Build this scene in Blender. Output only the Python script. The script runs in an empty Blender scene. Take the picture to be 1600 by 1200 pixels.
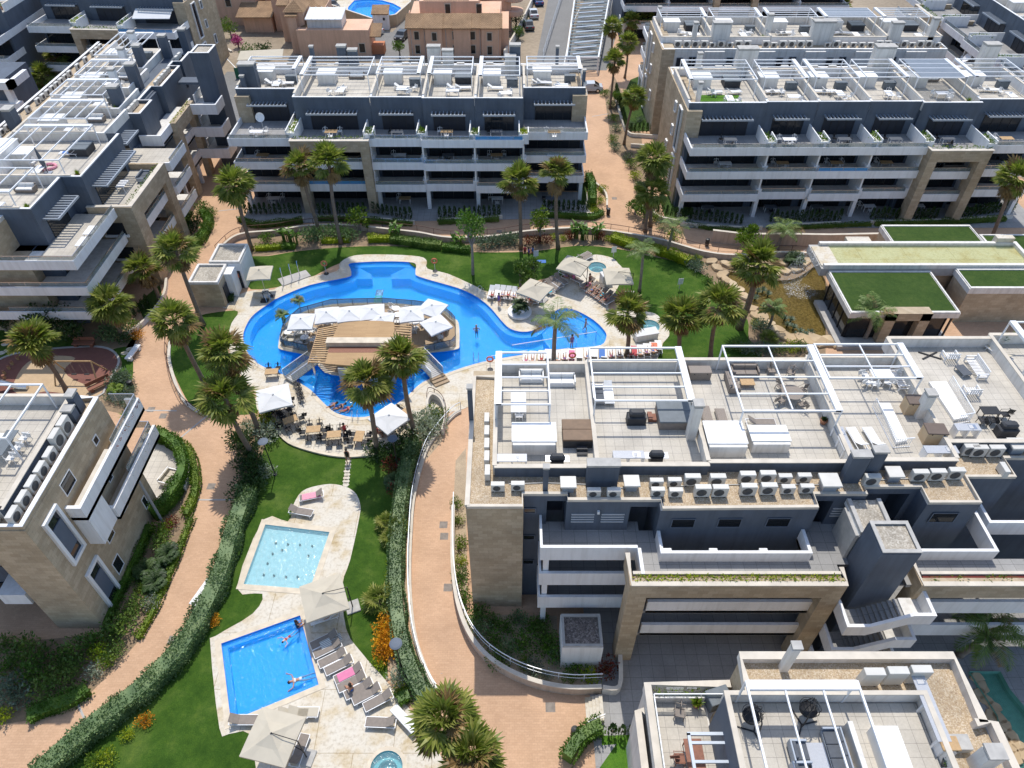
import bpy, math, random
from mathutils import Vector, Matrix
R = math.radians
SC = bpy.context.scene
COL = SC.collection
rnd = random.Random(7)
PI = math.pi
CF = 1115.0; CD = R(44.2); CH = 48.0
cC, cS = math.cos(CD), math.sin(CD)
def W(px, py, z=0.0):
    """world X, Y of the spot at height z that was surveyed at (px, py)"""
    u = (px - 800) / CF; v = -(py - 600) / CF
    t = (z - CH) / (-cS + v * cC)
    return (u * t, (cC + v * cS) * t)
def PX(X, Y, Z=0.0):
    d = Y * cC + (CH - Z) * cS
    return 800 + CF * X / d, 600 - CF * (Y * cS - (CH - Z) * cC) / d
def G(pts, z=0.0): return [W(x, y, z) for x, y in pts]
def ztop(X, Y, py):
    """height at which the vertical line through X, Y reaches image row py"""
    lo, hi = -2, 40
    for _ in range(40):
        m = (lo + hi) / 2
        if PX(X, Y, m)[1] > py: lo = m
        else: hi = m
    return lo
def spline(pts, n=6, closed=True):
    out = []; N = len(pts)
    rng = range(N if closed else N - 1)
    for i in rng:
        p0 = pts[(i - 1) % N] if closed or i > 0 else pts[0]
        p1 = pts[i]; p2 = pts[(i + 1) % N]
        p3 = pts[(i + 2) % N] if closed or i + 2 < N else pts[-1]
        for k in range(n):
            t = k / n
            out.append(tuple(.5 * (2 * p1[a] + (p2[a] - p0[a]) * t + (2 * p0[a] - 5 * p1[a] + 4 * p2[a] - p3[a]) * t * t
                       + (3 * p1[a] - p0[a] - 3 * p2[a] + p3[a]) * t ** 3) for a in (0, 1)))
    if not closed: out.append(tuple(pts[-1]))
    return out
def area(p): return .5 * sum(p[i][0] * p[(i + 1) % len(p)][1] - p[(i + 1) % len(p)][0] * p[i][1] for i in range(len(p)))
def ccw(p): return p if area(p) > 0 else p[::-1]
def offset(p, d):
    """closed polygon moved outwards by d (ccw)"""
    p = ccw(p); out = []; N = len(p)
    for i in range(N):
        a, b, c = Vector(p[i - 1]), Vector(p[i]), Vector(p[(i + 1) % N])
        e1 = (b - a); e2 = (c - b)
        if e1.length < 1e-6: e1 = e2
        if e2.length < 1e-6: e2 = e1
        e1.normalize(); e2.normalize()
        n1 = Vector((e1.y, -e1.x)); n2 = Vector((e2.y, -e2.x))
        m = n1 + n2
        if m.length < 1e-3: m = n1
        m.normalize()
        k = max(.5, m.dot(n1))
        out.append(tuple(b + m * (d / k)))
    return out
def inside(x, y, p):
    r = False; j = len(p) - 1
    for i in range(len(p)):
        if (p[i][1] > y) != (p[j][1] > y) and x < (p[j][0] - p[i][0]) * (y - p[i][1]) / (p[j][1] - p[i][1]) + p[i][0]: r = not r
        j = i
    return r
def along(pts, step):
    """points and headings every step metres along a polyline"""
    out = []; acc = 0
    for i in range(len(pts) - 1):
        a, b = Vector(pts[i]), Vector(pts[i + 1]); L = (b - a).length
        if L < 1e-6: continue
        while acc <= L:
            p = a + (b - a) * (acc / L); out.append((p.x, p.y, math.atan2(b.y - a.y, b.x - a.x))); acc += step
        acc -= L
    return out
class MB:
    def __init__(s): s.v = []; s.f = []; s.m = []; s.x = None
    def add(s, vs, fs, m=0):
        o = len(s.v)
        if s.x is not None: vs = [tuple(s.x @ Vector(v)) for v in vs]
        s.v += vs
        for f in fs: s.f.append(tuple(i + o for i in f)); s.m.append(m)
        return s
    def poly(s, p, m=0): return s.add(list(p), [tuple(range(len(p)))], m)
    def box(s, x0, x1, y0, y1, z0, z1, m=0):
        if x0 > x1: x0, x1 = x1, x0
        if y0 > y1: y0, y1 = y1, y0
        return s.add([(x0, y0, z0), (x1, y0, z0), (x1, y1, z0), (x0, y1, z0), (x0, y0, z1), (x1, y0, z1), (x1, y1, z1), (x0, y1, z1)],
                     [(3, 2, 1, 0), (4, 5, 6, 7), (0, 1, 5, 4), (1, 2, 6, 5), (2, 3, 7, 6), (3, 0, 4, 7)], m)
    def rbox(s, x0, x1, y0, y1, z0, z1, b=.02, m=0):
        """box with bevelled upright edges and top edge"""
        p = [(x0 + b, y0), (x1 - b, y0), (x1, y0 + b), (x1, y1 - b), (x1 - b, y1), (x0 + b, y1), (x0, y1 - b), (x0, y0 + b)]
        q = [(x0 + 2 * b, y0 + b), (x1 - 2 * b, y0 + b), (x1 - b, y0 + 2 * b), (x1 - b, y1 - 2 * b), (x1 - 2 * b, y1 - b), (x0 + 2 * b, y1 - b), (x0 + b, y1 - 2 * b), (x0 + b, y0 + 2 * b)]
        vs = [(a, c, z0) for a, c in p] + [(a, c, z1 - b) for a, c in p] + [(a, c, z1) for a, c in q]
        fs = [tuple(range(7, -1, -1)), tuple(range(16, 24))]
        for r in (0, 8):
            for i in range(8): fs.append((r + i, r + (i + 1) % 8, r + 8 + (i + 1) % 8, r + 8 + i))
        return s.add(vs, fs, m)
    def prism(s, p, z0, z1, m=0, bottom=True):
        p = ccw(p); n = len(p)
        vs = [(a, b, z0) for a, b in p] + [(a, b, z1) for a, b in p]
        fs = [tuple(range(n, 2 * n))] + ([tuple(range(n - 1, -1, -1))] if bottom else [])
        fs += [(i, (i + 1) % n, n + (i + 1) % n, n + i) for i in range(n)]
        return s.add(vs, fs, m)
    def ring(s, p, q, z, m=0):
        """flat band between two polygons with matching points"""
        n = len(p)
        return s.add([(a, b, z) for a, b in p] + [(a, b, z) for a, b in q], [(i, (i + 1) % n, n + (i + 1) % n, n + i) for i in range(n)], m)
    def kerb(s, pts, w, z0, z1, m=0, closed=False):
        """low wall of width w following a polyline"""
        n = len(pts); L = []; Rr = []
        for i in range(n):
            a = Vector(pts[i - 1] if i > 0 or closed else pts[0]); c = Vector(pts[(i + 1) % n] if i < n - 1 or closed else pts[-1])
            d = (c - a)
            if d.length < 1e-9: d = Vector((1, 0))
            d.normalize(); nn = Vector((-d.y, d.x)) * (w / 2); b = Vector(pts[i])
            L.append(b + nn); Rr.append(b - nn)
        vs = []
        for l, r in zip(L, Rr): vs += [(l.x, l.y, z0), (r.x, r.y, z0), (r.x, r.y, z1), (l.x, l.y, z1)]
        fs = []
        for i in range(n if closed else n - 1):
            a, b = 4 * i, 4 * ((i + 1) % n)
            for k in range(4): fs.append((a + k, a + (k + 1) % 4, b + (k + 1) % 4, b + k))
        if not closed: fs += [(3, 2, 1, 0), (4 * n - 4, 4 * n - 3, 4 * n - 2, 4 * n - 1)]
        return s.add(vs, fs, m)
    def beam(s, p, q, w, h, m=0):
        p, q = Vector(p), Vector(q); d = q - p
        if d.length < 1e-6: return s
        d.normalize(); up = Vector((0, 0, 1)) if abs(d.z) < .95 else Vector((0, 1, 0))
        a = d.cross(up).normalized() * (w / 2); b = a.cross(d).normalized() * (h / 2)
        vs = [tuple(e + i * a + j * b) for e in (p, q) for i, j in ((-1, -1), (1, -1), (1, 1), (-1, 1))]
        return s.add(vs, [(3, 2, 1, 0), (4, 5, 6, 7), (0, 1, 5, 4), (1, 2, 6, 5), (2, 3, 7, 6), (3, 0, 4, 7)], m)
    def tube(s, pts, r, n=6, m=0, cap=True):
        pts = [Vector(p) for p in pts]; N = len(pts)
        rr = r if isinstance(r, (list, tuple)) else [r] * N
        vs = []; ref = None
        for i, p in enumerate(pts):
            d = (pts[min(i + 1, N - 1)] - pts[max(i - 1, 0)])
            if d.length < 1e-9: d = Vector((0, 0, 1))
            d.normalize()
            if ref is None: ref = Vector((1, 0, 0)) if abs(d.x) < .9 else Vector((0, 1, 0))
            a = (ref - d * ref.dot(d)).normalized(); b = d.cross(a); ref = a
            vs += [tuple(p + (a * math.cos(2 * PI * k / n) + b * math.sin(2 * PI * k / n)) * rr[i]) for k in range(n)]
        fs = [(i * n + k, i * n + (k + 1) % n, (i + 1) * n + (k + 1) % n, (i + 1) * n + k) for i in range(N - 1) for k in range(n)]
        if cap: fs += [tuple(range(n - 1, -1, -1)), tuple(range((N - 1) * n, N * n))]
        return s.add(vs, fs, m)
    def lathe(s, prof, n=16, m=0, c=(0, 0)):
        vs = []; N = len(prof)
        for r, z in prof: vs += [(c[0] + r * math.cos(2 * PI * k / n), c[1] + r * math.sin(2 * PI * k / n), z) for k in range(n)]
        fs = [(i * n + k, i * n + (k + 1) % n, (i + 1) * n + (k + 1) % n, (i + 1) * n + k) for i in range(N - 1) for k in range(n)]
        if prof[-1][0] > 1e-4: fs.append(tuple(range((N - 1) * n, N * n)))
        if prof[0][0] > 1e-4: fs.append(tuple(range(n - 1, -1, -1)))
        return s.add(vs, fs, m)
    def leaf(s, p, d, nrm, L, w, m=0):
        """one pointed leaf from p along d"""
        side = d.cross(nrm)
        if side.length < 1e-5: side = d.orthogonal()
        side.normalize(); side *= w / 2
        mid = p + d * (L * .45); tip = p + d * L
        return s.add([tuple(p), tuple(mid - side), tuple(tip), tuple(mid + side)], [(0, 1, 2, 3)], m)
    def clump(s, c, rad, n, size, rg=rnd, m=0, up=.3, shell=.55, floor=None):
        """n leaves filling an ellipsoid"""
        c = Vector(c)
        for _ in range(n):
            while True:
                d = Vector((rg.uniform(-1, 1), rg.uniform(-1, 1), rg.uniform(-1, 1)))
                if .05 < d.length < 1: break
            d.normalize(); k = shell + (1 - shell) * rg.random() ** .6
            k *= .82 + .3 * math.sin(5 * d.x + 3 * d.z + 9 * c.x) * math.sin(4 * d.y - 2 * d.z + 7 * c.y) + .1 * rg.random()
            p = c + Vector((d.x * rad[0] * k, d.y * rad[1] * k, d.z * rad[2] * k))
            if floor is not None and p.z < floor: p.z = floor + rg.random() * .05
            q = (d + Vector((rg.uniform(-1, 1), rg.uniform(-1, 1), rg.uniform(-.6, 1) + up)) * .9).normalized()
            nr = Vector((rg.uniform(-1, 1), rg.uniform(-1, 1), rg.uniform(0, 1.4))).normalized()
            L = size * rg.uniform(.6, 1.3)
            s.leaf(p, q, nr, L, L * .55, m)
        return s
    def build(s, name, mats, parent=None, loc=None, smooth=False):
        me = bpy.data.meshes.new(name)
        vs = s.v
        if loc is not None: vs = [(a - loc[0], b - loc[1], c - loc[2]) for a, b, c in vs]
        me.from_pydata(vs, [], s.f)
        if not isinstance(mats, (list, tuple)): mats = [mats]
        for m in mats: me.materials.append(m)
        if len(mats) > 1: me.polygons.foreach_set('material_index', s.m)
        if smooth: me.polygons.foreach_set('use_smooth', [True] * len(s.f))
        me.update()
        o = bpy.data.objects.new(name, me); COL.objects.link(o)
        if parent is not None: o.parent = parent
        elif loc is not None: o.location = loc
        return o
LAB = []          # things whose shared base label gets its place in the row at the end
def tag(o, label, cat, group=None):
    o['label'] = label; o['category'] = cat
    if group: o['group'] = group
    LAB.append(o)
    return o
def thing(name, label, cat, loc=(0, 0, 0), rz=0.0, group=None):
    o = bpy.data.objects.new(name, None); COL.objects.link(o)
    o.empty_display_size = .2
    o.location = loc; o.rotation_euler = (0, 0, rz)
    return tag(o, label, cat, group)
def struct(o, kind='structure'): o['kind'] = kind; return o
KIDS = {}
def kids(o):
    return [c for c in o.children]
def dup(src, loc, rz=0.0, label=None, cat=None, group=None, scale=None):
    def cp(o, par):
        c = o.copy(); COL.objects.link(c)
        if par is not None: c.parent = par
        for ch in o.children: cp(ch, c)
        return c
    r = cp(src, None); r.location = loc; r.rotation_euler = (0, 0, rz)
    if scale: r.scale = scale if isinstance(scale, (tuple, list)) else (scale,) * 3
    tag(r, label or src['label'], cat or src['category'], group or src.get('group'))
    return r
PROTO = []
class Maker:
    """first use moves the first built thing itself, later uses copy it"""
    def __init__(s, fn): s.fn = fn; s.src = {}
    def __call__(s, key, loc, rz=0, label=None, cat=None, group=None, scale=None):
        if key not in s.src:
            o = s.fn(key); s.src[key] = o
            o.location = loc; o.rotation_euler = (0, 0, rz)
            if scale: o.scale = scale if isinstance(scale, (tuple, list)) else (scale,) * 3
            tag(o, label, cat, group)
            return o
        return dup(s.src[key], loc, rz, label, cat, group, scale or 1.0)
def empty(name):
    o = bpy.data.objects.new(name, None); COL.objects.link(o); o.empty_display_size = .2
    return o
def part(name, mb, mats, parent, label=None, smooth=False, loc=None):
    o = mb.build(name, mats, parent, loc, smooth)
    if label: o['label'] = label
    return o
M = {}
def new(name):
    m = bpy.data.materials.new(name); m.use_nodes = True
    nt = m.node_tree; b = nt.nodes['Principled BSDF']
    M[name] = m
    return m, nt, b
def N(nt, t, **k):
    n = nt.nodes.new(t)
    for a, v in k.items():
        if a in n.inputs: n.inputs[a].default_value = v
        else: setattr(n, a, v)
    return n
def rgba(c): return (c[0], c[1], c[2], 1)
def pos(nt, obj=False):
    if obj: return N(nt, 'ShaderNodeTexCoord').outputs['Object']
    return N(nt, 'ShaderNodeNewGeometry').outputs['Position']
def noise(nt, vec, scale, detail=3, rough=.55):
    n = N(nt, 'ShaderNodeTexNoise', Scale=scale, Detail=detail, Roughness=rough)
    nt.links.new(vec, n.inputs['Vector']); return n.outputs['Fac']
def ramp(nt, fac, stops):
    r = N(nt, 'ShaderNodeValToRGB'); e = r.color_ramp.elements
    while len(e) < len(stops): e.new(.5)
    for i, (p, c) in enumerate(stops): e[i].position = p; e[i].color = rgba(c)
    nt.links.new(fac, r.inputs['Fac']); return r.outputs['Color']
def mix(nt, fac, a, b, mode='MIX'):
    n = N(nt, 'ShaderNodeMix', data_type='RGBA', blend_type=mode)
    L = nt.links
    for s, v in ((n.inputs[0], fac), (n.inputs[6], a), (n.inputs[7], b)):
        if hasattr(v, 'is_output'): L.new(v, s)
        elif isinstance(v, (tuple, list)): s.default_value = rgba(v)
        else: s.default_value = v
    return n.outputs[2]
def bump(nt, b, h, strength=.3, dist=.02):
    n = N(nt, 'ShaderNodeBump', Strength=strength, Distance=dist)
    nt.links.new(h, n.inputs['Height']); nt.links.new(n.outputs['Normal'], b.inputs['Normal'])
def mul(c, k): return tuple(min(1, x * k) for x in c)
def mat(name, col, rough=.7, var=.12, scale=2.0, metal=0.0, spec=.4, bmp=0, bscale=40, col2=None, obj=False, fine=.0, streak=0):
    m, nt, b = new(name)
    p = pos(nt, obj)
    f = noise(nt, p, scale, 4)
    c = ramp(nt, f, [(.3, mul(col, 1 - var)), (.7, col2 or mul(col, 1 + var))])
    if fine:
        g = noise(nt, p, scale * 14, 2)
        c = mix(nt, fine, c, ramp(nt, g, [(.35, mul(col, .6)), (.65, mul(col, 1.35))]))
    if streak:
        mp = N(nt, 'ShaderNodeMapping'); mp.inputs['Scale'].default_value = (2.6, 2.6, .22); nt.links.new(p, mp.inputs['Vector'])
        c = mix(nt, 1.0, c, ramp(nt, noise(nt, mp.outputs[0], 1.0, 5, .65), [(.3, (1 - streak, 1 - streak * 1.05, 1 - streak * 1.15)), (.55, (1, 1, 1))]), 'MULTIPLY')
    nt.links.new(c, b.inputs['Base Color'])
    b.inputs['Roughness'].default_value = rough; b.inputs['Metallic'].default_value = metal
    b.inputs['Specular IOR Level'].default_value = spec
    if bmp: bump(nt, b, noise(nt, p, bscale, 3), bmp, .02)
    return m
def wallvec(nt):
    """brick coordinates for upright walls: run along the wall, rise with height"""
    p = pos(nt); s = N(nt, 'ShaderNodeSeparateXYZ'); nt.links.new(p, s.inputs[0])
    a = N(nt, 'ShaderNodeMath', operation='ADD'); nt.links.new(s.outputs[0], a.inputs[0]); nt.links.new(s.outputs[1], a.inputs[1])
    c = N(nt, 'ShaderNodeCombineXYZ'); nt.links.new(a.outputs[0], c.inputs[0]); nt.links.new(s.outputs[2], c.inputs[1])
    return c.outputs[0]
def brickmat(name, c1, c2, mortar, bw, bh, ms=.01, vec='flat', rough=.8, stain=.25, rot=0, sscale=.4, off=.5):
    m, nt, b = new(name)
    v = wallvec(nt) if vec == 'wall' else pos(nt)
    if rot:
        mp = N(nt, 'ShaderNodeMapping'); mp.inputs['Rotation'].default_value = (0, 0, rot); nt.links.new(v, mp.inputs['Vector']); v = mp.outputs[0]
    t = N(nt, 'ShaderNodeTexBrick', Scale=1.0, offset=off)
    t.inputs['Color1'].default_value = rgba(c1); t.inputs['Color2'].default_value = rgba(c2); t.inputs['Mortar'].default_value = rgba(mortar)
    t.inputs['Mortar Size'].default_value = ms; t.inputs['Brick Width'].default_value = bw; t.inputs['Row Height'].default_value = bh
    t.inputs['Bias'].default_value = 0
    nt.links.new(v, t.inputs['Vector'])
    p = pos(nt)
    f = noise(nt, p, sscale, 5)
    c = mix(nt, 1.0, t.outputs['Color'], ramp(nt, f, [(.3, (1 - stain,) * 3), (.7, (1 + stain * .3,) * 3)]), 'MULTIPLY')
    g = noise(nt, p, 9, 3)
    c = mix(nt, .5, c, ramp(nt, g, [(.3, (.75, .74, .72)), (.7, (1, 1, 1))]), 'MULTIPLY')
    nt.links.new(c, b.inputs['Base Color']); b.inputs['Roughness'].default_value = rough; b.inputs['Specular IOR Level'].default_value = .3
    bump(nt, b, t.outputs['Fac'], -.35, .01)
    return m
def leafmat(name, a, b_, c_, clump=.8, trans=.25, rough=.5):
    """leaf colours: varies leaf to leaf and clump to clump"""
    m, nt, b = new(name)
    g = N(nt, 'ShaderNodeNewGeometry'); L = nt.links
    f = noise(nt, g.outputs['Position'], clump, 3)
    ad = N(nt, 'ShaderNodeMath', operation='MULTIPLY_ADD'); L.new(g.outputs['Random Per Island'], ad.inputs[0]); ad.inputs[1].default_value = .55
    sb = N(nt, 'ShaderNodeMath', operation='MULTIPLY_ADD'); L.new(f, sb.inputs[0]); sb.inputs[1].default_value = 1.3; sb.inputs[2].default_value = -.42
    L.new(sb.outputs[0], ad.inputs[2])
    col = ramp(nt, ad.outputs[0], [(.1, a), (.5, b_), (.9, c_)])
    L.new(col, b.inputs['Base Color']); b.inputs['Roughness'].default_value = rough; b.inputs['Specular IOR Level'].default_value = .35
    tr = N(nt, 'ShaderNodeBsdfTranslucent'); L.new(mix(nt, 1.0, col, (1.0, 1.15, .5), 'MULTIPLY'), tr.inputs['Color'])
    ms = N(nt, 'ShaderNodeMixShader'); ms.inputs[0].default_value = trans
    L.new(b.outputs[0], ms.inputs[1]); L.new(tr.outputs[0], ms.inputs[2])
    L.new(ms.outputs[0], nt.nodes['Material Output'].inputs['Surface'])
    return m
def watermat(name, tint, body, clear, wave=3.0, strength=.5):
    m, nt, b = new(name); L = nt.links
    p = pos(nt)
    w1 = N(nt, 'ShaderNodeTexNoise', Scale=wave, Detail=2.0, Roughness=.5, Distortion=.6); L.new(p, w1.inputs['Vector'])
    w2 = N(nt, 'ShaderNodeTexVoronoi', Scale=wave * .8, feature='SMOOTH_F1'); L.new(p, w2.inputs['Vector'])
    h = N(nt, 'ShaderNodeMath', operation='ADD'); L.new(w1.outputs['Fac'], h.inputs[0]); L.new(w2.outputs['Distance'], h.inputs[1])
    b.inputs['Base Color'].default_value = rgba(body); b.inputs['Roughness'].default_value = .07; b.inputs['IOR'].default_value = 1.33
    bump(nt, b, h.outputs[0], strength, .12)
    t = N(nt, 'ShaderNodeBsdfTransparent'); t.inputs['Color'].default_value = rgba(tint)
    ms = N(nt, 'ShaderNodeMixShader'); ms.inputs[0].default_value = 1 - clear
    L.new(t.outputs[0], ms.inputs[1]); L.new(b.outputs[0], ms.inputs[2])
    L.new(ms.outputs[0], nt.nodes['Material Output'].inputs['Surface'])
    return m
def glassmat(name, tint, clear, rough=.03):
    m, nt, b = new(name); L = nt.links
    b.inputs['Base Color'].default_value = rgba(tint); b.inputs['Roughness'].default_value = rough
    t = N(nt, 'ShaderNodeBsdfTransparent'); t.inputs['Color'].default_value = rgba(tuple(min(1, .75 + x * .25) for x in tint))
    ms = N(nt, 'ShaderNodeMixShader'); ms.inputs[0].default_value = 1 - clear
    L.new(t.outputs[0], ms.inputs[1]); L.new(b.outputs[0], ms.inputs[2])
    L.new(ms.outputs[0], nt.nodes['Material Output'].inputs['Surface'])
    return m
def gravelmat(name, cols, scale=14):
    m, nt, b = new(name)
    p = pos(nt)
    v = N(nt, 'ShaderNodeTexVoronoi', Scale=scale); nt.links.new(p, v.inputs['Vector'])
    s = N(nt, 'ShaderNodeSeparateColor'); nt.links.new(v.outputs['Color'], s.inputs[0])
    c = ramp(nt, s.outputs[0], [(i / max(1, len(cols) - 1), q) for i, q in enumerate(cols)])
    f = noise(nt, p, .7, 4)
    c = mix(nt, 1.0, c, ramp(nt, f, [(.3, (.75, .75, .75)), (.7, (1.05, 1.05, 1.05))]), 'MULTIPLY')
    nt.links.new(c, b.inputs['Base Color']); b.inputs['Roughness'].default_value = .9
    bump(nt, b, v.outputs['Distance'], -.8, .04)
    return m
brickmat('paving', (.63, .405, .255), (.57, .36, .222), (.50, .315, .195), .32, .16, .007, rough=.85, stain=.16, sscale=.3)
brickmat('stone', (.55, .445, .31), (.44, .345, .23), (.35, .27, .19), .62, .32, .006, 'wall', stain=.2, sscale=.5)
brickmat('pale_stone', (.50, .40, .28), (.40, .31, .21), (.3, .24, .17), .9, .4, .006, 'wall', stain=.25)
brickmat('roof_tiles', (.59, .545, .465), (.555, .51, .435), (.34, .31, .27), .62, .62, .012, off=0, stain=.22)
brickmat('grey_tiles', (.36, .355, .345), (.33, .325, .315), (.17, .17, .17), .8, .8, .012, off=0, stain=.2)
brickmat('terracotta', (.52, .33, .18), (.40, .25, .135), (.24, .15, .085), .3, .26, .05, rough=.85, stain=.35, off=.5)
brickmat('deck_boards', (.50, .33, .17), (.45, .29, .15), (.25, .16, .09), 2.6, .15, .006, stain=.15)
brickmat('brown_tiles', (.46, .34, .22), (.42, .31, .2), (.3, .22, .15), .6, .6, .01, off=0, stain=.2)
m, nt, b = new('travertine'); p = pos(nt)
c = ramp(nt, noise(nt, p, .55, 6, .62), [(.28, (.44, .34, .19)), (.40, (.55, .47, .34)), (.50, (.60, .55, .46)), (.75, (.63, .60, .53))])
c = mix(nt, .6, c, ramp(nt, noise(nt, p, 4.5, 5, .7), [(.32, (.62, .55, .44)), (.5, (1, .98, .95)), (.7, (1.08, 1.08, 1.06))]), 'MULTIPLY')
t = N(nt, 'ShaderNodeTexBrick', Scale=1.0); t.inputs['Brick Width'].default_value = 5.0; t.inputs['Row Height'].default_value = 4.0; t.inputs['Mortar Size'].default_value = .02
t.inputs['Color1'].default_value = t.inputs['Color2'].default_value = (1, 1, 1, 1); t.inputs['Mortar'].default_value = (.6, .53, .42, 1); nt.links.new(p, t.inputs['Vector'])
c = mix(nt, 1.0, c, t.outputs['Color'], 'MULTIPLY')
nt.links.new(c, b.inputs['Base Color']); b.inputs['Roughness'].default_value = .8; bump(nt, b, noise(nt, p, 8, 4), .25, .02)
mat('coping', (.60, .52, .40), .7, .15, 1.5, bmp=.1)
def lawnmat(name, a, b_, c_):
    m, nt, b = new(name); p = pos(nt)
    c = ramp(nt, noise(nt, p, .35, 5, .6), [(.3, a), (.5, b_), (.72, c_)])
    c = mix(nt, .6, c, ramp(nt, noise(nt, p, 2.2, 4, .7), [(.35, (.7, .78, .7)), (.5, (1, 1, 1)), (.68, (1.45, 1.25, 1.1))]), 'MULTIPLY')
    c = mix(nt, .75, c, ramp(nt, noise(nt, p, 26, 3, .7), [(.28, (.45, .5, .4)), (.5, (1, 1, 1)), (.75, (1.6, 1.5, 1.2))]), 'MULTIPLY')
    nt.links.new(c, b.inputs['Base Color']); b.inputs['Roughness'].default_value = .9; b.inputs['Specular IOR Level'].default_value = .15
    bump(nt, b, noise(nt, p, 45, 3, .7), .9, .05)
lawnmat('lawn', (.028, .072, .008), (.050, .108, .013), (.10, .155, .03))
lawnmat('turf', (.036, .072, .015), (.045, .085, .018), (.058, .096, .023))
lawnmat('bright_turf', (.06, .15, .015), (.08, .19, .02), (.1, .22, .03))
mat('soil', (.26, .185, .115), .95, .3, 1.2, bmp=.5, bscale=20, fine=.4)
mat('sand_soil', (.40, .31, .21), .95, .25, 1.0, bmp=.4, bscale=20, fine=.4)
mat('earth', (.30, .24, .17), .95, .25, .1, bmp=.2, fine=.3)
mat('asphalt', (.20, .195, .185), .9, .12, .25, bmp=.3, bscale=60, fine=.25)
mat('line_paint', (.72, .72, .70), .7, .15, 3)
mat('concrete', (.42, .40, .37), .85, .15, 1.0, bmp=.15)
mat('white', (.80, .795, .785), .6, .04, .6, streak=.13)
mat('warm_white', (.70, .675, .63), .7, .08, .8, streak=.2)
mat('pink_wall', (.50, .41, .33), .8, .08, .6, streak=.25)
mat('beige_cap', (.58, .52, .43), .75, .12, 1.2)
mat('grey_cap', (.42, .405, .375), .85, .15, 2)
mat('navy', (.088, .110, .145), .65, .12, .5, streak=.2)
mat('navy_light', (.105, .13, .17), .65, .1, .5)
mat('shutter', (.016, .02, .03), .5, .1, 2)
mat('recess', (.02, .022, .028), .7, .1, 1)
mat('white_metal', (.78, .79, .80), .35, .03, 2, spec=.5)
mat('grey_metal', (.33, .37, .42), .4, .05, 2, metal=.3)
mat('steel', (.55, .57, .6), .25, .04, 3, metal=.9)
mat('black_metal', (.02, .02, .022), .5, .1, 3)
mat('rust_metal', (.10, .05, .035), .7, .2, 4)
mat('ac_case', (.58, .56, .51), .5, .06, 1.5)
mat('ac_grille', (.09, .09, .09), .5, .1, 6)
mat('canvas_white', (.64, .64, .635), .8, .03, 1.2)
mat('canvas_beige', (.50, .45, .355), .85, .05, 1.2)
mat('sling_taupe', (.24, .205, .175), .85, .1, 5)
mat('sling_white', (.74, .73, .70), .8, .05, 5)
mat('wicker', (.26, .22, .185), .8, .25, 30, bmp=.5, bscale=60)
mat('wicker_dark', (.045, .04, .038), .8, .25, 30, bmp=.5, bscale=60)
mat('wood', (.38, .24, .14), .7, .22, 6, fine=.3)
mat('red_wood', (.24, .10, .06), .65, .25, 8, fine=.3)
mat('teak', (.46, .30, .15), .7, .2, 6, fine=.3)
mat('grey_cushion', (.10, .11, .125), .9, .1, 6)
mat('black_cover', (.035, .037, .042), .6, .2, 3, bmp=.4, bscale=6)
mat('grey_cover', (.13, .15, .165), .6, .12, 2, bmp=.2, bscale=6)
mat('brown_cover', (.17, .105, .06), .6, .15, 2, bmp=.2, bscale=5)
mat('tan_plastic', (.52, .38, .23), .6, .08, 2)
mat('brown_plastic', (.13, .095, .075), .6, .08, 2)
mat('white_cover', (.80, .79, .76), .75, .05, 2)
mat('marble', (.44, .45, .47), .3, .1, 12, fine=.3)
mat('red_rubber', (.20, .085, .065), .9, .12, 1.5, fine=.3)
mat('tan_rubber', (.50, .36, .22), .9, .1, 1.5, fine=.3)
mat('pool_blue', (.012, .39, .88), .45, .10, 9)
mat('pool_shelf', (.05, .33, .84), .45, .08, 8)
mat('pool_aqua', (.42, .62, .66), .5, .12, 3)
mat('pool_green', (.16, .40, .33), .6, .15, 2)
mat('pool_brown', (.17, .135, .11), .6, .1, 4)
mat('logo_green', (.05, .48, .17), .5, .05, 4)
mat('spa_floor', (.12, .46, .50), .5, .1, 4)
gravelmat('pebbles', [(.52, .40, .26), (.40, .29, .17), (.62, .52, .38), (.33, .23, .14)], 17)
gravelmat('grey_pebbles', [(.48, .43, .35), (.32, .28, .22), (.6, .55, .46)], 11)
gravelmat('shaded_pebbles', [(.20, .17, .15), (.10, .085, .08), (.33, .29, .26)], 11)  # gravel tones darkened: the shadow on the hut roof is put into the colour
gravelmat('pond_bed', [(.26, .20, .09), (.16, .125, .06), (.36, .29, .15), (.21, .175, .085)], 6)
gravelmat('boulder', [(.52, .38, .22), (.44, .32, .19), (.6, .47, .3)], .8)
watermat('water', (.84, .97, 1.0), (.012, .38, .88), .66, 4.5, .6)
watermat('water_aqua', (.88, .97, .98), (.34, .58, .62), .7, 4, .5)
watermat('water_pond', (.86, .8, .6), (.10, .075, .02), .72, 3, .5)
watermat('water_green', (.85, .95, .88), (.2, .42, .33), .75, 3, .3)
watermat('water_channel', (.93, .95, .78), (.42, .46, .22), .8, 5, .6)
m, nt, b = new('foam'); p = pos(nt)
t = N(nt, 'ShaderNodeBsdfTransparent'); ms = N(nt, 'ShaderNodeMixShader')
nt.links.new(ramp(nt, noise(nt, p, 7, 4, .7), [(.5, (0, 0, 0)), (.74, (.85, .85, .85))]), ms.inputs[0])
nt.links.new(t.outputs[0], ms.inputs[1]); nt.links.new(b.outputs[0], ms.inputs[2]); nt.links.new(ms.outputs[0], nt.nodes['Material Output'].inputs['Surface'])
b.inputs['Base Color'].default_value = (.85, .87, .88, 1)
glassmat('window', (.015, .018, .022), .0, .05)
glassmat('rail_glass', (.30, .36, .36), .62)
glassmat('blue_glass', (.10, .34, .62), .30)
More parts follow.
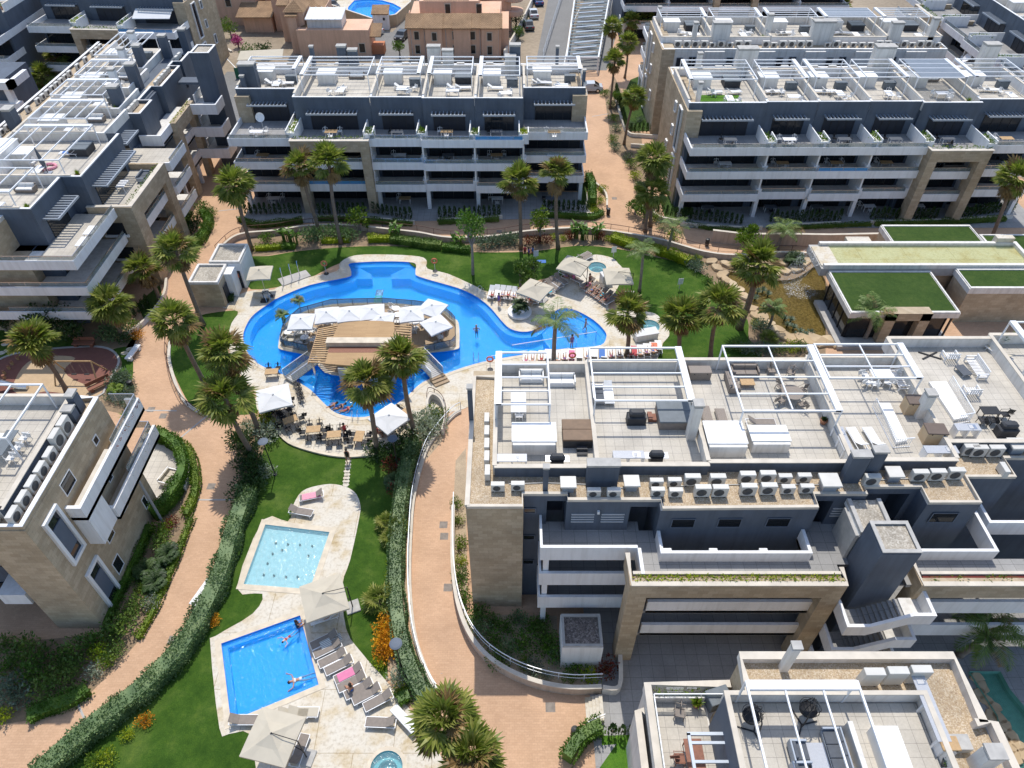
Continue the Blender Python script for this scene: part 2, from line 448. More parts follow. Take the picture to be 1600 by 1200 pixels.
leafmat('leaf', (.05, .10, .016), (.105, .18, .03), (.2, .26, .055))
leafmat('leaf_bright', (.06, .12, .012), (.12, .20, .015), (.22, .28, .02))
leafmat('leaf_lime', (.12, .20, .01), (.26, .33, .012), (.40, .42, .02))
leafmat('leaf_grey', (.07, .105, .07), (.13, .18, .12), (.22, .27, .19))
leafmat('leaf_dark', (.02, .048, .012), (.042, .085, .022), (.08, .13, .035))
leafmat('leaf_hedge', (.06, .115, .044), (.13, .21, .085), (.26, .34, .15), .9)
leafmat('leaf_box', (.038, .095, .009), (.08, .17, .02), (.15, .25, .03), .9)
leafmat('palm_leaf', (.09, .13, .017), (.21, .25, .045), (.42, .40, .13), 1.2, .34)
leafmat('feather_leaf', (.065, .12, .025), (.14, .22, .05), (.27, .31, .1), 1.2, .3)
leafmat('palm_dry', (.13, .08, .03), (.26, .165, .065), (.36, .25, .11), 1.2, .15)
leafmat('flower_orange', (.30, .10, .005), (.60, .24, .01), (.75, .42, .02), .9)
leafmat('flower_pink', (.22, .02, .12), (.42, .04, .24), (.5, .12, .3), .9)
leafmat('leaf_red', (.10, .015, .012), (.20, .03, .02), (.12, .10, .02), .9)
leafmat('leaf_white', (.16, .2, .13), (.30, .34, .25), (.55, .57, .48), .9)
mat('bark', (.2, .15, .11), .95, .25, 3, bmp=.8, bscale=14, fine=.3)
mat('bark_grey', (.25, .215, .18), .95, .2, 3, bmp=.6, bscale=14)
mat('pink_house', (.70, .45, .31), .85, .08, .4, fine=.08, streak=.15)
mat('pink_house_pale', (.64, .42, .3), .85, .08, .4, fine=.08)
mat('orange_house', (.55, .22, .11), .85, .1, .4)
mat('tan_block', (.45, .36, .24), .85, .15, .8)
for nm, c in dict(skin=(.42, .22, .14), skin_pale=(.55, .34, .25), hair_dark=(.02, .013, .01), hair_fair=(.28, .17, .07), cloth_black=(.012, .012, .014),
                  cloth_red=(.45, .04, .05), cloth_blue=(.04, .15, .45), cloth_white=(.75, .75, .73), cloth_pink=(.6, .16, .3), cloth_teal=(.03, .4, .5),
                  cloth_purple=(.2, .1, .32), ring_orange=(.62, .17, .08), pipe=(.5, .5, .5), clay=(.36, .16, .09), silver_car=(.5, .52, .54), blue_car=(.03, .07, .2),
                  dark_car=(.06, .065, .07), tyre=(.02, .02, .02), yellow=(.6, .45, .03), green_net=(.02, .14, .07)).items():
    mat(nm, c, .6, .06, 3)
for nm in ('silver_car', 'blue_car', 'dark_car'): M[nm].node_tree.nodes['Principled BSDF'].inputs['Roughness'].default_value = .25
def stripes(name, a, b_, sc, ax=0):
    m, nt, b = new(name); v = pos(nt, True)
    w = N(nt, 'ShaderNodeTexWave', Scale=sc); w.bands_direction = 'XYZ'[ax]; nt.links.new(v, w.inputs['Vector'])
    nt.links.new(ramp(nt, w.outputs['Fac'], [(.45, a), (.55, b_)]), b.inputs['Base Color']); b.inputs['Roughness'].default_value = .9
stripes('towel_pink', (.62, .12, .22), (.8, .5, .55), 3.2, 1)
stripes('towel_grey', (.2, .24, .24), (.75, .75, .72), 2.6, 1)
ORD = ['', 'first', 'second', 'third', 'fourth', 'fifth', 'sixth', 'seventh', 'eighth', 'ninth', 'tenth', 'eleventh', 'twelfth', 'thirteenth', 'fourteenth',
       'fifteenth', 'sixteenth', 'seventeenth', 'eighteenth', 'nineteenth', 'twentieth']
def ordinal(n):
    if n <= 20: return ORD[n]
    t = {2: 'twenty', 3: 'thirty', 4: 'forty', 5: 'fifty', 6: 'sixty', 7: 'seventy', 8: 'eighty', 9: 'ninety'}
    if n % 10 == 0: return {30: 'thirtieth', 40: 'fortieth', 50: 'fiftieth', 60: 'sixtieth', 70: 'seventieth', 80: 'eightieth', 90: 'ninetieth'}[n]
    return t[n // 10] + '-' + ORD[n % 10]
from mathutils.geometry import tessellate_polygon
HOLES = []
def sheet(name, outer, z, m, holes=None, kind='structure', parent=None):
    outer = ccw([tuple(p) for p in outer])
    hs = [h for h in (HOLES if holes is None else holes) if inside(h[0][0], h[0][1], outer)]
    loops = [[Vector((a, b, 0)) for a, b in outer]] + [[Vector((a, b, 0)) for a, b in ccw(h)[::-1]] for h in hs]
    flat = [p for l in loops for p in l]
    tri = tessellate_polygon(loops)
    mb = MB(); fs = []
    for t in tri:
        a, b, c = (flat[i] for i in t)
        fs.append(t if (b - a).cross(c - a).z > 0 else (t[0], t[2], t[1]))
    mb.add([(p.x, p.y, z) for p in flat], fs)
    o = mb.build(name, M[m], parent)
    if kind: o['kind'] = kind
    return o
POOL = spline(G([(547,419),(545,414),(554,411),(599,409),(639,410),(650,414),(649,426),(655,433),(700,446),(722,453),(746,465),(766,481),(783,501),(797,514),(817,519),(837,515),
    (854,499),(867,487),(881,482),(901,486),(928,501),(945,518),(947,528),(938,540),(900,544),(867,547),(773,562),(732,572),(700,583),(660,598),(636,620),(612,636),(580,650),(550,652),
    (524,645),(506,630),(486,610),(470,600),(448,588),(420,577),(400,566),(386,549),(380,527),(386,507),(398,491),(422,474),(437,465),(484,446),(542,434),(549,428)]), 3)
SPLASH = G([(415,820),(515,832),(484,921),(381,913)])
KIDS = G([(346,1006),(469,962),(498,1070),(361,1127)])
def disc(px, py, r, n=24):
    x, y = W(px, py); return [(x + r * math.cos(2 * PI * k / n), y + r * math.sin(2 * PI * k / n)) for k in range(n)]
JAC1 = disc(933, 418, 1.05); JAC2 = disc(1015, 510, 1.05); JAC3 = disc(604, 1200, 1.0)
POND = spline(G([(1125,428),(1135,424),(1150,426),(1180,433),(1210,438),(1240,436),(1262,424),(1276,416),(1290,440),(1305,470),(1330,530),(1322,533),(1290,531),(1250,531),(1228,528),(1215,516),(1195,502),(1172,488),(1165,470),(1150,455),(1135,448),(1126,438)]), 3)
GREEN = G([(1512,1052),(1560,1052),(1575,1080),(1600,1110),(1640,1180),(1640,1230),(1585,1230),(1555,1120)])
FARP = spline([(-34.0,158.5),(-31,156),(-27.5,153),(-25.6,156),(-23.2,157.5),(-23.4,163),(-28,168),(-34,168)], 2)
HOLES += [POOL, SPLASH, KIDS, JAC1, JAC2, JAC3, POND, GREEN, FARP]
sheet('ground', [(-320, -40), (320, -40), (320, 420), (-320, 420)], 0, 'earth')
sheet('paving', [(-68, 4), (70, 4), (70, 112), (24, 150), (13, 150), (10, 100), (-40, 98), (-68, 112)], .006, 'paving')
struct(MB().prism(G([(835,110),(862,-30),(900,-30),(880,110)]), .0, .012).build('road', M['asphalt']))
sheet('road', G([(880,110),(905,20),(925,-30),(985,-30),(948,110)]), .014, 'asphalt')
sheet('road', [(-50, 101), (-30, 101), (-31, 112), (-38, 127), (-50, 128)], .010, 'asphalt'); sheet('road', [(-27, 133), (-18.8, 133), (-19, 142), (-17.5, 152), (-10, 175), (-12, 200), (-19.5, 200), (-20.5, 160), (-23, 150)], .012, 'asphalt')
sheet('road', [(-27, 133), (-23, 148), (-28, 149), (-39.5, 160), (-45, 185), (-56, 185), (-44, 158), (-30, 142)], .016, 'asphalt')
mb = MB()
for a, b in (((268,52),(250,86)), ((243,53),(225,80)), ((880,108),(893,40)), ((893,40),(905,15)), ((905,15),(930,5)), ((300,64),(345,82)), ((345,82),(372,110)), ((505,10),(582,66))):
    p, q = W(*a), W(*b); mb.beam((p[0], p[1], .022), (q[0], q[1], .022), .16, .004)
struct(mb.build('road_marking', M['line_paint']))
LAWNS = [
 G([(428,664),(450,692),(492,706),(530,713),(560,713),(592,708),(625,694),(640,705),(632,760),(622,800),(618,860),(616,950),(606,1030),(600,1065),(540,1065),(500,1110),(425,1165),(392,1215),(300,1215),(90,1215),(165,1135),(230,1085),(285,1026),(330,960),(360,890),(382,810),(395,750),(408,715)]),
 G([(372,485),(376,493),(360,515),(355,540),(363,570),(383,600),(398,622),(402,645),(340,648),(303,637),(284,610),(268,572),(265,545),(275,520),(295,500),(325,490)]),
 G([(392,452),(385,420),(388,402),(420,400),(470,392),(560,385),(650,386),(740,394),(830,393),(900,384),(960,388),(1005,398),(1060,410),(1092,425),(1112,440),(1125,460),(1140,480),(1168,500),(1170,530),(1190,560),(1100,575),(1040,575),(1000,560),(960,470),(880,430),(760,460),(660,425),(620,400),(540,408),(470,440)]),
]
for i, l in enumerate(LAWNS): sheet('lawn', spline(l, 3), .016 + i * .001, 'lawn')
sheet('lawn', spline(G([(0,470),(60,500),(140,548),(120,552),(40,552),(0,562)]), 2), .0195, 'lawn')
sheet('lawn', spline(G([(172,548),(205,545),(206,600),(190,606),(176,596),(190,572),(186,556)]), 3), .0195, 'lawn')
DECK1 = G([(345,478),(372,487),(362,505),(357,530),(363,562),(380,592),(398,612),(402,640),(425,655),(432,668),(450,690),(492,704),(530,711),(560,711),(592,706),(625,692),(650,668),(665,650),(690,645),(722,640),(760,620),(770,600),(1000,575),(1036,536),(1046,520),(1032,497),(1016,488),(985,486),(950,482),(965,450),(975,425),(966,412),(956,403),(932,398),(918,402),(912,410),(878,430),(858,445),(812,454),(764,456),(740,446),(700,428),(668,420),(667,408),(655,401),(610,398),(556,399),(532,410),(526,424),(484,433),(437,448),(425,453),(385,456)])
sheet('pool_deck', spline(DECK1, 3), .03, 'travertine')
DECK2 = G([(329,1009),(337,994),(395,959),(410,928),(370,919),(412,812),(450,815),(458,790),(472,768),(497,759),(525,757),(552,767),(563,788),(561,812),(547,876),(535,915),(541,983),(565,1020),(600,1060),(640,1108),(668,1150),(690,1230),(430,1230),(392,1148),(358,1147),(343,1138)])
D2 = []
sheet('pool_deck', spline(DECK2, 3), .031, 'travertine')
mb = MB(); mb.ring(SPLASH, offset(SPLASH, .38), .045)
mb2 = MB(); mb2.ring(KIDS, offset(KIDS, .32), .045)
for nm, pl, wd in (('pool_coping', POOL, .38), ('pool_coping', SPLASH, .45), ('pool_coping', KIDS, .4), ('spa_coping', JAC1, .25), ('spa_coping', JAC2, .25), ('spa_coping', JAC3, .25)):
    q = ccw(pl); o = offset(q, wd); n = len(q)
    mb = MB(); mb.ring(q, o, .055)
    mb.add([(a, b, .055) for a, b in o] + [(a, b, .0) for a, b in o], [(i, (i + 1) % n, n + (i + 1) % n, n + i) for i in range(n)])
    struct(mb.build(nm, M['coping']))
def basin(nm, pl, depth, m, shelf=0, sz=-.28, lip=.05, m2=None):
    q = ccw(pl); n = len(q); mb = MB()
    def wall(p, z0, z1, mm): mb.add([(a, b, z0) for a, b in p] + [(a, b, z1) for a, b in p], [(i, (i + 1) % n, n + (i + 1) % n, n + i) for i in range(n)], mm)
    if shelf:
        r = offset(q, -shelf); wall(q, sz, lip, 1); mb.ring(q, r, sz, 1); wall(r, -depth, sz, 0); sheet('pool_floor', q, -depth, m, [])
    else:
        wall(q, -depth, lip, 0); mb.poly([(a, b, -depth) for a, b in q], 0)
    return struct(mb.build(nm, [M[m], M[m2 or m]]))
pb = basin('pool_basin', POOL, 1.35, 'pool_blue', .62, m2='pool_shelf')
mb = MB()
mb.prism(G([(845,507),(868,490),(882,485),(900,489),(926,503),(941,519),(943,528),(934,537),(898,541),(862,544),(850,528)]), -1.35, -.38, 0)
mb.prism(G([(548,421),(549,416),(560,414),(572,421),(580,425),(580,432),(552,432)]), -1.35, -.34, 0)
mb.prism(G([(648,420),(645,413),(636,413),(622,420),(611,425),(611,432),(650,432)]), -1.35, -.34, 0)
struct(mb.build('pool_shelf', M['pool_shelf']))
mb = MB()
for (xa, xb) in ((488, 518), (620, 650)):
    xa, xb, ya = W(xa, 615)[0], W(xb, 615)[0], W(500, 592)[1]
    for k in range(6): mb.box(xa, xb, ya - .42 * (k + 1), ya - .42 * k, -1.34, -1.1 + .14 * k)
for k in range(6):
    f = k / 6
    for (a, b) in (((549,417),(573,422)), ((641,414),(619,422))):
        p = Vector(W(*a)).lerp(Vector(W(*b)), f); mb.beam((p.x, p.y, -.33 + .02 * k), (p.x, p.y - 1.0, -.33 + .02 * k), .06, .03)
struct(mb.build('pool_steps', M['pool_shelf']))
sheet('pool_water', POOL, -.08, 'water', [])
basin('pool_basin', SPLASH, .28, 'pool_aqua'); sheet('pool_water', SPLASH, -.03, 'water_aqua', [])
basin('pool_basin', KIDS, .65, 'pool_blue', .35, -.22, m2='pool_shelf'); sheet('pool_water', KIDS, -.06, 'water', [])
for j in (JAC1, JAC2, JAC3):
    basin('spa_basin', j, .9, 'spa_floor', .38, -.42, m2='spa_floor'); sheet('spa_water', j, -.05, 'water_aqua', [])
basin('pond_basin', POND, .35, 'pond_bed', lip=.02); sheet('pond_water', POND, -.06, 'water_pond', [])
basin('pond_basin', GREEN, .4, 'pool_green', lip=.3); sheet('pond_water', GREEN, -.06, 'water_green', [])
basin('pool_basin', FARP, 1.2, 'pool_blue', .6, m2='pool_shelf'); sheet('pool_water', FARP, -.05, 'water', [])
x0, y0 = W(600, 452, -1.3); x1, y1 = W(588, 467, -1.3); x2, y2 = W(596, 471, -1.3)
lx, rx = W(586, 461, -1.3)[0], W(598, 461, -1.3)[0]
ty, my, by = W(592, 452, -1.3)[1], W(592, 461.5, -1.3)[1], W(592, 474, -1.3)[1]
mb = MB(); z = -1.342
mb.box(lx, rx, my, ty, -1.349, z, 0); mb.box(lx, rx, by, my, -1.349, z, 1)
w_ = rx - lx; h_ = ty - my
def stroke(a, b, w=.13): mb.beam((lx + a[0] * w_, my + a[1] * h_, z + .006), (lx + b[0] * w_, my + b[1] * h_, z + .006), w, .006, 2)
stroke((.82, .92), (.82, .58)); stroke((.82, .75), (.18, .75))
stroke((.18, .46), (.82, .46)); stroke((.82, .46), (.45, .28)); stroke((.45, .28), (.82, .10)); stroke((.82, .10), (.18, .10))
h_ = my - by; my_ = my; my = by
stroke((.75, .8), (.3, .8), .1); stroke((.3, .8), (.3, .3), .1); stroke((.3, .3), (.75, .3), .1)
my = my_
o = mb.build('logo_tiles', [M['pool_brown'], M['logo_green'], M['line_paint']], pb)
mb = MB()
for a, b in ((430,846),(449,848),(468,849),(487,851),(425,863),(481,866),(417,878),(411,896),(427,897),(446,899),(464,899),(440,857)):
    x, y = W(a, b); mb.lathe([(.09, -.275), (.09, -.2), (.03, -.16), (.02, -.02)], 8, 0, (x, y))
struct(mb.build('pool_jets', M['black_metal']))
BED = dict(
 nw=G([(164,990),(238,822),(300,805),(292,838),(270,890),(240,958),(216,1002),(182,1042),(145,1079),(118,1099),(44,1126),(0,1132),(-40,1140),(-40,1010)]),
 curve=G([(242,680),(268,688),(292,700),(308,722),(314,755),(308,790),(296,815),(240,812),(275,785),(292,750),(285,712),(265,696)]),
 rail=G([(652,735),(640,790),(634,880),(638,980),(656,1042),(688,1095),(660,1115),(612,1060),(603,1000),(618,930),(622,850),(618,800),(630,740),(645,690),(672,655),(700,655),(690,690)]),
 north=G([(385,372),(430,366),(500,358),(565,359),(610,365),(660,371),(704,377),(775,374),(822,367),(894,362),(941,365),(989,369),(1036,379),(1060,386),(1100,398),(1130,415),(1110,436),(1085,425),(1050,408),(1000,396),(960,386),(900,383),(830,392),(740,393),(650,386),(560,384),(470,391),(420,399),(390,402)]),
 pond=G([(1090,425),(1110,405),(1150,402),(1230,402),(1290,402),(1290,560),(1160,562),(1150,500),(1125,470),(1115,445)]),
 left=G([(395,655),(425,660),(432,690),(412,715),(398,750),(384,810),(376,780),(372,720),(366,680),(380,655)]),
 hedge=G([(384,800),(366,880),(335,958),(290,1025),(232,1085),(165,1135),(95,1215),(130,1215),(180,1180),(240,1105),(300,1040),(345,965),(372,890),(400,780)]),
 play=G([(0,440),(150,480),(215,520),(208,545),(150,545),(0,510)]),
 side=G([(205,600),(208,545),(218,520),(205,530),(165,596),(148,628),(160,640),(206,650)]),
 east=G([(708,800),(712,720),(728,700),(730,960),(870,962),(872,1032),(962,1035),(965,1078),(880,1082),(830,1070),(780,1045),(744,1010),(720,970),(710,900)]),
 midn=G([(945,150),(960,120),(975,150),(1000,190),(1010,290),(1040,345),(1060,365),(1030,350),(1005,330),(990,290),(985,262),(955,232),(952,205)]))
for k, v in BED.items(): sheet('planting_bed', v, .010 + .0004 * len(k), 'sand_soil' if k in ('east', 'rail') else 'soil')
PLAY = spline(G([(-30,585),(0,562),(34,551),(75,546),(115,543),(152,542),(175,548),(186,562),(182,577),(169,598),(150,622),(60,632),(-30,640)]), 3)
sheet('playground', PLAY, .036, 'red_rubber')
sheet('playground', spline(G([(20,610),(35,575),(60,558),(90,556),(118,560),(100,580),(130,600),(165,598),(150,622),(120,618),(70,612),(50,618)]), 3), .040, 'tan_rubber')
mb = MB(); mb.kerb(PLAY, .22, 0, .10, closed=True); struct(mb.build('kerb', M['concrete']))
mb = MB()
for a, b in (((121,1098),(140,1142)), ((310,781),(366,781)), ((217,641),(276,642)), ((275,690),(322,651)), ((690,1052),(690,1052.5)), ((925,182),(950,178)), ((340,330),(375,326))):
    p, q = W(*a), W(*b); mb.beam((p[0], p[1], .012), (q[0], q[1], .012), .14, .006)
struct(mb.build('drain_channel', M['concrete']))
mb = MB()
for a, b in ((693,820),(694,838),(700,918),(255,650),(236,640),(330,760),(270,1000),(860,1105),(960,310),(780,362),(600,352),(1330,365),(420,357)):
    x, y = W(a, b); mb.box(x - .32, x + .32, y - .32, y + .32, .0, .012)
struct(mb.build('drain_cover', M['bark_grey']))
sheet('courtyard', [(5.2, 8), (75, 8), (75, 26), (5.2, 26)], .046, 'grey_tiles')
sheet('terrace_floor', G([(205,800),(235,690),(265,697),(283,714),(290,750),(272,785),(240,808)]), .045, 'roof_tiles')
sheet('terrace_floor', [(-34, 78.0), (10, 79.5), (10, 86), (-34, 86)], .045, 'grey_tiles')
sheet('terrace_floor', [(22, 77.2), (66, 77.2), (66, 86), (22, 86)], .045, 'grey_tiles')
for i, q in enumerate(([(900,285),(918,285),(915,320),(906,320)], [(985,125),(1010,115),(1035,205),(985,205),(965,170)], [(1040,345),(1030,310),(1070,300),(1085,335)], [(275,330),(300,335),(290,380),(250,420)], [(965,1160),(1000,1140),(1010,1200),(930,1210)], [(940,1150),(1000,1148),(1000,1160),(940,1165)], [(215,475),(250,445),(255,470),(225,500)])):
    sheet('lawn', G(q), .05 + .001 * i, 'bright_turf' if i in (4, 5) else 'turf')
mb = MB()
for k in range(9):
    x, y = W(545 - .6 * k, 716 + 5.2 * k)
    mb.prism([(x + .3 * math.cos(a * PI / 3) * rnd.uniform(.8, 1.15), y + .26 * math.sin(a * PI / 3)) for a in range(6)], .0, .05)
for a, b in ((8,538),(20,535),(12,548),(2,552),(195,552),(203,546)):
    x, y = W(a, b); mb.prism([(x + .38 * math.cos(t * PI / 6), y + .3 * math.sin(t * PI / 6)) for t in range(12)], .0, .05)
struct(mb.build('stepping_stones', M['travertine']))
def MM(m): return [M[q] if isinstance(q, str) else q for q in m] if isinstance(m, (list, tuple)) else (M[m] if isinstance(m, str) else m)
ZF = 12.06
def cap_wall(mb, pts, z0, z1, w=.2, m=0, mc=1, closed=False, ch=.06, over=.04):
    """low wall with a coping"""
    mb.kerb(pts, w, z0, z1 - ch, m, closed); mb.kerb(pts, w + 2 * over, z1 - ch, z1, mc, closed)
def rail_mb(pts, z0, z1, step=1.5):
    """glass balustrade: panes, top rail, posts"""
    mb = MB()
    mb.kerb(pts, .02, z0, z1 - .03, 0)
    for i in range(len(pts) - 1): mb.beam((pts[i][0], pts[i][1], z1), (pts[i + 1][0], pts[i + 1][1], z1), .05, .05, 1)
    for x, y, a in along(pts, step): mb.box(x - .02, x + .02, y - .02, y + .02, z0, z1, 1)
    return mb
def window_mb(x0, x1, y, z0, z1, n=3, face=-1):
    """sliding glazing in a wall facing -y (or +y): frame bars standing proud of dark panes"""
    mb = MB(); d = .05 * face
    mb.box(x0, x1, y + d * .3, y + d, z0, z1, 1)
    for k in range(n + 1):
        x = x0 + (x1 - x0) * k / n; mb.box(x - .035, x + .035, y + d, y + d * 1.7, z0, z1, 0)
    for z in (z0, z1): mb.box(x0, x1, y + d, y + d * 1.6, z - .035, z + .035, 0)
    return mb
def chimney_part(root, x0, x1, y0, y1, z0, z1, m='navy', loc=None):
    mb = MB(); mb.box(x0, x1, y0, y1, z0, z1 - .28, 0)
    mb.box(x0 - .05, x1 + .05, y0 - .05, y1 + .05, z1 - .12, z1, 1)
    mb.box(x0 + .03, x1 - .03, y0 + .03, y1 - .03, z1 - .28, z1 - .12, 1)
    part('chimney', mb, [M[m], M['grey_cap']], root, loc=loc)
LOCAL = {}
def toworld(root, x, y):
    a = root.rotation_euler[2]; l = root.location
    return (l.x + x * math.cos(a) - y * math.sin(a), l.y + x * math.sin(a) + y * math.cos(a))
TERR = []     # (root, x0, x1, y0, y1, words) in local coordinates
ROWS = []     # rows for air conditioners
def block(name, label, loc, rz, secs, D, wallm='navy', where='', ends=(True, True), stone_end=(0, 0), rear=True, rearm=None, ground_cols=True, seed=1, ac=True, chim=()):
    rg = random.Random(seed)
    t = thing(name, label, 'apartment building', (loc[0], loc[1], 0), rz)
    wl = MB(); L = secs[-1][1]; x00 = secs[0][0]
    for i, (x0, x1, yf, yp, k) in enumerate(secs):
        e0 = .0 if i == 0 else 0
        wl.box(x0 + .02, x1 - .02, yf + 3.2, D - .03 * (i % 2), 0, 9)
        wl.box(x0 + .01, x1 - .01, yp, D, 9, 12)
    part('wall', wl, M[wallm], t)
    if rearm: 
        mb = MB(); mb.box(x00 + .3, L - .3, D + .002, D + .12, 0, 12)
        for k in range(int(L / 7)):
            x = x00 + 3 + k * 7; mb.box(x, x + 2.8, D + .12, D + .55, 0, 12.1)
        part('rear_wall', mb, M[rearm], t)
        for k in range(int(L / 7)):
            x = x00 + 3.6 + k * 7
            part('window', window_mb(x + 3.2, x + 4.2, D + .12, 9.9, 11.3, 2, 1), [M['grey_metal'], M['window']], t)
            part('door', window_mb(x + 5.0, x + 5.9, D + .12, 9.0, 11.2, 1, 1), [M['grey_metal'], M['shutter']], t)
    for side, dep in enumerate(stone_end):
        if dep:
            xa = x00 - .18 if side == 0 else L + .18 - 1.8
            ya = secs[0 if side == 0 else -1][3] - .6
            mb = MB(); mb.box(xa, xa + 1.8, ya, D + .25, 0, 12.28)
            part('stone_gable', mb, M['stone'], t)
            xs = x00 - .18 if side == 0 else L + .18
            f = -1 if side == 0 else 1
            for (yy, z0, z1, w_) in ((ya + 2.2, 6.2, 11.4, 1.4), (ya + 2.2, .6, 5.2, 1.4), (ya + 5.5, 9.8, 11, .7), (ya + 5.5, 6.8, 8, .7), (ya + 7.5, 3.6, 5.0, .8)):
                mb = MB(); fr = .14 if w_ > 1 else .05
                mb.box(xs, xs + f * .22, yy - fr, yy, z0 - fr, z1 + fr); mb.box(xs, xs + f * .22, yy + w_, yy + w_ + fr, z0 - fr, z1 + fr)
                mb.box(xs, xs + f * .22, yy, yy + w_, z1, z1 + fr); mb.box(xs, xs + f * .22, yy, yy + w_, z0 - fr, z0)
                w = part('window', mb, M['white'], t)
                part('pane', MB().box(xs + f * .01, xs + f * .05, yy, yy + w_, z0, z1), M['window'], w)
    n = len(secs)
    for i, (x0, x1, yf, yp, k) in enumerate(secs):
        arch = k == 'arch'
        xa, xb = x0 + .05, x1 - .05
        for f in (1, 2, 3):
            z = 3 * f; back = yf + 3.2 if f < 3 else yp
            mb = MB()
            y_ = yf + (.35 if arch and f < 3 else 0) + (.5 if f == 1 and not arch and i % 2 else 0)
            mb.box(xa, xb, y_, back, z - .28, z, 1)
            mb.box(xa - .04, xb + .04, y_ - .15, y_, z - .3, z + .68, 0)
            if i == 0 and ends[0]: mb.box(xa - .15, xa, y_ - .149, D - 2 if f == 3 else back + 2, z - .301, z + .679, 0)
            if i == n - 1 and ends[1]: mb.box(xb, xb + .15, y_ - .149, D - 2 if f == 3 else back + 2, z - .301, z + .679, 0)
            if f == 3: mb.box(xa, xb, y_, back, z, z + .012, 2)
            part('balcony', mb, [M['white'], M['warm_white'], M['grey_tiles']], t)
            if not (arch and f == 3):
                blue = rg.random() < .18
                part('railing', rail_mb([(xa + .1, y_ - .05), (xb - .1, y_ - .05)], z + .68, z + 1.12), [M['blue_glass' if blue else 'rail_glass'], M['steel']], t)
            if i < n - 1 or not ends[1]:
                mb = MB()
                if f == 3:
                    mb.box(x1 - .6, x1 - .48, yf + .2, yp - .4, z, z + 1.5); mb.box(x1 + .48, x1 + .6, yf + .2, yp - 2.2, z, z + 1.5)
                    mb.box(x1 - .48, x1 + .48, yf + .2, yf + .32, z, z + 1.2); mb.box(x1 - .48, x1 + .48, yf + .32, yp - 2.2, z, z + .95)
                    part('planter', mb, M['white'], t)
                    mb = MB()
                    for q in range(5): mb.clump((x1 + rg.uniform(-.3, .3), yf + .6 + q * (yp - yf - 3) / 5, z + 1.15), (.35, .4, .35), 34, .26, rg)
                    part('planting', mb, M[rg.choice(['leaf_bright', 'leaf', 'leaf_bright', 'leaf_lime'])], t)
                else:
                    mb.box(x1 - .1, x1 + .1, yf + .3, back, z, z + 2.7); mb.box(x1 - .35, x1 + .35, yf + .25, yf + 1.3, z, z + 1.15)
                    part('partition', mb, M['white'], t)
        for f in (0, 1, 2):
            z = 3 * f
            part('window', window_mb(x0 + .5, x1 - .5, yf + 3.2, z + .1, z + 2.5, max(3, int((x1 - x0) / 1.5))), [M['black_metal'], M['window']], t)
        W_ = x1 - x0
        opn = rg.random() < .2
        part('glazed_door' if opn else 'roller_shutter', window_mb(x0 + W_ * .2, x1 - W_ * .2, yp, 9.05, 11.1, 4), [M['black_metal'], M['window' if opn else 'shutter']], t)
        mb = MB(); a, b = x0 + W_ * .17, x1 - W_ * .17
        mb.box(a, b, yp - 1.25, yp - 1.13, 11.3, 11.48)
        q = a
        while q < b - .1: mb.box(q, q + .13, yp - 1.13, yp, 11.32, 11.46); q += .46
        part('louvre_canopy', mb, M['grey_metal'], t)
        if ground_cols and not arch:
            part('column', MB().box(x0 - .02, x0 + .45, yf + .6, yf + 1.2, 0, 2.7), M['white'], t)
            if i == n - 1: part('column', MB().box(x1 - .45, x1, yf + .6, yf + 1.2, 0, 2.7), M['white'], t)
        if arch:
            mb = MB(); mb.box(x0, x0 + 1.05, yf - .55, yf + 1.0, 0, 8.3); mb.box(x1 - 1.05, x1, yf - .55, yf + 1.0, 0, 8.3)
            mb.box(x0, x1, yf - .551, yf - .15, 8.3, 9.65); mb.box(x0, x0 + .25, yf - .15, yp - 1, 8.3, 9.65); mb.box(x1 - .25, x1, yf - .15, yp - 1, 8.3, 9.65)
            part('stone_portal', mb, M['stone'], t)
            mb = MB(); mb.kerb([(x0, yp - 1), (x0, yf - .35), (x1, yf - .35), (x1, yp - 1)], .5, 9.65, 9.72)
            part('coping', mb, M['beige_cap'], t)
            mb = MB()
            for q in range(int((x1 - x0) / .5)): mb.clump((x0 + .5 + q * .5, yf + .25, 9.72), (.35, .2, .16), 12, .22, rg)
            part('planting', mb, M['leaf_bright'], t)
        mb = MB(); mb.box(x0 + .13, x1 - .13, yp + .13, D - 2.65, 12.0, ZF)
        part('roof', mb, M['roof_tiles'], t)
        mb = MB()
        cap_wall(mb, [(x0 + .1, D - 2.6), (x0 + .1, yp + .1), (x1 - .1, yp + .1)], 12, 13.05, .2)
        part('parapet', mb, [M['warm_white'], M['white']], t)
        part('wall', MB().box(x0 + .02, x1 - .02, yp - .03, yp - .004, 11.6, 12.98), M[wallm], t)
        mb = MB(); cap_wall(mb, [(x0 + .1, yp + .8), (x0 + .1, D - 2.6)], 13.04, 13.2, .198); cap_wall(mb, [(x0 + .2, D - 2.6), (x1, D - 2.6)], 12, 13.1, .2)
        if i == n - 1: cap_wall(mb, [(x1 - .1, yp + .8), (x1 - .1, D - 2.7)], 12, 13.15, .2)
        part('party_wall', mb, [M['white'], M['beige_cap']], t)
        TERR.append((t, x0 + .3, x1 - .3, yp + .5, D - 2.8, where, z))
    mb = MB(); mb.box(x00 + .1, L - .1, D - 2.45, D - .2, 12.0, 12.05); part('roof', mb, M['pebbles'], t)
    mb = MB(); cap_wall(mb, [(x00 + .1, D - 2.5), (x00 + .1, D - .05), (L - .1, D - .05), (L - .1, D - 2.5)], 12, 12.35, .24)
    part('parapet', mb, [M[rearm or wallm], M['white']], t)
    for c in chim:
        chimney_part(t, *c)
    if ac: ROWS.append((t, x00 + 1.0, L - 1.0, D - 1.25, where))
    return t
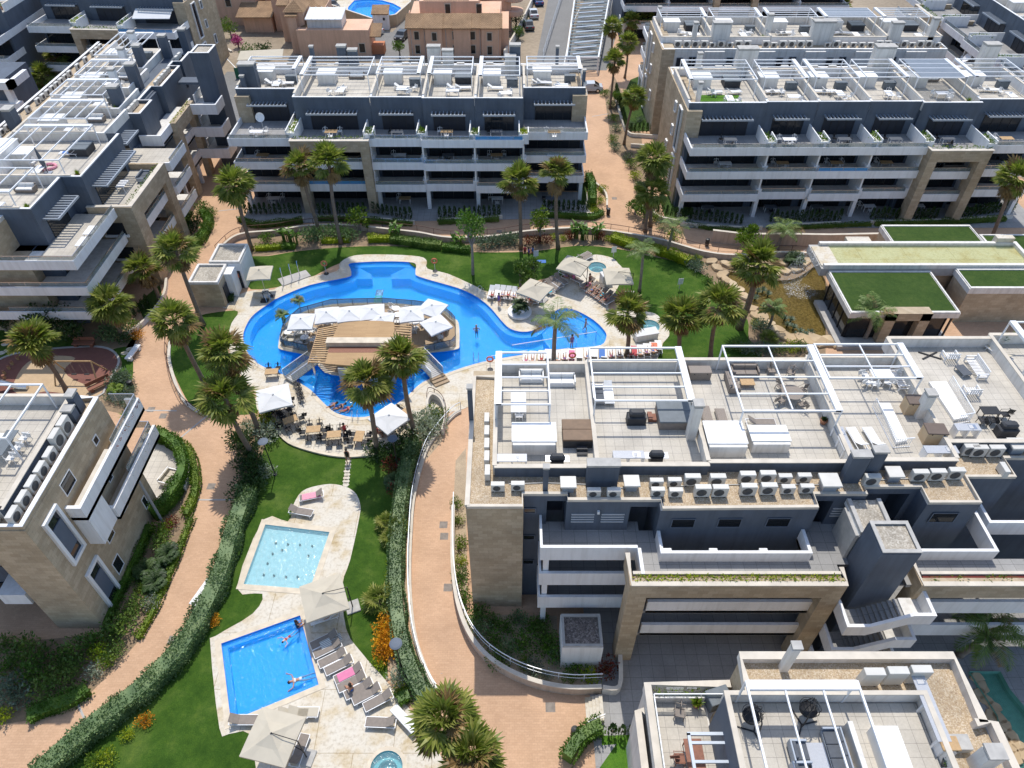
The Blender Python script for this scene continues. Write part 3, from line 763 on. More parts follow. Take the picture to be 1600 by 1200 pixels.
B5 = block('apartment_block', 'dark blue and white apartment block in the centre behind the curved path, facing the pool', (-33.9, 81.2), 0,
    [(0, 7.5, .3, 6.6, 'bal'), (7.5, 16.8, 0, 4.1, 'arch'), (16.8, 23.1, .2, 4.1, 'bal'), (23.1, 29.4, -.1, 3.8, 'bal'), (29.4, 35.3, -.1, 3.8, 'bal'), (35.3, 43.0, 2.0, 6.9, 'bal')], 16.6,
    where='centre block', stone_end=(1, 1), seed=3,
    chim=[(.2, 2.2, 8.6, 9.8, 12, 15.2), (.5, 1.0, 7.6, 8.1, 12, 14.2), (7.9, 8.4, 14.2, 14.7, 12, 15.4), (11.3, 12.5, 14.6, 15.4, 12, 15.3), (12.7, 13.9, 14.4, 15.2, 12, 14.9), (33.6, 35, 14.7, 15.6, 12, 15.4), (39.6, 40, 15.3, 15.8, 12, 15), (42.6, 43, 8.4, 8.9, 12, 14.6)])
for c in [(22.9, 24.6, 15.0, 15.9, 12, 15.1), (24.9, 26.3, 14.2, 15, 12, 14.9), (33.0, 34.4, 13.6, 14.5, 12, 14.4)]: chimney_part(B5, *c, m='warm_white')
B6 = block('apartment_block', 'long white banded apartment block at upper right with louvred canopies over its terraces', (21.0, 79.0), R(.6),
    [(0, 9.3, 0, 4.6, 'bal'), (9.3, 15.5, 0, 4.8, 'bal'), (15.5, 21.7, 0, 4.8, 'bal'), (21.7, 27.8, 0, 4.8, 'bal'), (27.8, 34.9, -.6, 4.4, 'arch'), (34.9, 42.5, .3, 5.3, 'bal')], 17.6,
    where='upper right block', stone_end=(1, 0), seed=5,
    chim=[(3.0, 3.6, 15.7, 16.3, 12, 14.8), (8.0, 10.6, 15.4, 16.6, 12, 15.4), (25.6, 28.1, 15.3, 16.6, 12, 15.6), (39.5, 41.4, 15.4, 16.6, 12, 15.8), (1.2, 1.7, 6.2, 6.7, 12, 14.8)])
for ch in list(B6.children):
    if ch.name.startswith('chimney'):
        ch.data = ch.data.copy(); ch.data.materials[0] = M['warm_white']
B7 = block('apartment_block', 'white apartment block seen from its rear, directly behind the long upper right block', (60.5, 121.0), PI,
    [(0, 7.6, 0, 6.3, 'bal'), (7.6, 16.0, 0, 6.3, 'bal'), (16, 24, 0, 6.3, 'bal'), (24, 32, 0, 6.3, 'bal'), (32, 39.5, 0, 6.3, 'bal')], 17.6, wallm='warm_white', rearm='warm_white',
    where='white block behind', stone_end=(0, 1), seed=8,
    chim=[(1.2, 2.0, 14.3, 15.1, 12, 15.5), (6, 7.6, 14.4, 15.3, 12, 15), (15.5, 18.6, 14.3, 15.4, 12, 15.2), (23.5, 24.3, 12, 12.8, 12, 15.3), (30, 32.5, 14.3, 15.4, 12, 15), (34.6, 35.2, 14.6, 15.3, 12, 15), (38.4, 38.9, 6.5, 7, 12, 14.6)])
for ch in list(B7.children):
    if ch.name.startswith('chimney'): ch.data.materials[0] = M['warm_white']
B10 = block('apartment_block', 'dark blue apartment block in the top right corner with white balconies facing left', (69.7, 140.0), -PI / 2,
    [(0, 8, 0, 6, 'bal'), (8, 16.5, -.6, 6, 'arch'), (16.5, 25, 0, 6, 'bal'), (25, 34, -.6, 6, 'bal'), (34, 41, .3, 6.2, 'bal')], 17.5, where='top right block', seed=11, ac=False)
B11 = block('apartment_block', 'apartment block cut by the top edge beside the carport, with long white balcony bands', (20.6, 141.5), R(.5),
    [(0, 8, 0, 6, 'bal'), (8, 16, 0, 6, 'bal'), (16, 24, -.5, 6, 'arch'), (24, 32, 0, 6, 'bal'), (32, 41, 0, 6, 'bal')], 17, where='top edge block', seed=13, ac=False)
B8 = block('apartment_block', 'apartment block in the top left corner with a white awning and stone gable', (-77.2, 120.8), R(-3),
    [(0, 7.6, .4, 6, 'bal'), (7.6, 15.6, -.4, 5.6, 'arch'), (15.6, 24.5, -1.4, 4.8, 'bal')], 16, where='top left block', seed=17, stone_end=(0, 1), ac=False)
B8b = block('apartment_block', 'white banded apartment wing at the left edge of the photo top', (-104.5, 115.5), R(0),
    [(0, 8, 0, 4, 'bal'), (8, 16, 0, 4, 'bal'), (16, 25.5, 0, 4, 'bal')], 18, where='far left block', seed=19, ac=False, ends=(True, True))
B9 = thing('apartment_block', 'corner of a white balcony with a dark awning cut by the left edge', 'apartment building', (-76, 100, 0))
mb = MB(); mb.box(-84, -70, 99.5, 106, 0, 9.6); part('wall', mb, M['navy'], B9, loc=(-76, 100, 0))
mb = MB(); mb.box(-84, -68.4, 98.2, 99.5, 8.7, 9.7); mb.box(-69, -68.4, 98.2, 103, 8.7, 9.7); mb.box(-70, -69.2, 98.6, 99.4, 0, 8.7); mb.box(-84, -68.6, 98.4, 99.5, 5.7, 6.7); part('balcony', mb, M['white'], B9, loc=(-76, 100, 0))
B4 = thing('apartment_block', 'left apartment block with stone cube, dark blue penthouses and white balconies facing the path', 'apartment building', (-47, 66, 0)); lc = (-47, 66, 0)
def p4(n, mb, m, lab=None): return part(n, mb, MM(m), B4, lab, loc=lc)
mb = MB()
mb.box(-58.5, -44.6, 58.6, 80.6, 0, 9); mb.box(-58.5, -45.3, 59.6, 65.8, 9, 12); mb.box(-58.5, -43.25, 65.82, 75.6, 9, 12.0); mb.kerb([(-55, 59.56), (-45.26, 59.56), (-45.26, 65.8)], .06, 11.9, 12.98); mb.kerb([(-45.2, 65.76), (-43.21, 65.76), (-43.21, 75.64), (-44.8, 75.64)], .06, 11.9, 12.98); mb.box(-58.5, -44.9, 75.6, 104.5, 9, 12); mb.box(-58.5, -44.4, 80.6, 106, 0, 9); mb.box(-45.5, -43.6, 82, 86, 9, 12); mb.box(-45.5, -43.9, 90, 97, 9, 12)
mb.box(-45.49, -44.6, 86.3, 89.7, 9, 11.9); mb.box(-46, -44.2, 98.4, 102, 9, 12); p4('wall', mb, 'navy')
mb = MB(); mb.box(-40.6, -38.2, 93.4, 96.4, 0, 15); p4('stair_tower', mb, 'navy'); mb = MB(); cap_wall(mb, [(-40.5, 93.5), (-38.3, 93.5), (-38.3, 96.3), (-40.5, 96.3)], 15, 15.3, .22, 0, 1, True); mb.box(-40.4, -38.4, 93.6, 96.2, 15, 15.1, 2); p4('tower_coping', mb, ['navy', 'white', 'grey_pebbles'])
mb = MB(); mb.box(-43.6, -40.6, 94.2, 96, 11, 11.3); p4('bridge_roof', mb, 'navy')
mb = MB(); mb.box(-62, -48.2, 56.6, 60.0, 9, 12); mb.box(-62, -46.6, 57.4, 63, 0, 9); p4('stone_gable', mb, 'stone'); mb = MB(); cap_wall(mb, [(-62, 56.7), (-48.3, 56.7), (-48.3, 60.0)], 12, 12.4, .25); p4('parapet', mb, ['warm_white', 'white'])
mb = MB(); mb.box(-44.0, -39.3, 65.5, 66.1, 0, 9.7); mb.box(-39.7, -39.3, 66.1, 75.3, 7.9, 9.7); mb.box(-40.6, -39.3, 66.11, 67.4, 0, 7.9); mb.box(-40.6, -39.3, 74.0, 75.3, 0, 7.9); mb.box(-44, -39.7, 74.9, 75.3, 7.9, 9.7)
p4('stone_portal', mb, 'stone')
mb = MB(); mb.kerb([(-44, 65.75), (-39.55, 65.75), (-39.55, 75.05)], .55, 9.7, 9.77); p4('coping', mb, 'beige_cap')
mb = MB()
for q in range(18): mb.clump((-40.0, 66.4 + q * .48, 9.7), (.2, .35, .14), 10, .2)
p4('planting', mb, 'leaf_bright')
for z in (6.0, 3.0):
    w = p4('window', MB().box(-43.0, -40.9, 65.40, 65.5, z + .5, z + 1.9), 'window'); o = MB().box(-43.2, -40.7, 65.28, 65.5, z + .25, z + .5).build('sill', M['white'], w, None)
    o.data.transform(Matrix.Translation((47, -66, 0)))
for f in (1, 2, 3):
    z = 3 * f
    mb = MB()
    for (xa, xb, ya, yb, d) in ((-46.5, -41.2, 56.0, 65.4, 0), (-44.6, -39.9, 67.4, 74.0, 1), (-45.5, -39.6 + .25 * f, 75.4, 80.2, 0)):
        mb.box(xa, xb, ya, yb, z - .28, z, 1); mb.box(xb, xb + .15, ya, yb, z - .3, z + .68, 0)
        if not d: mb.box(xa - (18 if f == 3 else 14) if ya < 57 else xa, xb + .15, ya - .15, ya, z - .301, z + .679, 0)
    if f == 3: mb.box(-44.0, -39.9, 66.2, 75.2, 8.7, 9, 1)
    if f == 3: p4('terrace_floor', MB().box(-45.3, -41.2, 56.1, 65.4, 9.0, 9.02), 'roof_tiles'); p4('terrace_floor', MB().box(-43.3, -39.75, 66.15, 74.85, 9.0, 9.02), 'roof_tiles'); p4('terrace_floor', MB().box(-44.9, -39.0, 75.4, 80.2, 9.0, 9.02), 'roof_tiles')
    p4('balcony', mb, ['white', 'warm_white'])
    p4('railing', rail_mb([(-50 if f < 3 else -48.2, 56.1), (-41.1, 56.1), (-41.1, 65.3)], z + .68, z + 1.1), [M['rail_glass'], M['steel']])
    if f < 3: p4('railing', rail_mb([(-39.8, 67.5), (-39.8, 74)], z + .68, z + 1.1), [M['rail_glass'], M['steel']])
    p4('railing', rail_mb([(-39.5 + .25 * f, 75.5), (-39.5 + .25 * f, 80.1)], z + .68, z + 1.1), [M['rail_glass'], M['steel']])
for z in (0, 3, 6):
    mb = MB()
    for ya, yb in ((59, 65), (66.5, 74.8), (75.6, 80)): mb.box(-44.6, -44.52, ya, yb, z + .1, z + 2.5)
    p4('window', mb, 'window')
for (ya, yb, xw) in ((60.4, 64.8, -45.3), (66.8, 74.6, -43.25), (76.2, 79.8, -44.9)):
    p4('glazed_door', MB().box(xw, xw + .07, ya + .5, yb - .5, 9.05, 11.2), 'window')
    mb = MB(); mb.box(xw + 1.5, xw + 1.65, ya, yb, 11.3, 11.5); q = ya
    while q < yb: mb.box(xw, xw + 1.5, q, q + .15, 11.32, 11.48); q += .48
    p4('louvre_canopy', mb, 'grey_metal')
for f in (1, 2, 3):
    z = 3 * f; mb = MB()
    mb.box(-44.4, -41.8, 81.6, 92, z - .28, z, 1); mb.box(-44.4, -41.8, 81.4, 81.6, z - .3, z + 1.0, 0); mb.box(-42.0, -41.8, 81.6, 92.4, z - .301, z + .999, 0)
    mb.box(-41.8, -39.4, 91, 98, z - .28, z, 1); mb.box(-38.1, -37.9, 90.5, 93.3, z - .3, z + 1.0, 0); mb.box(-41.8, -37.9, 90.3, 90.5, z - .3, z + 1, 0); mb.box(-41.8, -38.1, 90.5, 93.3, z - .28, z - .01, 1); mb.box(-41.8, -41.65, 93.3, 98, z - .3, z + 1, 0)
    p4('balcony', mb, ['white', 'warm_white'])
mb = MB(); mb.box(-42.0, -41.2, 84.8, 86.2, 0, 8.4); mb.box(-42, -41.2, 90.4, 91.6, 0, 8.4); mb.box(-42.0, -41.2, 84.8, 91.6, 8.4, 10.0); p4('stone_portal', mb, 'stone')
mb = MB()
for q in range(12): mb.clump((-41.6, 85.1 + q * .55, 10.05), (.2, .3, .15), 12, .2)
p4('planting', mb, 'leaf_lime')
p4('column', MB().box(-42.2, -41.8, 83, 83.4, 0, 2.7), 'white'); p4('column', MB().box(-42.2, -41.8, 88.4, 88.8, 0, 2.7), 'white')
YS = [59.6, 65.8, 75.6, 82.0, 88.0, 94.4, 104.5]; XF = [-45.3, -43.25, -44.9, -45.8, -47.0, -47.6]
for i in range(6):
    ya, yb, xf = YS[i], YS[i + 1], XF[i]
    p4('roof', MB().box(-55.0, xf - .25, ya + .2, yb - .13, 12, ZF), 'roof_tiles')
    mb = MB(); cap_wall(mb, [(-55, ya + .1), (xf - .1, ya + .1), (xf - .1, yb - .1)], 12, 13.05, .2); p4('parapet', mb, ['warm_white', 'white'])
    mb = MB(); cap_wall(mb, [(-55, ya + .1), (xf - 1.0, ya + .1)], 13.04, 13.2, .198); cap_wall(mb, [(-55.1, ya), (-55.1, yb)], 12, 13.1, .2); p4('party_wall', mb, ['white', 'beige_cap'])
    TERR.append((B4, -55 + 47, xf - .4 + 47, ya + .4 - 66, yb - .4 - 66, 'left block', 0))
mb = MB(); mb.box(-58.4, -55.3, 60, 106, 12, 12.05); mb.box(-45.4, -43.7, 82.2, 85.8, 12, 12.04); mb.box(-46.2, -44, 90.2, 96.8, 12, 12.04); p4('roof', mb, 'pebbles')
mb = MB(); cap_wall(mb, [(-55.2, 60.1), (-58.4, 60.1), (-58.4, 106)], 12, 12.4, .24)
cap_wall(mb, [(-46.3, 82.1), (-43.7, 82.1), (-43.7, 85.9), (-45.3, 85.9), (-45.3, 90.1), (-44, 90.1), (-44, 96.9), (-45.4, 96.9), (-45.4, 98.5), (-44.3, 98.5), (-44.3, 102)], 12, 12.45, .22)
p4('parapet', mb, ['navy', 'white'])
ROWS.append((B4, 61.5, 104, -57.3, 'left block far side'))
for c in ((-56.6, -55.6, 77.6, 78.8, 12, 14.8), (-47.2, -46.0, 83.4, 84.4, 12, 15.0), (-47.6, -46.4, 89.8, 90.8, 12, 15.2), (-48.8, -47.8, 95.6, 96.6, 12, 15.4), (-47.4, -46.4, 100.5, 101.4, 12, 15), (-45.6, -44.6, 103, 104, 12, 15)): chimney_part(B4, *c, loc=lc)
for c in ((-49.0, -48.2, 88.2, 88.9, 12, 15.2), (-50.3, -49.5, 94.6, 95.4, 12, 15.4), (-51.5, -50.7, 101, 101.8, 12, 15.3), (-55.3, -54.5, 72.2, 73, 12, 14.4)): chimney_part(B4, *c, m='white', loc=lc)
for (x0, x1, y0, y1) in ((-54.6, -52.4, 67.3, 72.2), (-54.6, -52.6, 61.2, 65)):
    mb = MB(); mb.box(x0, x1, y0, y1, ZF, 13.9); mb.box(x0 - .1, x1 + .1, y0 - .1, y1 + .1, 13.9, 14.0); p4('stair_hatch', mb, 'white')
B3 = thing('apartment_block', 'near left apartment block with stone side wall, framed windows and row of air conditioners', 'apartment building', (-33, 31, 0)); l3 = (-33, 31, 0)
def p3_(n, mb, m, par=None): return part(n, mb, MM(m), par or B3, loc=l3)
mb = MB(); mb.box(-50, -32.3, 26.6, 34.6, 0, 12); p3_('wall', mb, 'navy')
mb = MB(); mb.box(-32.3, -29.0, 24.35, 35.3, 0, 12.1); mb.box(-34.2, -32.3, 24.36, 26.6, 9.6, 12.1); p3_('stone_gable', mb, 'stone')
mb = MB(); cap_wall(mb, [(-36, 24.5), (-29.15, 24.5), (-29.15, 35.2), (-30.35, 35.2)], 12.1, 12.5, .26, 0, 1); p3_('parapet', mb, ['stone', 'white'])
p3_('roof', MB().box(-36, -29.3, 24.6, 35.1, 12.1, 12.14), 'pebbles')
p3_('roof', MB().box(-48, -30.5, 25.4, 34.7, 12.14, 12.2), 'roof_tiles')
mb = MB(); cap_wall(mb, [(-48, 25.3), (-30.42, 25.3)], 12.1, 13.1, .2, 0, 2); cap_wall(mb, [(-30.4, 25.2), (-30.5, 34.8)], 12.1, 13.1, .24, 1, 2); cap_wall(mb, [(-48, 34.8), (-30.4, 34.8)], 12.1, 13.1, .2, 0, 2); mb.kerb([(-30.27, 25.2), (-30.37, 34.8)], .03, 12.2, 12.98, 1)
p3_('parapet', mb, ['warm_white', 'navy', 'beige_cap'])
def frame3(y0, y1, z0, z1, big=True):
    fr = .24 if big else .06; dp = .2 if big else .05; X = -29.0; mb = MB()
    mb.box(X, X + dp, y0, y0 + fr, z0, z1); mb.box(X, X + dp, y1 - fr, y1, z0, z1); mb.box(X, X + dp, y0 + fr, y1 - fr, z1 - fr, z1); mb.box(X, X + dp, y0 + fr, y1 - fr, z0, z0 + fr)
    w = p3_('window', mb, 'white'); p3_('pane', MB().box(X - .2, X + .02, y0 + fr, y1 - fr, z0 + fr, z1 - fr), 'window', w)
    if big: p3_('shutter', MB().box(X + .02, X + .08, y0 + fr + .03, y1 - fr - .05, z0 + fr + .7, z1 - fr - .9), 'navy_light', w)
frame3(25.4, 27.1, 6.5, 11.1); frame3(25.6, 27.3, .4, 4.9)
for (a, b, z0, z1) in ((28.2, 29.6, 10.3, 11.5), (32.6, 33.2, 10.2, 10.9), (28.6, 29.9, 6.9, 8.2), (31.9, 32.5, 7, 7.7), (28.8, 29.8, 3.9, 5.2), (27.9, 28.9, 1.2, 2.6), (31.5, 32.2, 3.9, 4.8), (33.6, 34.2, 1.4, 2.6)): frame3(a, b, z0, z1, False)
for z, xo, ye in ((9, -27.95, 37.6), (6, -27.8, 37.6)):
    ys = 27.5 if z == 9 else 29.7
    mb = MB(); mb.box(-29, xo, ys, ye, z - .3, z, 1); mb.box(xo - .2, xo, ys, ye, z - .301, z + 1.0, 0); mb.box(-29, xo - .2, ys, ys + .25, z - .3, z + 1.0, 0)
    if z == 9: mb.box(-29, xo - .01, 27.52, 29.6, 5.9, 8.7, 0); mb.box(-29, xo - .2, ye - .2, ye, z - .3, z + 1, 0)
    if z == 9: mb.box(-28.5, xo - .2, 27.75, 32.6, z, z + .95, 1)
    mb.box(-28.2, -28.05, 32.6, ye - .2, z, z + .75, 1); p3_('balcony', mb, ['white', 'beige_cap'])
    mb = MB(); mb.box(-28.05, xo - .2, 32.7, ye - .3, z, z + .7, 1)
    for q in range(10): mb.clump((-27.98, 33 + q * .46, z + .75), (.12, .22, .14), 9, .16)
    p3_('planting', mb, ['leaf_red' if z == 9 else 'leaf_dark', 'soil'])
    p3_('railing', rail_mb([(-28.1, 33), (-28.1, ye - .1), (-30, ye - .1)], z + .8, z + 1.5), [M['rail_glass'], M['steel']])
p3_('column', MB().tube([(-27.9, 33.2, 0), (-27.9, 33.2, 5.7)], .1, 10), 'grey_metal')
mb = MB(); mb.box(-34.4, -32.5, 24.9, 26.6, 8.6, 9.7); mb.box(-34.8, -32.9, 24.6, 26.6, 3.0, 4.2); mb.box(-40, -34.4, 25.2, 26.6, 5.8, 6.8); mb.box(-33.1, -32.5, 25.9, 26.6, 0, 3.0); p3_('balcony', mb, 'white')
p3_('window', MB().box(-39, -33.0, 26.5, 26.6, .2, 2.5), 'window'); p3_('window', MB().box(-39, -33.0, 26.52, 26.6, 4.6, 5.6), 'window')
mb = MB(); mb.beam((-31.1, 33.6, 12.2), (-31.0, 33.6, 13.6), .8, 1.1); chimney_part(B3, -30.2, -29.7, 33.9, 34.6, 12.1, 13.9, loc=l3); chimney_part(B3, -30.25, -29.6, 33.0, 33.6, 12.1, 13.4, loc=l3)
mb = MB()
for k in range(3): mb.tube([(-30.2 + .07 * k, 25.4, 12.25 + .06 * k), (-30.22 + .07 * k, 31.5, 12.25 + .06 * k)], .03, 6)
p3_('pipe', mb, 'pipe')
B1 = thing('apartment_block', 'large near right apartment block with stone tower, gravel roof and five tiled roof terraces', 'apartment building', (14, 32, 0)); l1 = (14, 32, 0)
def p1_(n, mb, m, par=None): return part(n, mb, MM(m), par or B1, loc=l1)
LINE = [(-2.75, 26.15), (.64, 26.15), (.64, 27.1), (3.45, 27.1), (3.45, 26.65), (9.2, 26.65), (9.2, 26.0), (18.75, 26.1), (18.75, 27.1), (22.1, 27.1), (22.1, 27.65), (25.7, 27.65), (25.7, 26.45), (28.85, 26.45), (28.85, 28.45), (32, 28.45), (32, 30), (46, 30)]
lo = [(.7, 27.0), (2.2, 27.0), (2.2, 28.2), (3.4, 28.2), (3.4, 26.55), (7.4, 26.55), (7.4, 28.4), (9.1, 28.4), (9.1, 25.9), (18.8, 26.0), (18.8, 28.6), (20.2, 28.6), (20.2, 27.0), (22.1, 27.0), (22.1, 29), (25.2, 29), (25.2, 27.55), (25.6, 27.55), (25.6, 26.35), (28.9, 26.35), (28.9, 28.35), (32, 28.35), (32, 29.9), (46, 29.9), (46, 40.5), (28.2, 40.5), (28.2, 38.4), (.7, 38.4)]
hi = [(.7, 27.0), (3.4, 27.0), (3.4, 26.55), (9.1, 26.55), (9.1, 25.9), (18.8, 26.0), (18.8, 27.0), (22.1, 27.0), (22.1, 27.55), (25.6, 27.55), (25.6, 26.35), (28.9, 26.35), (28.9, 28.35), (32, 28.35), (32, 29.9), (46, 29.9), (46, 40.5), (28.2, 40.5), (28.2, 38.4), (.7, 38.4)]
mb = MB(); mb.prism(lo, 0, 11.5); mb.prism(hi, 11.5, 12.0); p1_('wall', mb, 'navy')
mb = MB(); mb.box(-2.83, .7, 26.05, 38.4, 0, 12.0); p1_('stone_tower', mb, 'stone')
mb = MB(); mb.kerb(LINE, .2, 12.0, 12.22, 0); mb.kerb([(-2.75, 26.15), (-2.75, 37.6), (-1.2, 37.6)], .3, 12.0, 12.25, 0); p1_('parapet', mb, 'beige_cap')
mb = MB(); mb.prism([(-2.6, 26.3), (.5, 26.3), (.5, 27.25), (3.6, 27.25), (3.6, 26.8), (9.35, 26.8), (9.35, 26.15), (18.6, 26.25), (18.6, 27.25), (22.2, 27.25), (22.2, 27.8), (25.85, 27.8), (25.85, 26.6), (28.7, 26.6), (28.7, 28.6), (31.85, 28.6), (31.85, 30.15), (45, 30.15), (45, 33), (-1.3, 33), (-1.3, 37.4), (-2.6, 37.4)], 12.0, 12.05); p1_('roof', mb, 'pebbles')
PW = [(-1.1, 28.5, 38.2), (5.4, 28.7, 38.4), (12.45, 28.9, 38.6), (21.55, 29.2, 38.8), (28.3, 29.1, 41.0), (36.2, 30.6, 41.4)]
FY = [28.6, 28.75, 29.0, 29.15, 30.7]
BY = [38.2, 38.4, 38.6, 38.9, 41.0]
for i in range(5):
    xa, xb = PW[i][0], PW[i + 1][0]; ya, yb = FY[i], BY[i]
    p1_('roof', MB().box(xa + .1, xb - .1, ya + .1, yb, 12.04, ZF + .06), 'roof_tiles')
    mb = MB(); mb.box(xa, xb, ya - .12, ya - .02, 12.0, 12.96, 1); mb.box(xa, xb, ya - .02, ya + .1, 12.0, 12.96, 0); mb.box(xa - .02, xb + .02, ya - .17, ya + .14, 12.96, 13.03, 2)
    p1_('parapet', mb, ['warm_white', 'navy', 'beige_cap'])
    mb = MB(); cap_wall(mb, [(xa, yb), (xb, yb)], 12.0, 13.03, .22, 0, 1); p1_('parapet', mb, ['warm_white', 'beige_cap'])
for x, ya, yb in PW:
    mb = MB(); cap_wall(mb, [(x, ya + .12), (x, yb)], 12.0, 13.06, .2, 0, 1); p1_('party_wall', mb, ['warm_white', 'beige_cap'])
p1_('roof', MB().box(36.3, 46, 30.8, 41.4, 12.04, ZF + .06), 'roof_tiles'); mb = MB(); cap_wall(mb, [(36.2, 41.4), (46, 41.4)], 12, 13.03, .22); p1_('parapet', mb, ['warm_white', 'beige_cap'])
for a, b in ((9.95, 11.4), (12.85, 14.3), (15.9, 17.35)):
    p1_('window', window_mb(a, b, 25.92 + (a - 9) * .0103, 10.25, 11.15, 1), ['navy_light', 'window'])
p1_('window', window_mb(26.3, 27.9, 26.35, 10.2, 11.2, 1), ['navy_light', 'window'])
for z in (10.3, 7.3, 4.3): p1_('window', window_mb(.75, 1.5, 27.0, z, z + .5, 1), ['navy_light', 'window'])
mb = MB()
for xa, xb in ((3.75, 5.2), (5.65, 7.1)):
    for k in range(4): mb.box(xa, xb, 26.5, 26.55, 9.9 + k * .26, 9.98 + k * .26)
for k in range(4): mb.box(20.4, 21.9, 26.95, 27.0, 9.9 + k * .26, 9.98 + k * .26)
p1_('vent_louvre', mb, 'pipe')
p1_('door', MB().box(2.3, 3.3, 28.1, 28.18, 9.02, 11.2), 'shutter'); p1_('door', MB().box(7.6, 8.9, 28.3, 28.38, 9.02, 11.2), 'shutter'); p1_('door', MB().box(19, 20, 28.5, 28.58, 9.02, 11.2), 'shutter')
p1_('wall_lamp', MB().box(5.35, 5.5, 26.4, 26.55, 10.9, 11.15), 'white')
for f in (1, 2, 3):
    z = 3 * f
    mb = MB()
    mb.box(1.9, 8.2, 24.7, 27.2, z - .3, z, 1); mb.box(7.75, 20.2, 22.5, 24.3, z - .3, z - .001, 1); mb.box(7.75, 9.3, 24.3, 26.5, z - .3, z - .002, 1); mb.box(18.3, 24.0, 24.0, 27.2, z - .3, z - .003, 1); mb.box(24, 46, 22.6, 24.4, z - .3, z, 1)
    p1_('walkway', mb, ['white', 'grey_tiles'])
    mb = MB(); mb.box(1.9, 7.76, 24.5, 24.7, z - .31, z + 1.1); mb.box(1.75, 1.9, 24.5, 26.95, z - .31, z + 1.1); mb.box(7.74, 7.95, 22.7, 24.49, z - .31, z + 1.1); p1_('walkway_parapet', mb, 'white')
    if f < 3: p1_('walkway_parapet', MB().box(8.5, 18.8, 22.5, 22.7, z - .31, z + 1.1), 'white'); p1_('walkway_parapet', MB().box(25.6, 46, 22.5, 22.7, z - .31, z + 1.1), 'white')
    if f == 3:
        mb = MB(); mb.box(23.7, 30, 24.3, 24.5, z - .31, z + 1.0); mb.box(29.8, 30, 24.5, 28.3, z - .31, z + 1.0); p1_('walkway_parapet', mb, 'white')
        mb = MB(); mb.box(30.6, 46, 26.4, 26.6, z - .31, z + 1); mb.box(30.4, 30.6, 26.4, 29, z - .31, z + 1); p1_('walkway_parapet', mb, 'white')
    mb = MB(); mb.box(9.15, 18.5, 24.2, 24.4, z - .31, z + .95); mb.box(9.15, 9.35, 24.4, 25.85, z - .31, z + .95); mb.box(18.3, 18.5, 24.4, 25.95, z - .31, z + .95)
    for x in (9.36, 12.2, 15.3): mb.box(x, x + .5, 24.39, 24.6, z - .3, z + .9)
    p1_('walkway_parapet', mb, 'white')
mb = MB(); mb.box(2.0, 2.35, 24.75, 25.1, 0, 8.7); p1_('column', mb, 'white')
for xa, xb in ((7.0, 19.95), (24.3, 39)):
    mb = MB(); mb.box(xa, xa + 1.15, 22.0, 23.0, 0, 8.5); mb.box(xb - 1.15, xb, 22.0, 23.0, 0, 8.5); mb.box(xa, xb, 21.999, 22.5, 8.5, 9.95); mb.box(xa, xa + .2, 22.5, 24.2, 8.5, 9.95)
    p1_('stone_portal', mb, 'stone')
    mb = MB(); mb.kerb([(xa + .1, 24.2), (xa + .1, 22.08), (xb - .05, 22.08), (xb - .05, 23.2)], .3, 9.95, 10.03); mb.box(xa + .26, xb - .2, 22.72, 22.92, 9.0, 10.03); p1_('coping', mb, 'beige_cap')
    mb = MB(); mb.box(xa + .3, xb - .25, 22.25, 22.7, 9.6, 9.9, 1)
    q = xa + .5
    while q < xb - .4:
        if xa < 10 or rnd.random() < .45: mb.clump((q, 22.46, 10.0), (.26, .2, .14), 20 if xa < 10 else 10, .16)
        q += .24
    p1_('planting', mb, ['leaf_lime' if xa < 10 else 'leaf_bright', 'leaf_red' if xa > 10 else 'soil'])
mb = MB(); mb.box(20.95, 23.2, 22.25, 24.4, 0, 12.9); p1_('stair_tower', mb, 'navy')
mb = MB(); cap_wall(mb, [(21.06, 22.36), (23.09, 22.36), (23.09, 24.29), (21.06, 24.29)], 12.9, 13.1, .24, 0, 1, True); mb.box(21.15, 23, 22.45, 24.2, 12.9, 12.96, 2); p1_('tower_coping', mb, ['navy', 'grey_cap', 'grey_pebbles'])
mb = MB(); mb.box(20.9, 23.0, 24.45, 26.95, 11.3, 11.6, 0); mb.box(20.9, 21.15, 24.45, 26.95, 11.6, 11.85, 1); mb.box(22.75, 23, 24.45, 26.95, 11.6, 11.85, 1); mb.box(21.15, 22.75, 24.45, 26.95, 11.6, 11.66, 2); mb.box(20.7, 20.9, 24.45, 26.5, 8.9, 11.5, 1); p1_('bridge_roof', mb, ['white', 'grey_cap', 'grey_pebbles'])
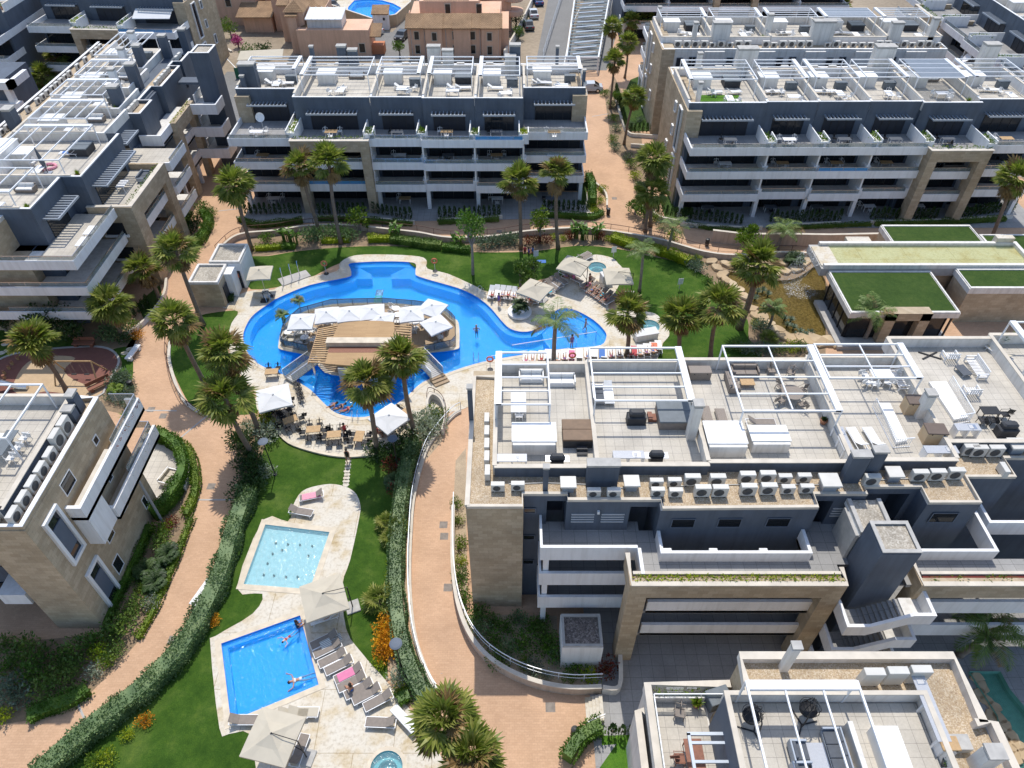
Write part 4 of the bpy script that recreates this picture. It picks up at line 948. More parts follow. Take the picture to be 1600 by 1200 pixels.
for z in (6.9, 3.9, .9):
    mb = MB(); y0, y1 = 20.4, 22.1
    for (ya, yb) in ((y0, y0 + .2),):
        mb.add([(20.2, ya, z), (21.4, ya, z), (23.5, ya, z + 1.35), (24.6, ya, z + 1.35), (24.6, ya, z + 2.4), (23.5, ya, z + 2.4), (21.4, ya, z + 1.05), (20.2, ya, z + 1.05)] + [(20.2, yb, z), (21.4, yb, z), (23.5, yb, z + 1.35), (24.6, yb, z + 1.35), (24.6, yb, z + 2.4), (23.5, yb, z + 2.4), (21.4, yb, z + 1.05), (20.2, yb, z + 1.05)],
               [tuple(range(8)), tuple(range(15, 7, -1))] + [(i, (i + 1) % 8, 8 + (i + 1) % 8, 8 + i) for i in range(8)], 0)
    mb.box(20.0, 20.2, y0, 22.2, z, z + 1.05); mb.box(24.6, 24.8, y0, 22.2, z + 1.35, z + 2.4)
    for k in range(8): mb.box(21.4 + k * .26, 21.66 + k * .26, y0 + .2, y1, z + k * .17, z + .12 + k * .17, 1)
    mb.box(20.2, 21.4, y0 + .2, y1, z - .05, z + .05, 1); mb.box(23.5, 24.6, y0 + .2, y1, z + 1.3, z + 1.42, 2)
    p1_('stair_flight', mb, ['white', 'grey_tiles', 'warm_white'])
def chim_px(root, loc, bl, br, dep, topy, m):
    """chimney whose base front edge was surveyed at bl..br on the roof and whose top front edge is at image row topy"""
    a = W(*bl, 12.05); b = W(*br, 12.05); y = (a[1] + b[1]) / 2
    chimney_part(root, a[0], b[0], y, y + dep, 12.03, ztop((a[0] + b[0]) / 2, y, topy), m, loc)
chim_px(B1, l1, (915, 761), (964, 761), .55, 727, 'navy')
chim_px(B1, l1, (848, 768), (856, 768), .3, 731, 'navy')
chim_px(B1, l1, (1313, 755), (1341, 756), .5, 713, 'navy')
chim_px(B1, l1, (1345, 749), (1366, 749), .5, 706, 'navy')
chim_px(B1, l1, (1072, 689), (1086, 690), .6, 634, 'warm_white')
chim_px(B1, l1, (1429, 655), (1444, 657), .6, 617, 'warm_white')
chim_px(B1, l1, (733, 660), (740, 660), .35, 606, 'navy')
def hatch(x0, x1, y0, y1, h, root=B1, loc=l1, z=ZF):
    mb = MB(); mb.box(x0, x1, y0, y1, z, z + h); mb.box(x0 - .06, x1 + .1, y0 + .25, y1 + .05, z + h, z + h + .08, 1)
    part('stair_hatch', mb, [M['warm_white'], M['white_cover']], root, loc=loc)
a, b = W(801, 712, ZF), W(867, 712, ZF); hatch(a[0], b[0], a[1], a[1] + 1.9, 1.05)
a, b = W(1104, 716, ZF), W(1172, 716, ZF); hatch(a[0], b[0] - .4, a[1], a[1] + 2.2, 1.1)
a, b = W(1175, 716, ZF), W(1232, 714, ZF); hatch(a[0], b[0], a[1] + 0.4, a[1] + 2.0, .9)
def guard(pxs, z=ZF, root=B1, loc=l1, h=.95):
    """white picket guard round a stair opening"""
    pts = [W(*p, z) for p in pxs]; mb = MB()
    for i in range(len(pts) - 1):
        mb.beam((*pts[i], z + h), (*pts[i + 1], z + h), .05, .05); mb.beam((*pts[i], z + .1), (*pts[i + 1], z + .1), .04, .04)
    for x, y, a in along(pts, .16): mb.box(x - .012, x + .012, y - .012, y + .012, z + .1, z + h)
    part('stair_guard', mb, M['white_metal'], root, loc=loc)
guard([(1362, 637), (1394, 701), (1421, 699)]); guard([(1480, 602), (1514, 660), (1492, 664)])
for q in ([(1372, 634), (1388, 634), (1416, 692), (1398, 696)], [(1449, 601), (1476, 600), (1510, 656), (1488, 660)]):
    part('stair_cover', MB().prism([W(*p, ZF) for p in q], ZF + .07, ZF + .3), M['white_cover'], B1, loc=l1)
KB = thing('service_hut', 'white service hut with shaded pebble roof below the walkways of the near right block', 'hut', (4.65, 22.7, 0)); lk = (4.65, 22.7, 0)
part('wall', MB().box(3.3, 6.0, 21.5, 23.85, 0, 2.95), M['white'], KB, loc=lk)
mb = MB(); mb.kerb([(3.42, 21.62), (5.88, 21.62), (5.88, 23.73), (3.42, 23.73)], .26, 2.95, 3.1, closed=True); part('parapet', mb, M['grey_cap'], KB, loc=lk)
part('roof', MB().box(3.5, 5.8, 21.7, 23.65, 2.95, 2.99), M['shaded_pebbles'], KB, loc=lk)
B2 = thing('apartment_block', 'bottom right apartment block with white pergola over its roof terrace and gravel roof', 'apartment building', (16, 13, 0)); l2 = (16, 13, 0)
def p2_(n, mb, m): return part(n, mb, MM(m), B2, loc=l2)
mb = MB(); mb.prism([(10.45, 4), (22.9, 4), (22.9, 13.2), (22.55, 13.2), (22.55, 16.5), (11.75, 16.5), (11.75, 14.4), (10.45, 14.4)], 0, 12.0); p2_('wall', mb, 'stone')
mb = MB(); mb.box(10.3, 10.45, 4, 14.3, 9, 13.0); p2_('terrace_wall', mb, 'navy_light')
mb = MB(); mb.box(7.2, 10.4, 3, 16.3, 0, 9.0); p2_('lower_wall', mb, 'warm_white')
p2_('roof', MB().box(7.4, 10.3, 3, 15.9, 9.0, 9.05), 'roof_tiles')
mb = MB(); cap_wall(mb, [(7.25, 3), (7.25, 16.2), (11.7, 16.2)], 9, 9.9, .32, 0, 1); cap_wall(mb, [(6.75, 9), (6.75, 15.2), (7.1, 15.2)], 6, 8.8, .3, 0, 1); p2_('parapet', mb, ['warm_white', 'beige_cap'])
mb = MB(); mb.box(7.5, 11.4, 15.55, 15.65, 9.05, 9.6, 1)
for q in range(12): mb.clump((7.7 + q * .3, 15.85, 9.75), (.2, .15, .12), 12, .14)
p2_('planting', mb, ['leaf_bright', 'warm_white'])
p2_('railing', rail_mb([(7.45, 4), (7.45, 15.5), (11.3, 15.5)], 9.9, 10.25, 2), [M['rail_glass'], M['white_metal']])
mb = MB(); mb.prism([(11.9, 14.6), (22.4, 14.6), (22.4, 16.35), (11.9, 16.35)], 12.0, 12.06); mb.box(20.2, 22.75, 4, 14.62, 12.0, 12.055); p2_('roof', mb, 'pebbles')
mb = MB(); cap_wall(mb, [(11.7, 14.5), (11.7, 16.5), (22.6, 16.5), (22.6, 13.2)], 12, 12.6, .34, 0, 1); cap_wall(mb, [(22.2, 13.2), (23.1, 13.2), (23.1, 4)], 12, 12.6, .3, 0, 1); p2_('parapet', mb, ['warm_white', 'beige_cap'])
p2_('roof', MB().box(10.6, 19.95, 3, 14.3, 12.06, 12.12), 'roof_tiles')
mb = MB(); cap_wall(mb, [(10.45, 3), (10.45, 14.42), (20.1, 14.42), (20.1, 3)], 12.06, 13.05, .26, 0, 1); p2_('party_wall', mb, ['warm_white', 'beige_cap'])
mb = MB(); cap_wall(mb, [(16.0, 3), (16.0, 13.1)], 12.1, 13.0, .16, 0, 0); p2_('party_wall', mb, ['warm_white'])
chim_px(B2, l2, (1218, 1050), (1231, 1051), .35, 1013, 'warm_white'); 
a = W(1518, 1208, 12.05); chimney_part(B2, a[0], a[0] + .75, a[1], a[1] + .6, 12.0, 14.0, 'warm_white', l2)
mb = MB(); mb.box(8.55, 8.7, 9, 13.1, 11.35, 11.5); mb.box(8.55, 10.3, 13.0, 13.15, 11.35, 11.5)
for q in range(5): mb.box(8.7, 10.3, 9.2 + q * .85, 9.33 + q * .85, 11.36, 11.48)
p2_('louvre_canopy', mb, 'grey_metal')
p2_('hatch_cover', MB().box(20.4, 21.6, 12.0, 12.7, 12.06, 12.5), 'grey_cap'); p2_('stair_cover', MB().box(17.0, 18.2, 9, 12.9, 12.12, 12.95), 'white_cover')
SP = thing('spa_pavilion', 'low pavilion with green turf roofs and raised water channel beside the pond', 'pavilion', (44, 60, 0)); ls = (44, 60, 0)
def ps(n, mb, m): return part(n, mb, MM(m), SP, loc=ls)
def turf_roof(x0, x1, y0, y1, z, wallm, zb=0, inset=0):
    mb = MB(); mb.box(x0 + inset, x1 - inset, y0 + inset, y1 - .3, zb, z - .6, 0); mb.box(x0, x1, y0, y1, z - .6, z, 1); mb.kerb([(x0 + .15, y0 + .15), (x1 - .15, y0 + .15), (x1 - .15, y1 - .15), (x0 + .15, y1 - .15)], .3, z, z + .12, 1, True)
    ps('wall', mb, [wallm, 'warm_white']); ps('turf_roof', MB().box(x0 + .3, x1 - .3, y0 + .3, y1 - .3, z, z + .04), 'turf')
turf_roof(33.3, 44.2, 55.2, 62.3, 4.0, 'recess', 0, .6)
turf_roof(46.6, 54.5, 58.8, 62.3, 4.3, 'stone'); turf_roof(42.2, 52.5, 67.0, 71.3, 4.0, 'stone'); turf_roof(53, 60, 60, 70, 3.6, 'stone')
mb = MB(); mb.box(36.9, 37.9, 54.9, 56, 0, 4.2); mb.box(40.3, 41.3, 54.9, 56, 0, 4.2); mb.box(36.9, 41.3, 54.9, 56, 3.3, 4.201); ps('stone_portal', mb, 'stone')
mb = MB(); mb.box(33.8, 33.88, 55.9, 61.8, .5, 3.3)
for k in range(5): mb.box(33.72, 33.8, 55.9 + k * 1.45, 56.0 + k * 1.45, .5, 3.3, 1)
mb.box(34, 43.5, 55.7, 55.78, .5, 3.2); mb.box(43.6, 43.75, 55.3, 55.45, 0, 3.4, 1); ps('window', mb, ['window', 'black_metal'])
ps('plinth', MB().box(32.9, 44.5, 54.3, 62, 0, .45), 'concrete')
mb = MB(); mb.box(32.6, 55, 62.35, 66.9, 3.4, 4.3, 0); mb.box(32.8, 55.2, 62.35, 62.75, 4.3, 4.75, 1); mb.box(33.6, 55.2, 66.5, 66.9, 4.3, 4.75, 1); mb.box(54.8, 55.19, 62.75, 66.5, 4.3, 4.75, 1); mb.box(36, 54, 62.8, 66.5, 0, 3.4, 2); ps('channel', mb, ['concrete', 'warm_white', 'stone'])
ps('stone_slab', MB().box(32.7, 34.6, 62.8, 66.4, 4.3, 4.42), 'travertine'); ps('stone_slab', MB().box(52.8, 54.7, 66.6, 67.3, 4.3, 5.3), 'travertine'); ps('stone_slab', MB().box(37, 39.6, 67, 68.2, 0, 4.5), 'travertine')
mb = MB(); mb.add([(34.6, 62.76, 4.45), (54.8, 62.76, 4.45), (54.8, 66.5, 4.45), (34.6, 66.5, 4.45)], [(0, 1, 2, 3)]); o = ps('channel_water', mb, 'water_channel')
ps('channel_floor', MB().box(34.6, 54.8, 62.77, 66.48, 4.30, 4.33), 'travertine')
mb = MB()
for k in range(9):
    y = 63.0 + k * .38
    for j in range(5):
        t0, t1 = j / 5, (j + 1) / 5
        mb.add([(32.7 - 2.2 * t0, y, 4.4 - 4.4 * t0 * t0), (32.7 - 2.2 * t0, y + .3, 4.4 - 4.4 * t0 * t0), (32.7 - 2.2 * t1, y + .3 + .05 * j, 4.4 - 4.4 * t1 * t1), (32.7 - 2.2 * t1, y - .05 * j, 4.4 - 4.4 * t1 * t1)], [(0, 1, 2, 3)])
struct(mb.build('waterfall', M['foam'])); x, y = W(1252, 454); struct(MB().poly([(x + 1.6 * math.cos(k * PI / 8) * (1 + .3 * math.sin(3 * k)), y + 1.5 * math.sin(k * PI / 8), -.04) for k in range(16)]).build('waterfall', M['foam']))
RW = thing('garden_wall', 'pale pink retaining wall of the ramp below the upper right block', 'wall', (*W(1280, 390), 0)); lw = tuple(RW.location)
mb = MB(); cap_wall(mb, G([(1110, 378), (1160, 384), (1230, 384), (1290, 385), (1436, 382), (1450, 402)]), 0, 1.7, .25, 0, 1); part('wall', mb, [M['pink_wall'], M['beige_cap']], RW, loc=lw)
KI = thing('pool_kiosk', 'small white and stone pool kiosk with two pebble roofs at the pool gate', 'kiosk', (-32, 64, 0)); lq = (-32, 64, 0)
mb = MB(); mb.box(-34.2, -31.0, 61.3, 64.8, 0, 3.0, 0); mb.box(-33.0, -29.6, 64.8, 68.4, 0, 3.2, 1); mb.box(-31, -30.2, 63.2, 64.8, 0, 3.0, 1); part('wall', mb, [M['stone'], M['white']], KI, loc=lq)
mb = MB(); mb.kerb([(-34.05, 61.45), (-31.15, 61.45), (-31.15, 64.65), (-34.05, 64.65)], .32, 3.0, 3.3, 0, True); mb.kerb([(-32.85, 64.95), (-29.75, 64.95), (-29.75, 68.25), (-32.85, 68.25)], .32, 3.2, 3.5, 0, True); part('parapet', mb, M['warm_white'], KI, loc=lq)
mb = MB(); mb.box(-33.9, -31.3, 61.6, 64.5, 3.0, 3.06); mb.box(-32.7, -29.9, 65.1, 68.1, 3.2, 3.26); part('roof', mb, M['grey_pebbles'], KI, loc=lq)
d = part('door', MB().box(-30.6, -29.9, 64.72, 64.8, 0.05, 2.3), M['shutter'], KI, loc=lq); part('notice', MB().box(-30.45, -30.1, 64.68, 64.72, 1.5, 2.0), M['ring_orange'], d, loc=lq)
part('door', MB().box(-30.99, -30.9, 62.0, 63.0, .05, 2.2), M['shutter'], KI, loc=lq)
def mk_ac(key):
    w, h, d = dict(s=(.85, .6, .34), l=(.98, .82, .38), b=(1.0, 1.25, .4))[key]
    t = empty('air_conditioner')
    part('casing', MB().rbox(-w / 2, w / 2, -d / 2, d / 2, .09, .09 + h, .02), M['ac_case'], t)
    mb = MB(); r = min(w, h) * .38; n = 20
    for k in range(4):
        rr = r * (1 - k * .24)
        ang = [(rr * math.cos(2 * PI * i / n) - w * .08, rr * math.sin(2 * PI * i / n) + .09 + h / 2) for i in range(n)]
        if k == 0: mb.add([(a, -d / 2 - .004, b) for a, b in ang], [tuple(range(n))])
        mb.tube([(a, -d / 2 - .012, b) for a, b in ang] + [(ang[0][0], -d / 2 - .012, ang[0][1])], .008, 4)
    part('fan_grille', mb, M['ac_grille'], t)
    for s in (-1, 1): part('foot', MB().box(s * w * .35 - .04, s * w * .35 + .04, -d / 2, d / 2, 0, .09), M['black_metal'], t)
    return t
AC = Maker(mk_ac)
def mk_lounger(key):
    """key: fabric"""
    t = empty('sun_lounger'); fr = 'white_metal' if key != 'wicker' else 'wicker'
    mb = MB(); L = 1.95; w = .64; z = .33; hx = .62
    for s in (-1, 1): mb.beam((-L / 2, s * w / 2, z), (L / 2, s * w / 2, z), .045, .05)
    for x in (-L / 2, L / 2, -.3): mb.beam((x, -w / 2, z), (x, w / 2, z), .04, .04)
    part('frame', mb, M[fr], t)
    for x in (-L / 2 + .15, L / 2 - .2):
        for s in (-1, 1): part('leg', MB().beam((x, s * w / 2, z), (x + (.06 if x > 0 else -.06), s * w / 2, 0), .04, .04), M[fr], t)
    part('seat', MB().box(-L / 2 + hx, L / 2 - .02, -w / 2 + .03, w / 2 - .03, z + .02, z + .055), M[key], t)
    part('backrest', MB().beam((-L / 2 + hx, 0, z + .04), (-L / 2 + .06, 0, z + .42), w - .06, .035), M[key], t)
    return t
LOUNGER = Maker(mk_lounger)
def mk_chair(key):
    """armchair: key = (frame, seat)"""
    f, c = key; t = empty('armchair'); w = .52
    for x in (-1, 1):
        for y in (-1, 1): part('leg', MB().beam((x * .22, y * .22, .43), (x * .25, y * .26, 0), .035, .035), M[f], t)
    part('seat', MB().box(-.25, .25, -.25, .25, .42, .46), M[c], t)
    part('backrest', MB().beam((-.24, 0, .5), (-.34, 0, .88), .48, .03), M[c], t)
    mb = MB()
    for s in (-1, 1): mb.tube([(-.32, s * .26, .75), (-.25, s * .27, .66), (.22, s * .27, .66), (.25, s * .26, .42)], .018, 5)
    mb.beam((-.32, -.26, .75), (-.32, .26, .75), .03, .03); part('armrest', mb, M[f], t)
    return t
CHAIR = Maker(mk_chair)
def mk_table(key):
    w, d, h, top, leg = key; t = empty('table')
    part('tabletop', MB().rbox(-w / 2, w / 2, -d / 2, d / 2, h - .045, h, .012), M[top], t)
    for x in (-1, 1):
        for y in (-1, 1): part('leg', MB().box(x * (w / 2 - .08) - .025, x * (w / 2 - .08) + .025, y * (d / 2 - .08) - .025, y * (d / 2 - .08) + .025, 0, h - .045), M[leg], t)
    return t
TABLE = Maker(mk_table)
def mk_round(key):
    r, h, top, leg = key; t = empty('round_table')
    part('tabletop', MB().lathe([(r - .02, h - .05), (r, h - .03), (r, h - .01), (r - .02, h)], 24), M[top], t)
    part('pedestal', MB().lathe([(.28, 0), (.26, .04), (.05, .08), (.05, h - .05)], 12), M[leg], t)
    return t
ROUND = Maker(mk_round)
def mk_sofa(key):
    w, f, c = key; t = empty('sofa')
    part('frame', MB().rbox(-w / 2, w / 2, -.4, .4, .08, .34, .02), M[f], t)
    n = max(1, int(w / .65)); q = (w - .2) / n
    for i in range(n):
        a = -w / 2 + .1 + i * q
        part('seat_cushion', MB().rbox(a + .01, a + q - .01, -.38, .26, .34, .46, .03), M[c], t)
        part('back_cushion', MB().rbox(a + .01, a + q - .01, .2, .36, .46, .78, .03), M[c], t)
    part('backrest', MB().rbox(-w / 2, w / 2, .36, .44, .2, .74, .01), M[f], t)
    for s in (-1, 1): part('armrest', MB().rbox(s * w / 2 - .05, s * w / 2 + .05, -.4, .4, .2, .6, .01), M[f], t)
    return t
SOFA = Maker(mk_sofa)
def mk_slat_sofa(key):
    w = key; t = empty('sofa')
    mb = MB()
    for k in range(int(w / .16)): mb.box(-w / 2 + .05 + k * .16, -w / 2 + .14 + k * .16, -.36, .32, .36, .39)
    part('seat', mb, M['white'], t); mb = MB()
    for k in range(int(w / .16)): mb.box(-w / 2 + .05 + k * .16, -w / 2 + .14 + k * .16, .34, .37, .4, .82)
    mb.box(-w / 2, w / 2, .33, .38, .82, .88); part('backrest', mb, M['white'], t)
    for s in (-1, 1):
        mb = MB(); mb.box(s * w / 2 - .04, s * w / 2 + .04, -.38, .38, .6, .65)
        for y in (-.34, .34): mb.box(s * w / 2 - .04, s * w / 2 + .04, y - .04, y + .04, 0, .6)
        mb.box(s * w / 2 - .04, s * w / 2 + .04, -.3, .3, .3, .37); part('armrest', mb, M['white'], t)
    return t
SLAT = Maker(mk_slat_sofa)
def mk_tub(key):
    cov, side, w, d = key; t = empty('hot_tub')
    part('shell', MB().rbox(-w / 2, w / 2, -d / 2, d / 2, 0, .78, .06), M[side], t)
    mb = MB(); mb.rbox(-w / 2 - .04, w / 2 + .04, -d / 2 - .04, -.01, .78, .90, .03); mb.rbox(-w / 2 - .04, w / 2 + .04, .01, d / 2 + .04, .78, .91, .03); mb.box(-w / 2, w / 2, -.02, .02, .78, .88)
    part('cover', mb, M[cov], t)
    return t
TUB = Maker(mk_tub)
def mk_steps(key):
    t = empty('step_stool'); mb = MB()
    mb.box(-.35, .35, 0, .3, .36, .4); mb.box(-.35, .35, -.3, 0, .17, .21)
    part('tread', mb, M[key], t); mb = MB()
    for s in (-.33, .33): mb.add([(s, -.3, 0), (s, .3, 0), (s, .3, .36), (s, 0, .36), (s, 0, .17), (s, -.3, .17)], [(0, 1, 2, 3, 4, 5)])
    part('side_board', mb, M[key], t); return t
STEPS = Maker(mk_steps)
def mk_box(key):
    w, d, h, body, lid = key; t = empty('storage_box')
    part('body', MB().rbox(-w / 2, w / 2, -d / 2, d / 2, 0, h, .03), M[body], t); part('lid', MB().rbox(-w / 2 - .03, w / 2 + .03, -d / 2 - .03, d / 2 + .03, h, h + .09, .03), M[lid], t)
    for s in (-1, 1): part('hinge', MB().box(s * w * .3 - .03, s * w * .3 + .03, -d / 2 - .05, -d / 2 - .02, h - .08, h + .02), M['black_metal'], t)
    return t
BOX = Maker(mk_box)
def mk_grill(key):
    t = empty('grill'); mb = MB()
    if key == 'covered':
        mb.rbox(-.65, .65, -.35, .35, 0, .75, .06); mb.x = Matrix.Translation((0, .05, 0)); mb.rbox(-.52, .52, -.28, .28, .72, 1.12, .1); mb.x = None; part('cover', mb, M['black_cover'], t)
        part('hem', MB().box(-.67, .67, -.37, .37, .02, .08), M['black_metal'], t)
    else:
        part('cabinet', MB().box(-.4, .4, -.28, .28, 0, .8), M['black_metal'], t); mb.tube([(-.38, 0, .86), (-.3, 0, .98), (.3, 0, .98), (.38, 0, .86)], [.16, .24, .24, .16], 12); part('hood', mb, M['black_cover'], t)
        for s in (-1, 1): part('side_shelf', MB().box(s * .4, s * .75, -.26, .26, .78, .82), M['steel'], t)
    return t
GRILL = Maker(mk_grill)
def mk_counter(key):
    w = key; t = empty('kitchen_counter')
    for x in (-w / 2 + .06, w / 2 - .06, 0): part('support', MB().box(x - .05, x + .05, -.3, .3, 0, .84), M['white'], t)
    part('worktop', MB().box(-w / 2, w / 2, -.32, .32, .84, .9), M['marble'], t)
    s = part('sink', MB().box(-w / 2 + .25, -w / 2 + .75, -.2, .2, .9, .915), M['steel'], t); part('bowl', MB().box(-w / 2 + .45, -w / 2 + .72, -.16, .16, .916, .92), M['pipe'], s)
    mb = MB(); mb.tube([(-w / 2 + .58, .24, .9), (-w / 2 + .58, .24, 1.15), (-w / 2 + .58, .1, 1.18)], .015, 6); part('tap', mb, M['steel'], t)
    return t
COUNTER = Maker(mk_counter)
def mk_pot(key):
    pot, lf, sz = key; t = empty('potted_plant')
    part('pot', MB().lathe([(.16, 0), (.24, .3), (.26, .42), (.22, .42), (.2, .36)], 14), M[pot], t)
    mb = MB(); rg = random.Random(hash(key) % 999)
    for k in range(46):
        a = rg.uniform(0, 2 * PI); e = rg.uniform(.2, 1.3); d = Vector((math.cos(a) * math.cos(e), math.sin(a) * math.cos(e), math.sin(e)))
        mb.leaf(Vector((0, 0, .4)), d, Vector((0, 0, 1)), sz * rg.uniform(.7, 1.1), .09)
    part('leaves', mb, M[lf], t); return t
POT = Maker(mk_pot)
def mk_egg(key):
    t = empty('hanging_chair'); mb = MB()
    mb.tube([(0, -.62, .02), (0, -.72, .5), (0, -.62, 1.3), (0, -.3, 1.85), (0, 0, 1.95)], .035, 8); part('stand', mb, M['black_metal'], t)
    for a in (.6, 2.54, -PI / 2): part('foot', MB().beam((0, -.5, .03), (.75 * math.cos(a), -.4 + .75 * math.sin(a), .03), .06, .05), M['black_metal'], t)
    mb = MB()
    for k in range(12):
        a = 2 * PI * k / 12; mb.tube([(.5 * math.sin(h * PI) * math.cos(a), .5 * math.sin(h * PI) * math.sin(a), .45 + 1.4 * h) for h in [i / 8 for i in range(9)] if not (math.sin(a) > .3 and .35 < h < .85)], .016, 4)
    for h in (.2, .3, .4): mb.tube([(.5 * math.sin(h * PI) * math.cos(2 * PI * k / 16), .5 * math.sin(h * PI) * math.sin(2 * PI * k / 16), .45 + 1.4 * h) for k in range(17)], .014, 4)
    part('basket', mb, M['black_metal'], t); part('cushion', MB().lathe([(.05, .55), (.3, .58), (.42, .7), (.40, .8), (.2, .74), (.05, .72)], 14), M['cloth_black'], t)
    return t
EGG = Maker(mk_egg)
def pergola(x0, x1, y0, y1, label, zt=14.45, zf=ZF, beams=4, cass='W', mid=False, slats=False, group='white pergolas on the roof terraces', axis='x'):
    """free standing steel pergola; cass = side that carries the wide awning cassette"""
    t = thing('pergola', label, 'pergola', ((x0 + x1) / 2, (y0 + y1) / 2, zf), 0, group); l = tuple(t.location)
    wm = M['white_metal']; s = .10
    cw = .45
    for (nm, bx) in (('W', (x0, x0 + (cw if cass == 'W' else s), y0, y1)), ('E', (x1 - (cw if cass == 'E' else s), x1, y0, y1)), ('S', (x0 + .1, x1 - .1, y0, y0 + (cw if cass == 'S' else s))), ('N', (x0 + .1, x1 - .1, y1 - (cw if cass == 'N' else s), y1))):
        part('awning_cassette' if nm == cass else 'frame_beam', MB().box(*bx, zt - (.16 if nm == cass else .12), zt + (.05 if nm == cass else 0)), wm, t, loc=l)
    for x in (x0 + .05, x1 - .05):
        for y in (y0 + .05, y1 - .05): part('post', MB().box(x - .045, x + .045, y - .045, y + .045, zf, zt - .12), wm, t, loc=l)
    for k in range(beams):
        f = (k + 1) / (beams + 1)
        if axis == 'x': y = y0 + (y1 - y0) * f; part('crossbeam', MB().box(x0 + .1, x1 - .1, y - .04, y + .04, zt - .10, zt - .005), wm, t, loc=l)
        else: x = x0 + (x1 - x0) * f; part('crossbeam', MB().box(x - .04, x + .04, y0 + .1, y1 - .1, zt - .10, zt - .005), wm, t, loc=l)
    if mid: part('frame_beam', MB().box((x0 + x1) / 2 - .04, (x0 + x1) / 2 + .04, y0 + .1, y1 - .1, zt - .02, zt + .06), wm, t, loc=l)
    if slats:
        mb = MB(); y = y0 + .25
        while y < y1 - .2: mb.box(x0 + .46, x1 - .12, y, y + .12, zt - .07, zt - .02); y += .24
        part('louvre_roof', mb, M['grey_metal'], t, loc=l)
    return t
def at(px, py, z=ZF): x, y = W(px, py, z); return (x, y, z)
Z4 = 14.45
pergola(-1.15, 2.55, 32.6, 37.8, 'white pergola beside the gravel strip on the first terrace of the near right block', beams=3, cass='W')
pergola(5.45, 12.05, 32.95, 38.3, 'white pergola over the terrace with the grey hot tub on the near right block', beams=3, cass='E')
pergola(15.0, 21.5, 32.0, 38.5, 'white pergola above the wicker seats and round table on the near right block', beams=3, cass='E', mid=True)
pergola(21.6, 28.0, 35.1, 38.7, 'white pergola above white table set on the near right block', beams=2, cass='E', mid=True)
pergola(36.9, 42.0, 37.5, 41.2, 'white pergola at right edge beside the potted palms on the near right block', beams=1, cass='W')
NB = 'on the near right block'
TABLE((1.05, 1.9, .75, 'white', 'white'), at(810, 640), 0, 'long white table under the pergola nearest the gravel strip', 'table')
CHAIR(('white', 'white'), at(811, 655), PI / 2, 'white chair at the end of the long white table', 'chair')
SOFA((1.7, 'sling_white', 'sling_white'), at(830, 594), 0, 'left white sofa against the back wall of the first roof terrace', 'sofa')
SOFA((1.9, 'sling_white', 'sling_white'), at(877, 600), 0, 'right white sofa against the back wall of the first roof terrace', 'sofa')
TUB(('brown_cover', 'black_cover', 2.1, 1.8), at(903, 685), 0, 'hot tub under a brown folding cover', 'hot tub')
STEPS('black_cover', at(909, 708), 0, 'dark steps in front of the brown hot tub', 'steps')
COUNTER(1.9, at(800, 729), PI, 'outdoor kitchen counter with sink at the front wall of the first roof terrace', 'counter')
GRILL('open', at(870, 729), PI, 'black grill beside the slim dark chimney', 'grill')
thing_ = SOFA((1.5, 'steel', 'grey_cushion'), at(934, 622), PI / 2, 'grey day bed beside the party wall under the second pergola', 'day bed')
LOUNGER('sling_white', at(950, 620), -PI / 2, 'white reclining lounger under the second pergola', 'lounger')
GRILL('covered', at(993, 660), 0, 'large barbecue under a black glossy cover', 'grill')
TUB(('grey_cover', 'sling_taupe', 2.3, 2.0), at(1052, 656), 0, 'hot tub under a grey folding cover', 'hot tub')
STEPS('red_wood', at(1018, 655), PI / 2, 'wooden steps beside the grey hot tub', 'steps')
COUNTER(2.0, at(980, 724), PI, 'outdoor kitchen counter at the front wall of the second roof terrace', 'counter')
GRILL('open', at(1023, 724), PI, 'small black grill on the second roof terrace of the near block', 'grill')
BOX((1.55, .75, .75, 'wicker', 'wicker'), at(1091, 590), 0, 'wicker storage box against the back wall', 'storage box')
SOFA((1.9, 'wicker', 'wicker'), at(1162, 586), 0, 'wicker sofa along the back wall under the third pergola', 'sofa')
SOFA((1.7, 'wicker', 'wicker'), at(1143, 603), PI / 2, 'wicker sofa forming the side of the corner seat', 'sofa')
TABLE((1.0, .65, .42, 'teak', 'wicker'), at(1166, 603), 0, 'low wooden coffee table in front of the wicker sofa', 'coffee table')
for p, a in (((1203, 585), -PI / 2), ((1234, 588), -2.2)): CHAIR(('wicker', 'wicker'), at(*p), a, 'wicker armchair by the back wall under the third pergola', 'chair', 'wicker armchairs')
ROUND((.75, .74, 'wicker', 'wicker'), at(1234, 624), 0, 'round wicker dining table under the third pergola', 'table')
for k in range(4):
    a = .5 + k * PI / 2; x, y, z = at(1234, 624); CHAIR(('wicker', 'wicker'), (x + 1.05 * math.cos(a), y + 1.05 * math.sin(a), z), a + PI, 'wicker armchair at the round wicker table', 'chair', 'chairs at the round wicker table')
for p in ((1103, 656), (1127, 660)): LOUNGER('wicker', at(*p), PI / 2, 'brown wicker lounger beside the white chimney', 'lounger', 'wicker loungers')
LOUNGER('sling_taupe', at(1187, 665), 0, 'taupe bench behind the white stair cover', 'bench')
COUNTER(2.1, at(1311, 699), PI / 2 + PI, 'white kitchen counter along the party wall of the third terrace', 'counter')
POT(('clay', 'leaf_dark', .3), at(1285, 662), 0, 'small plant in a terracotta pot by the party wall', 'potted plant')
TABLE((1.5, .9, .74, 'white', 'white'), at(1372, 594), 0, 'white table with chairs under the fourth pergola', 'table')
for k, p in enumerate(((1348, 592), (1352, 604), (1364, 606), (1384, 604), (1394, 592))): CHAIR(('white', 'sling_white'), at(*p), [0, .5, 1.6, 2.6, PI][k], 'white chair round the white table under the fourth pergola', 'chair', 'white chairs under the fourth pergola')
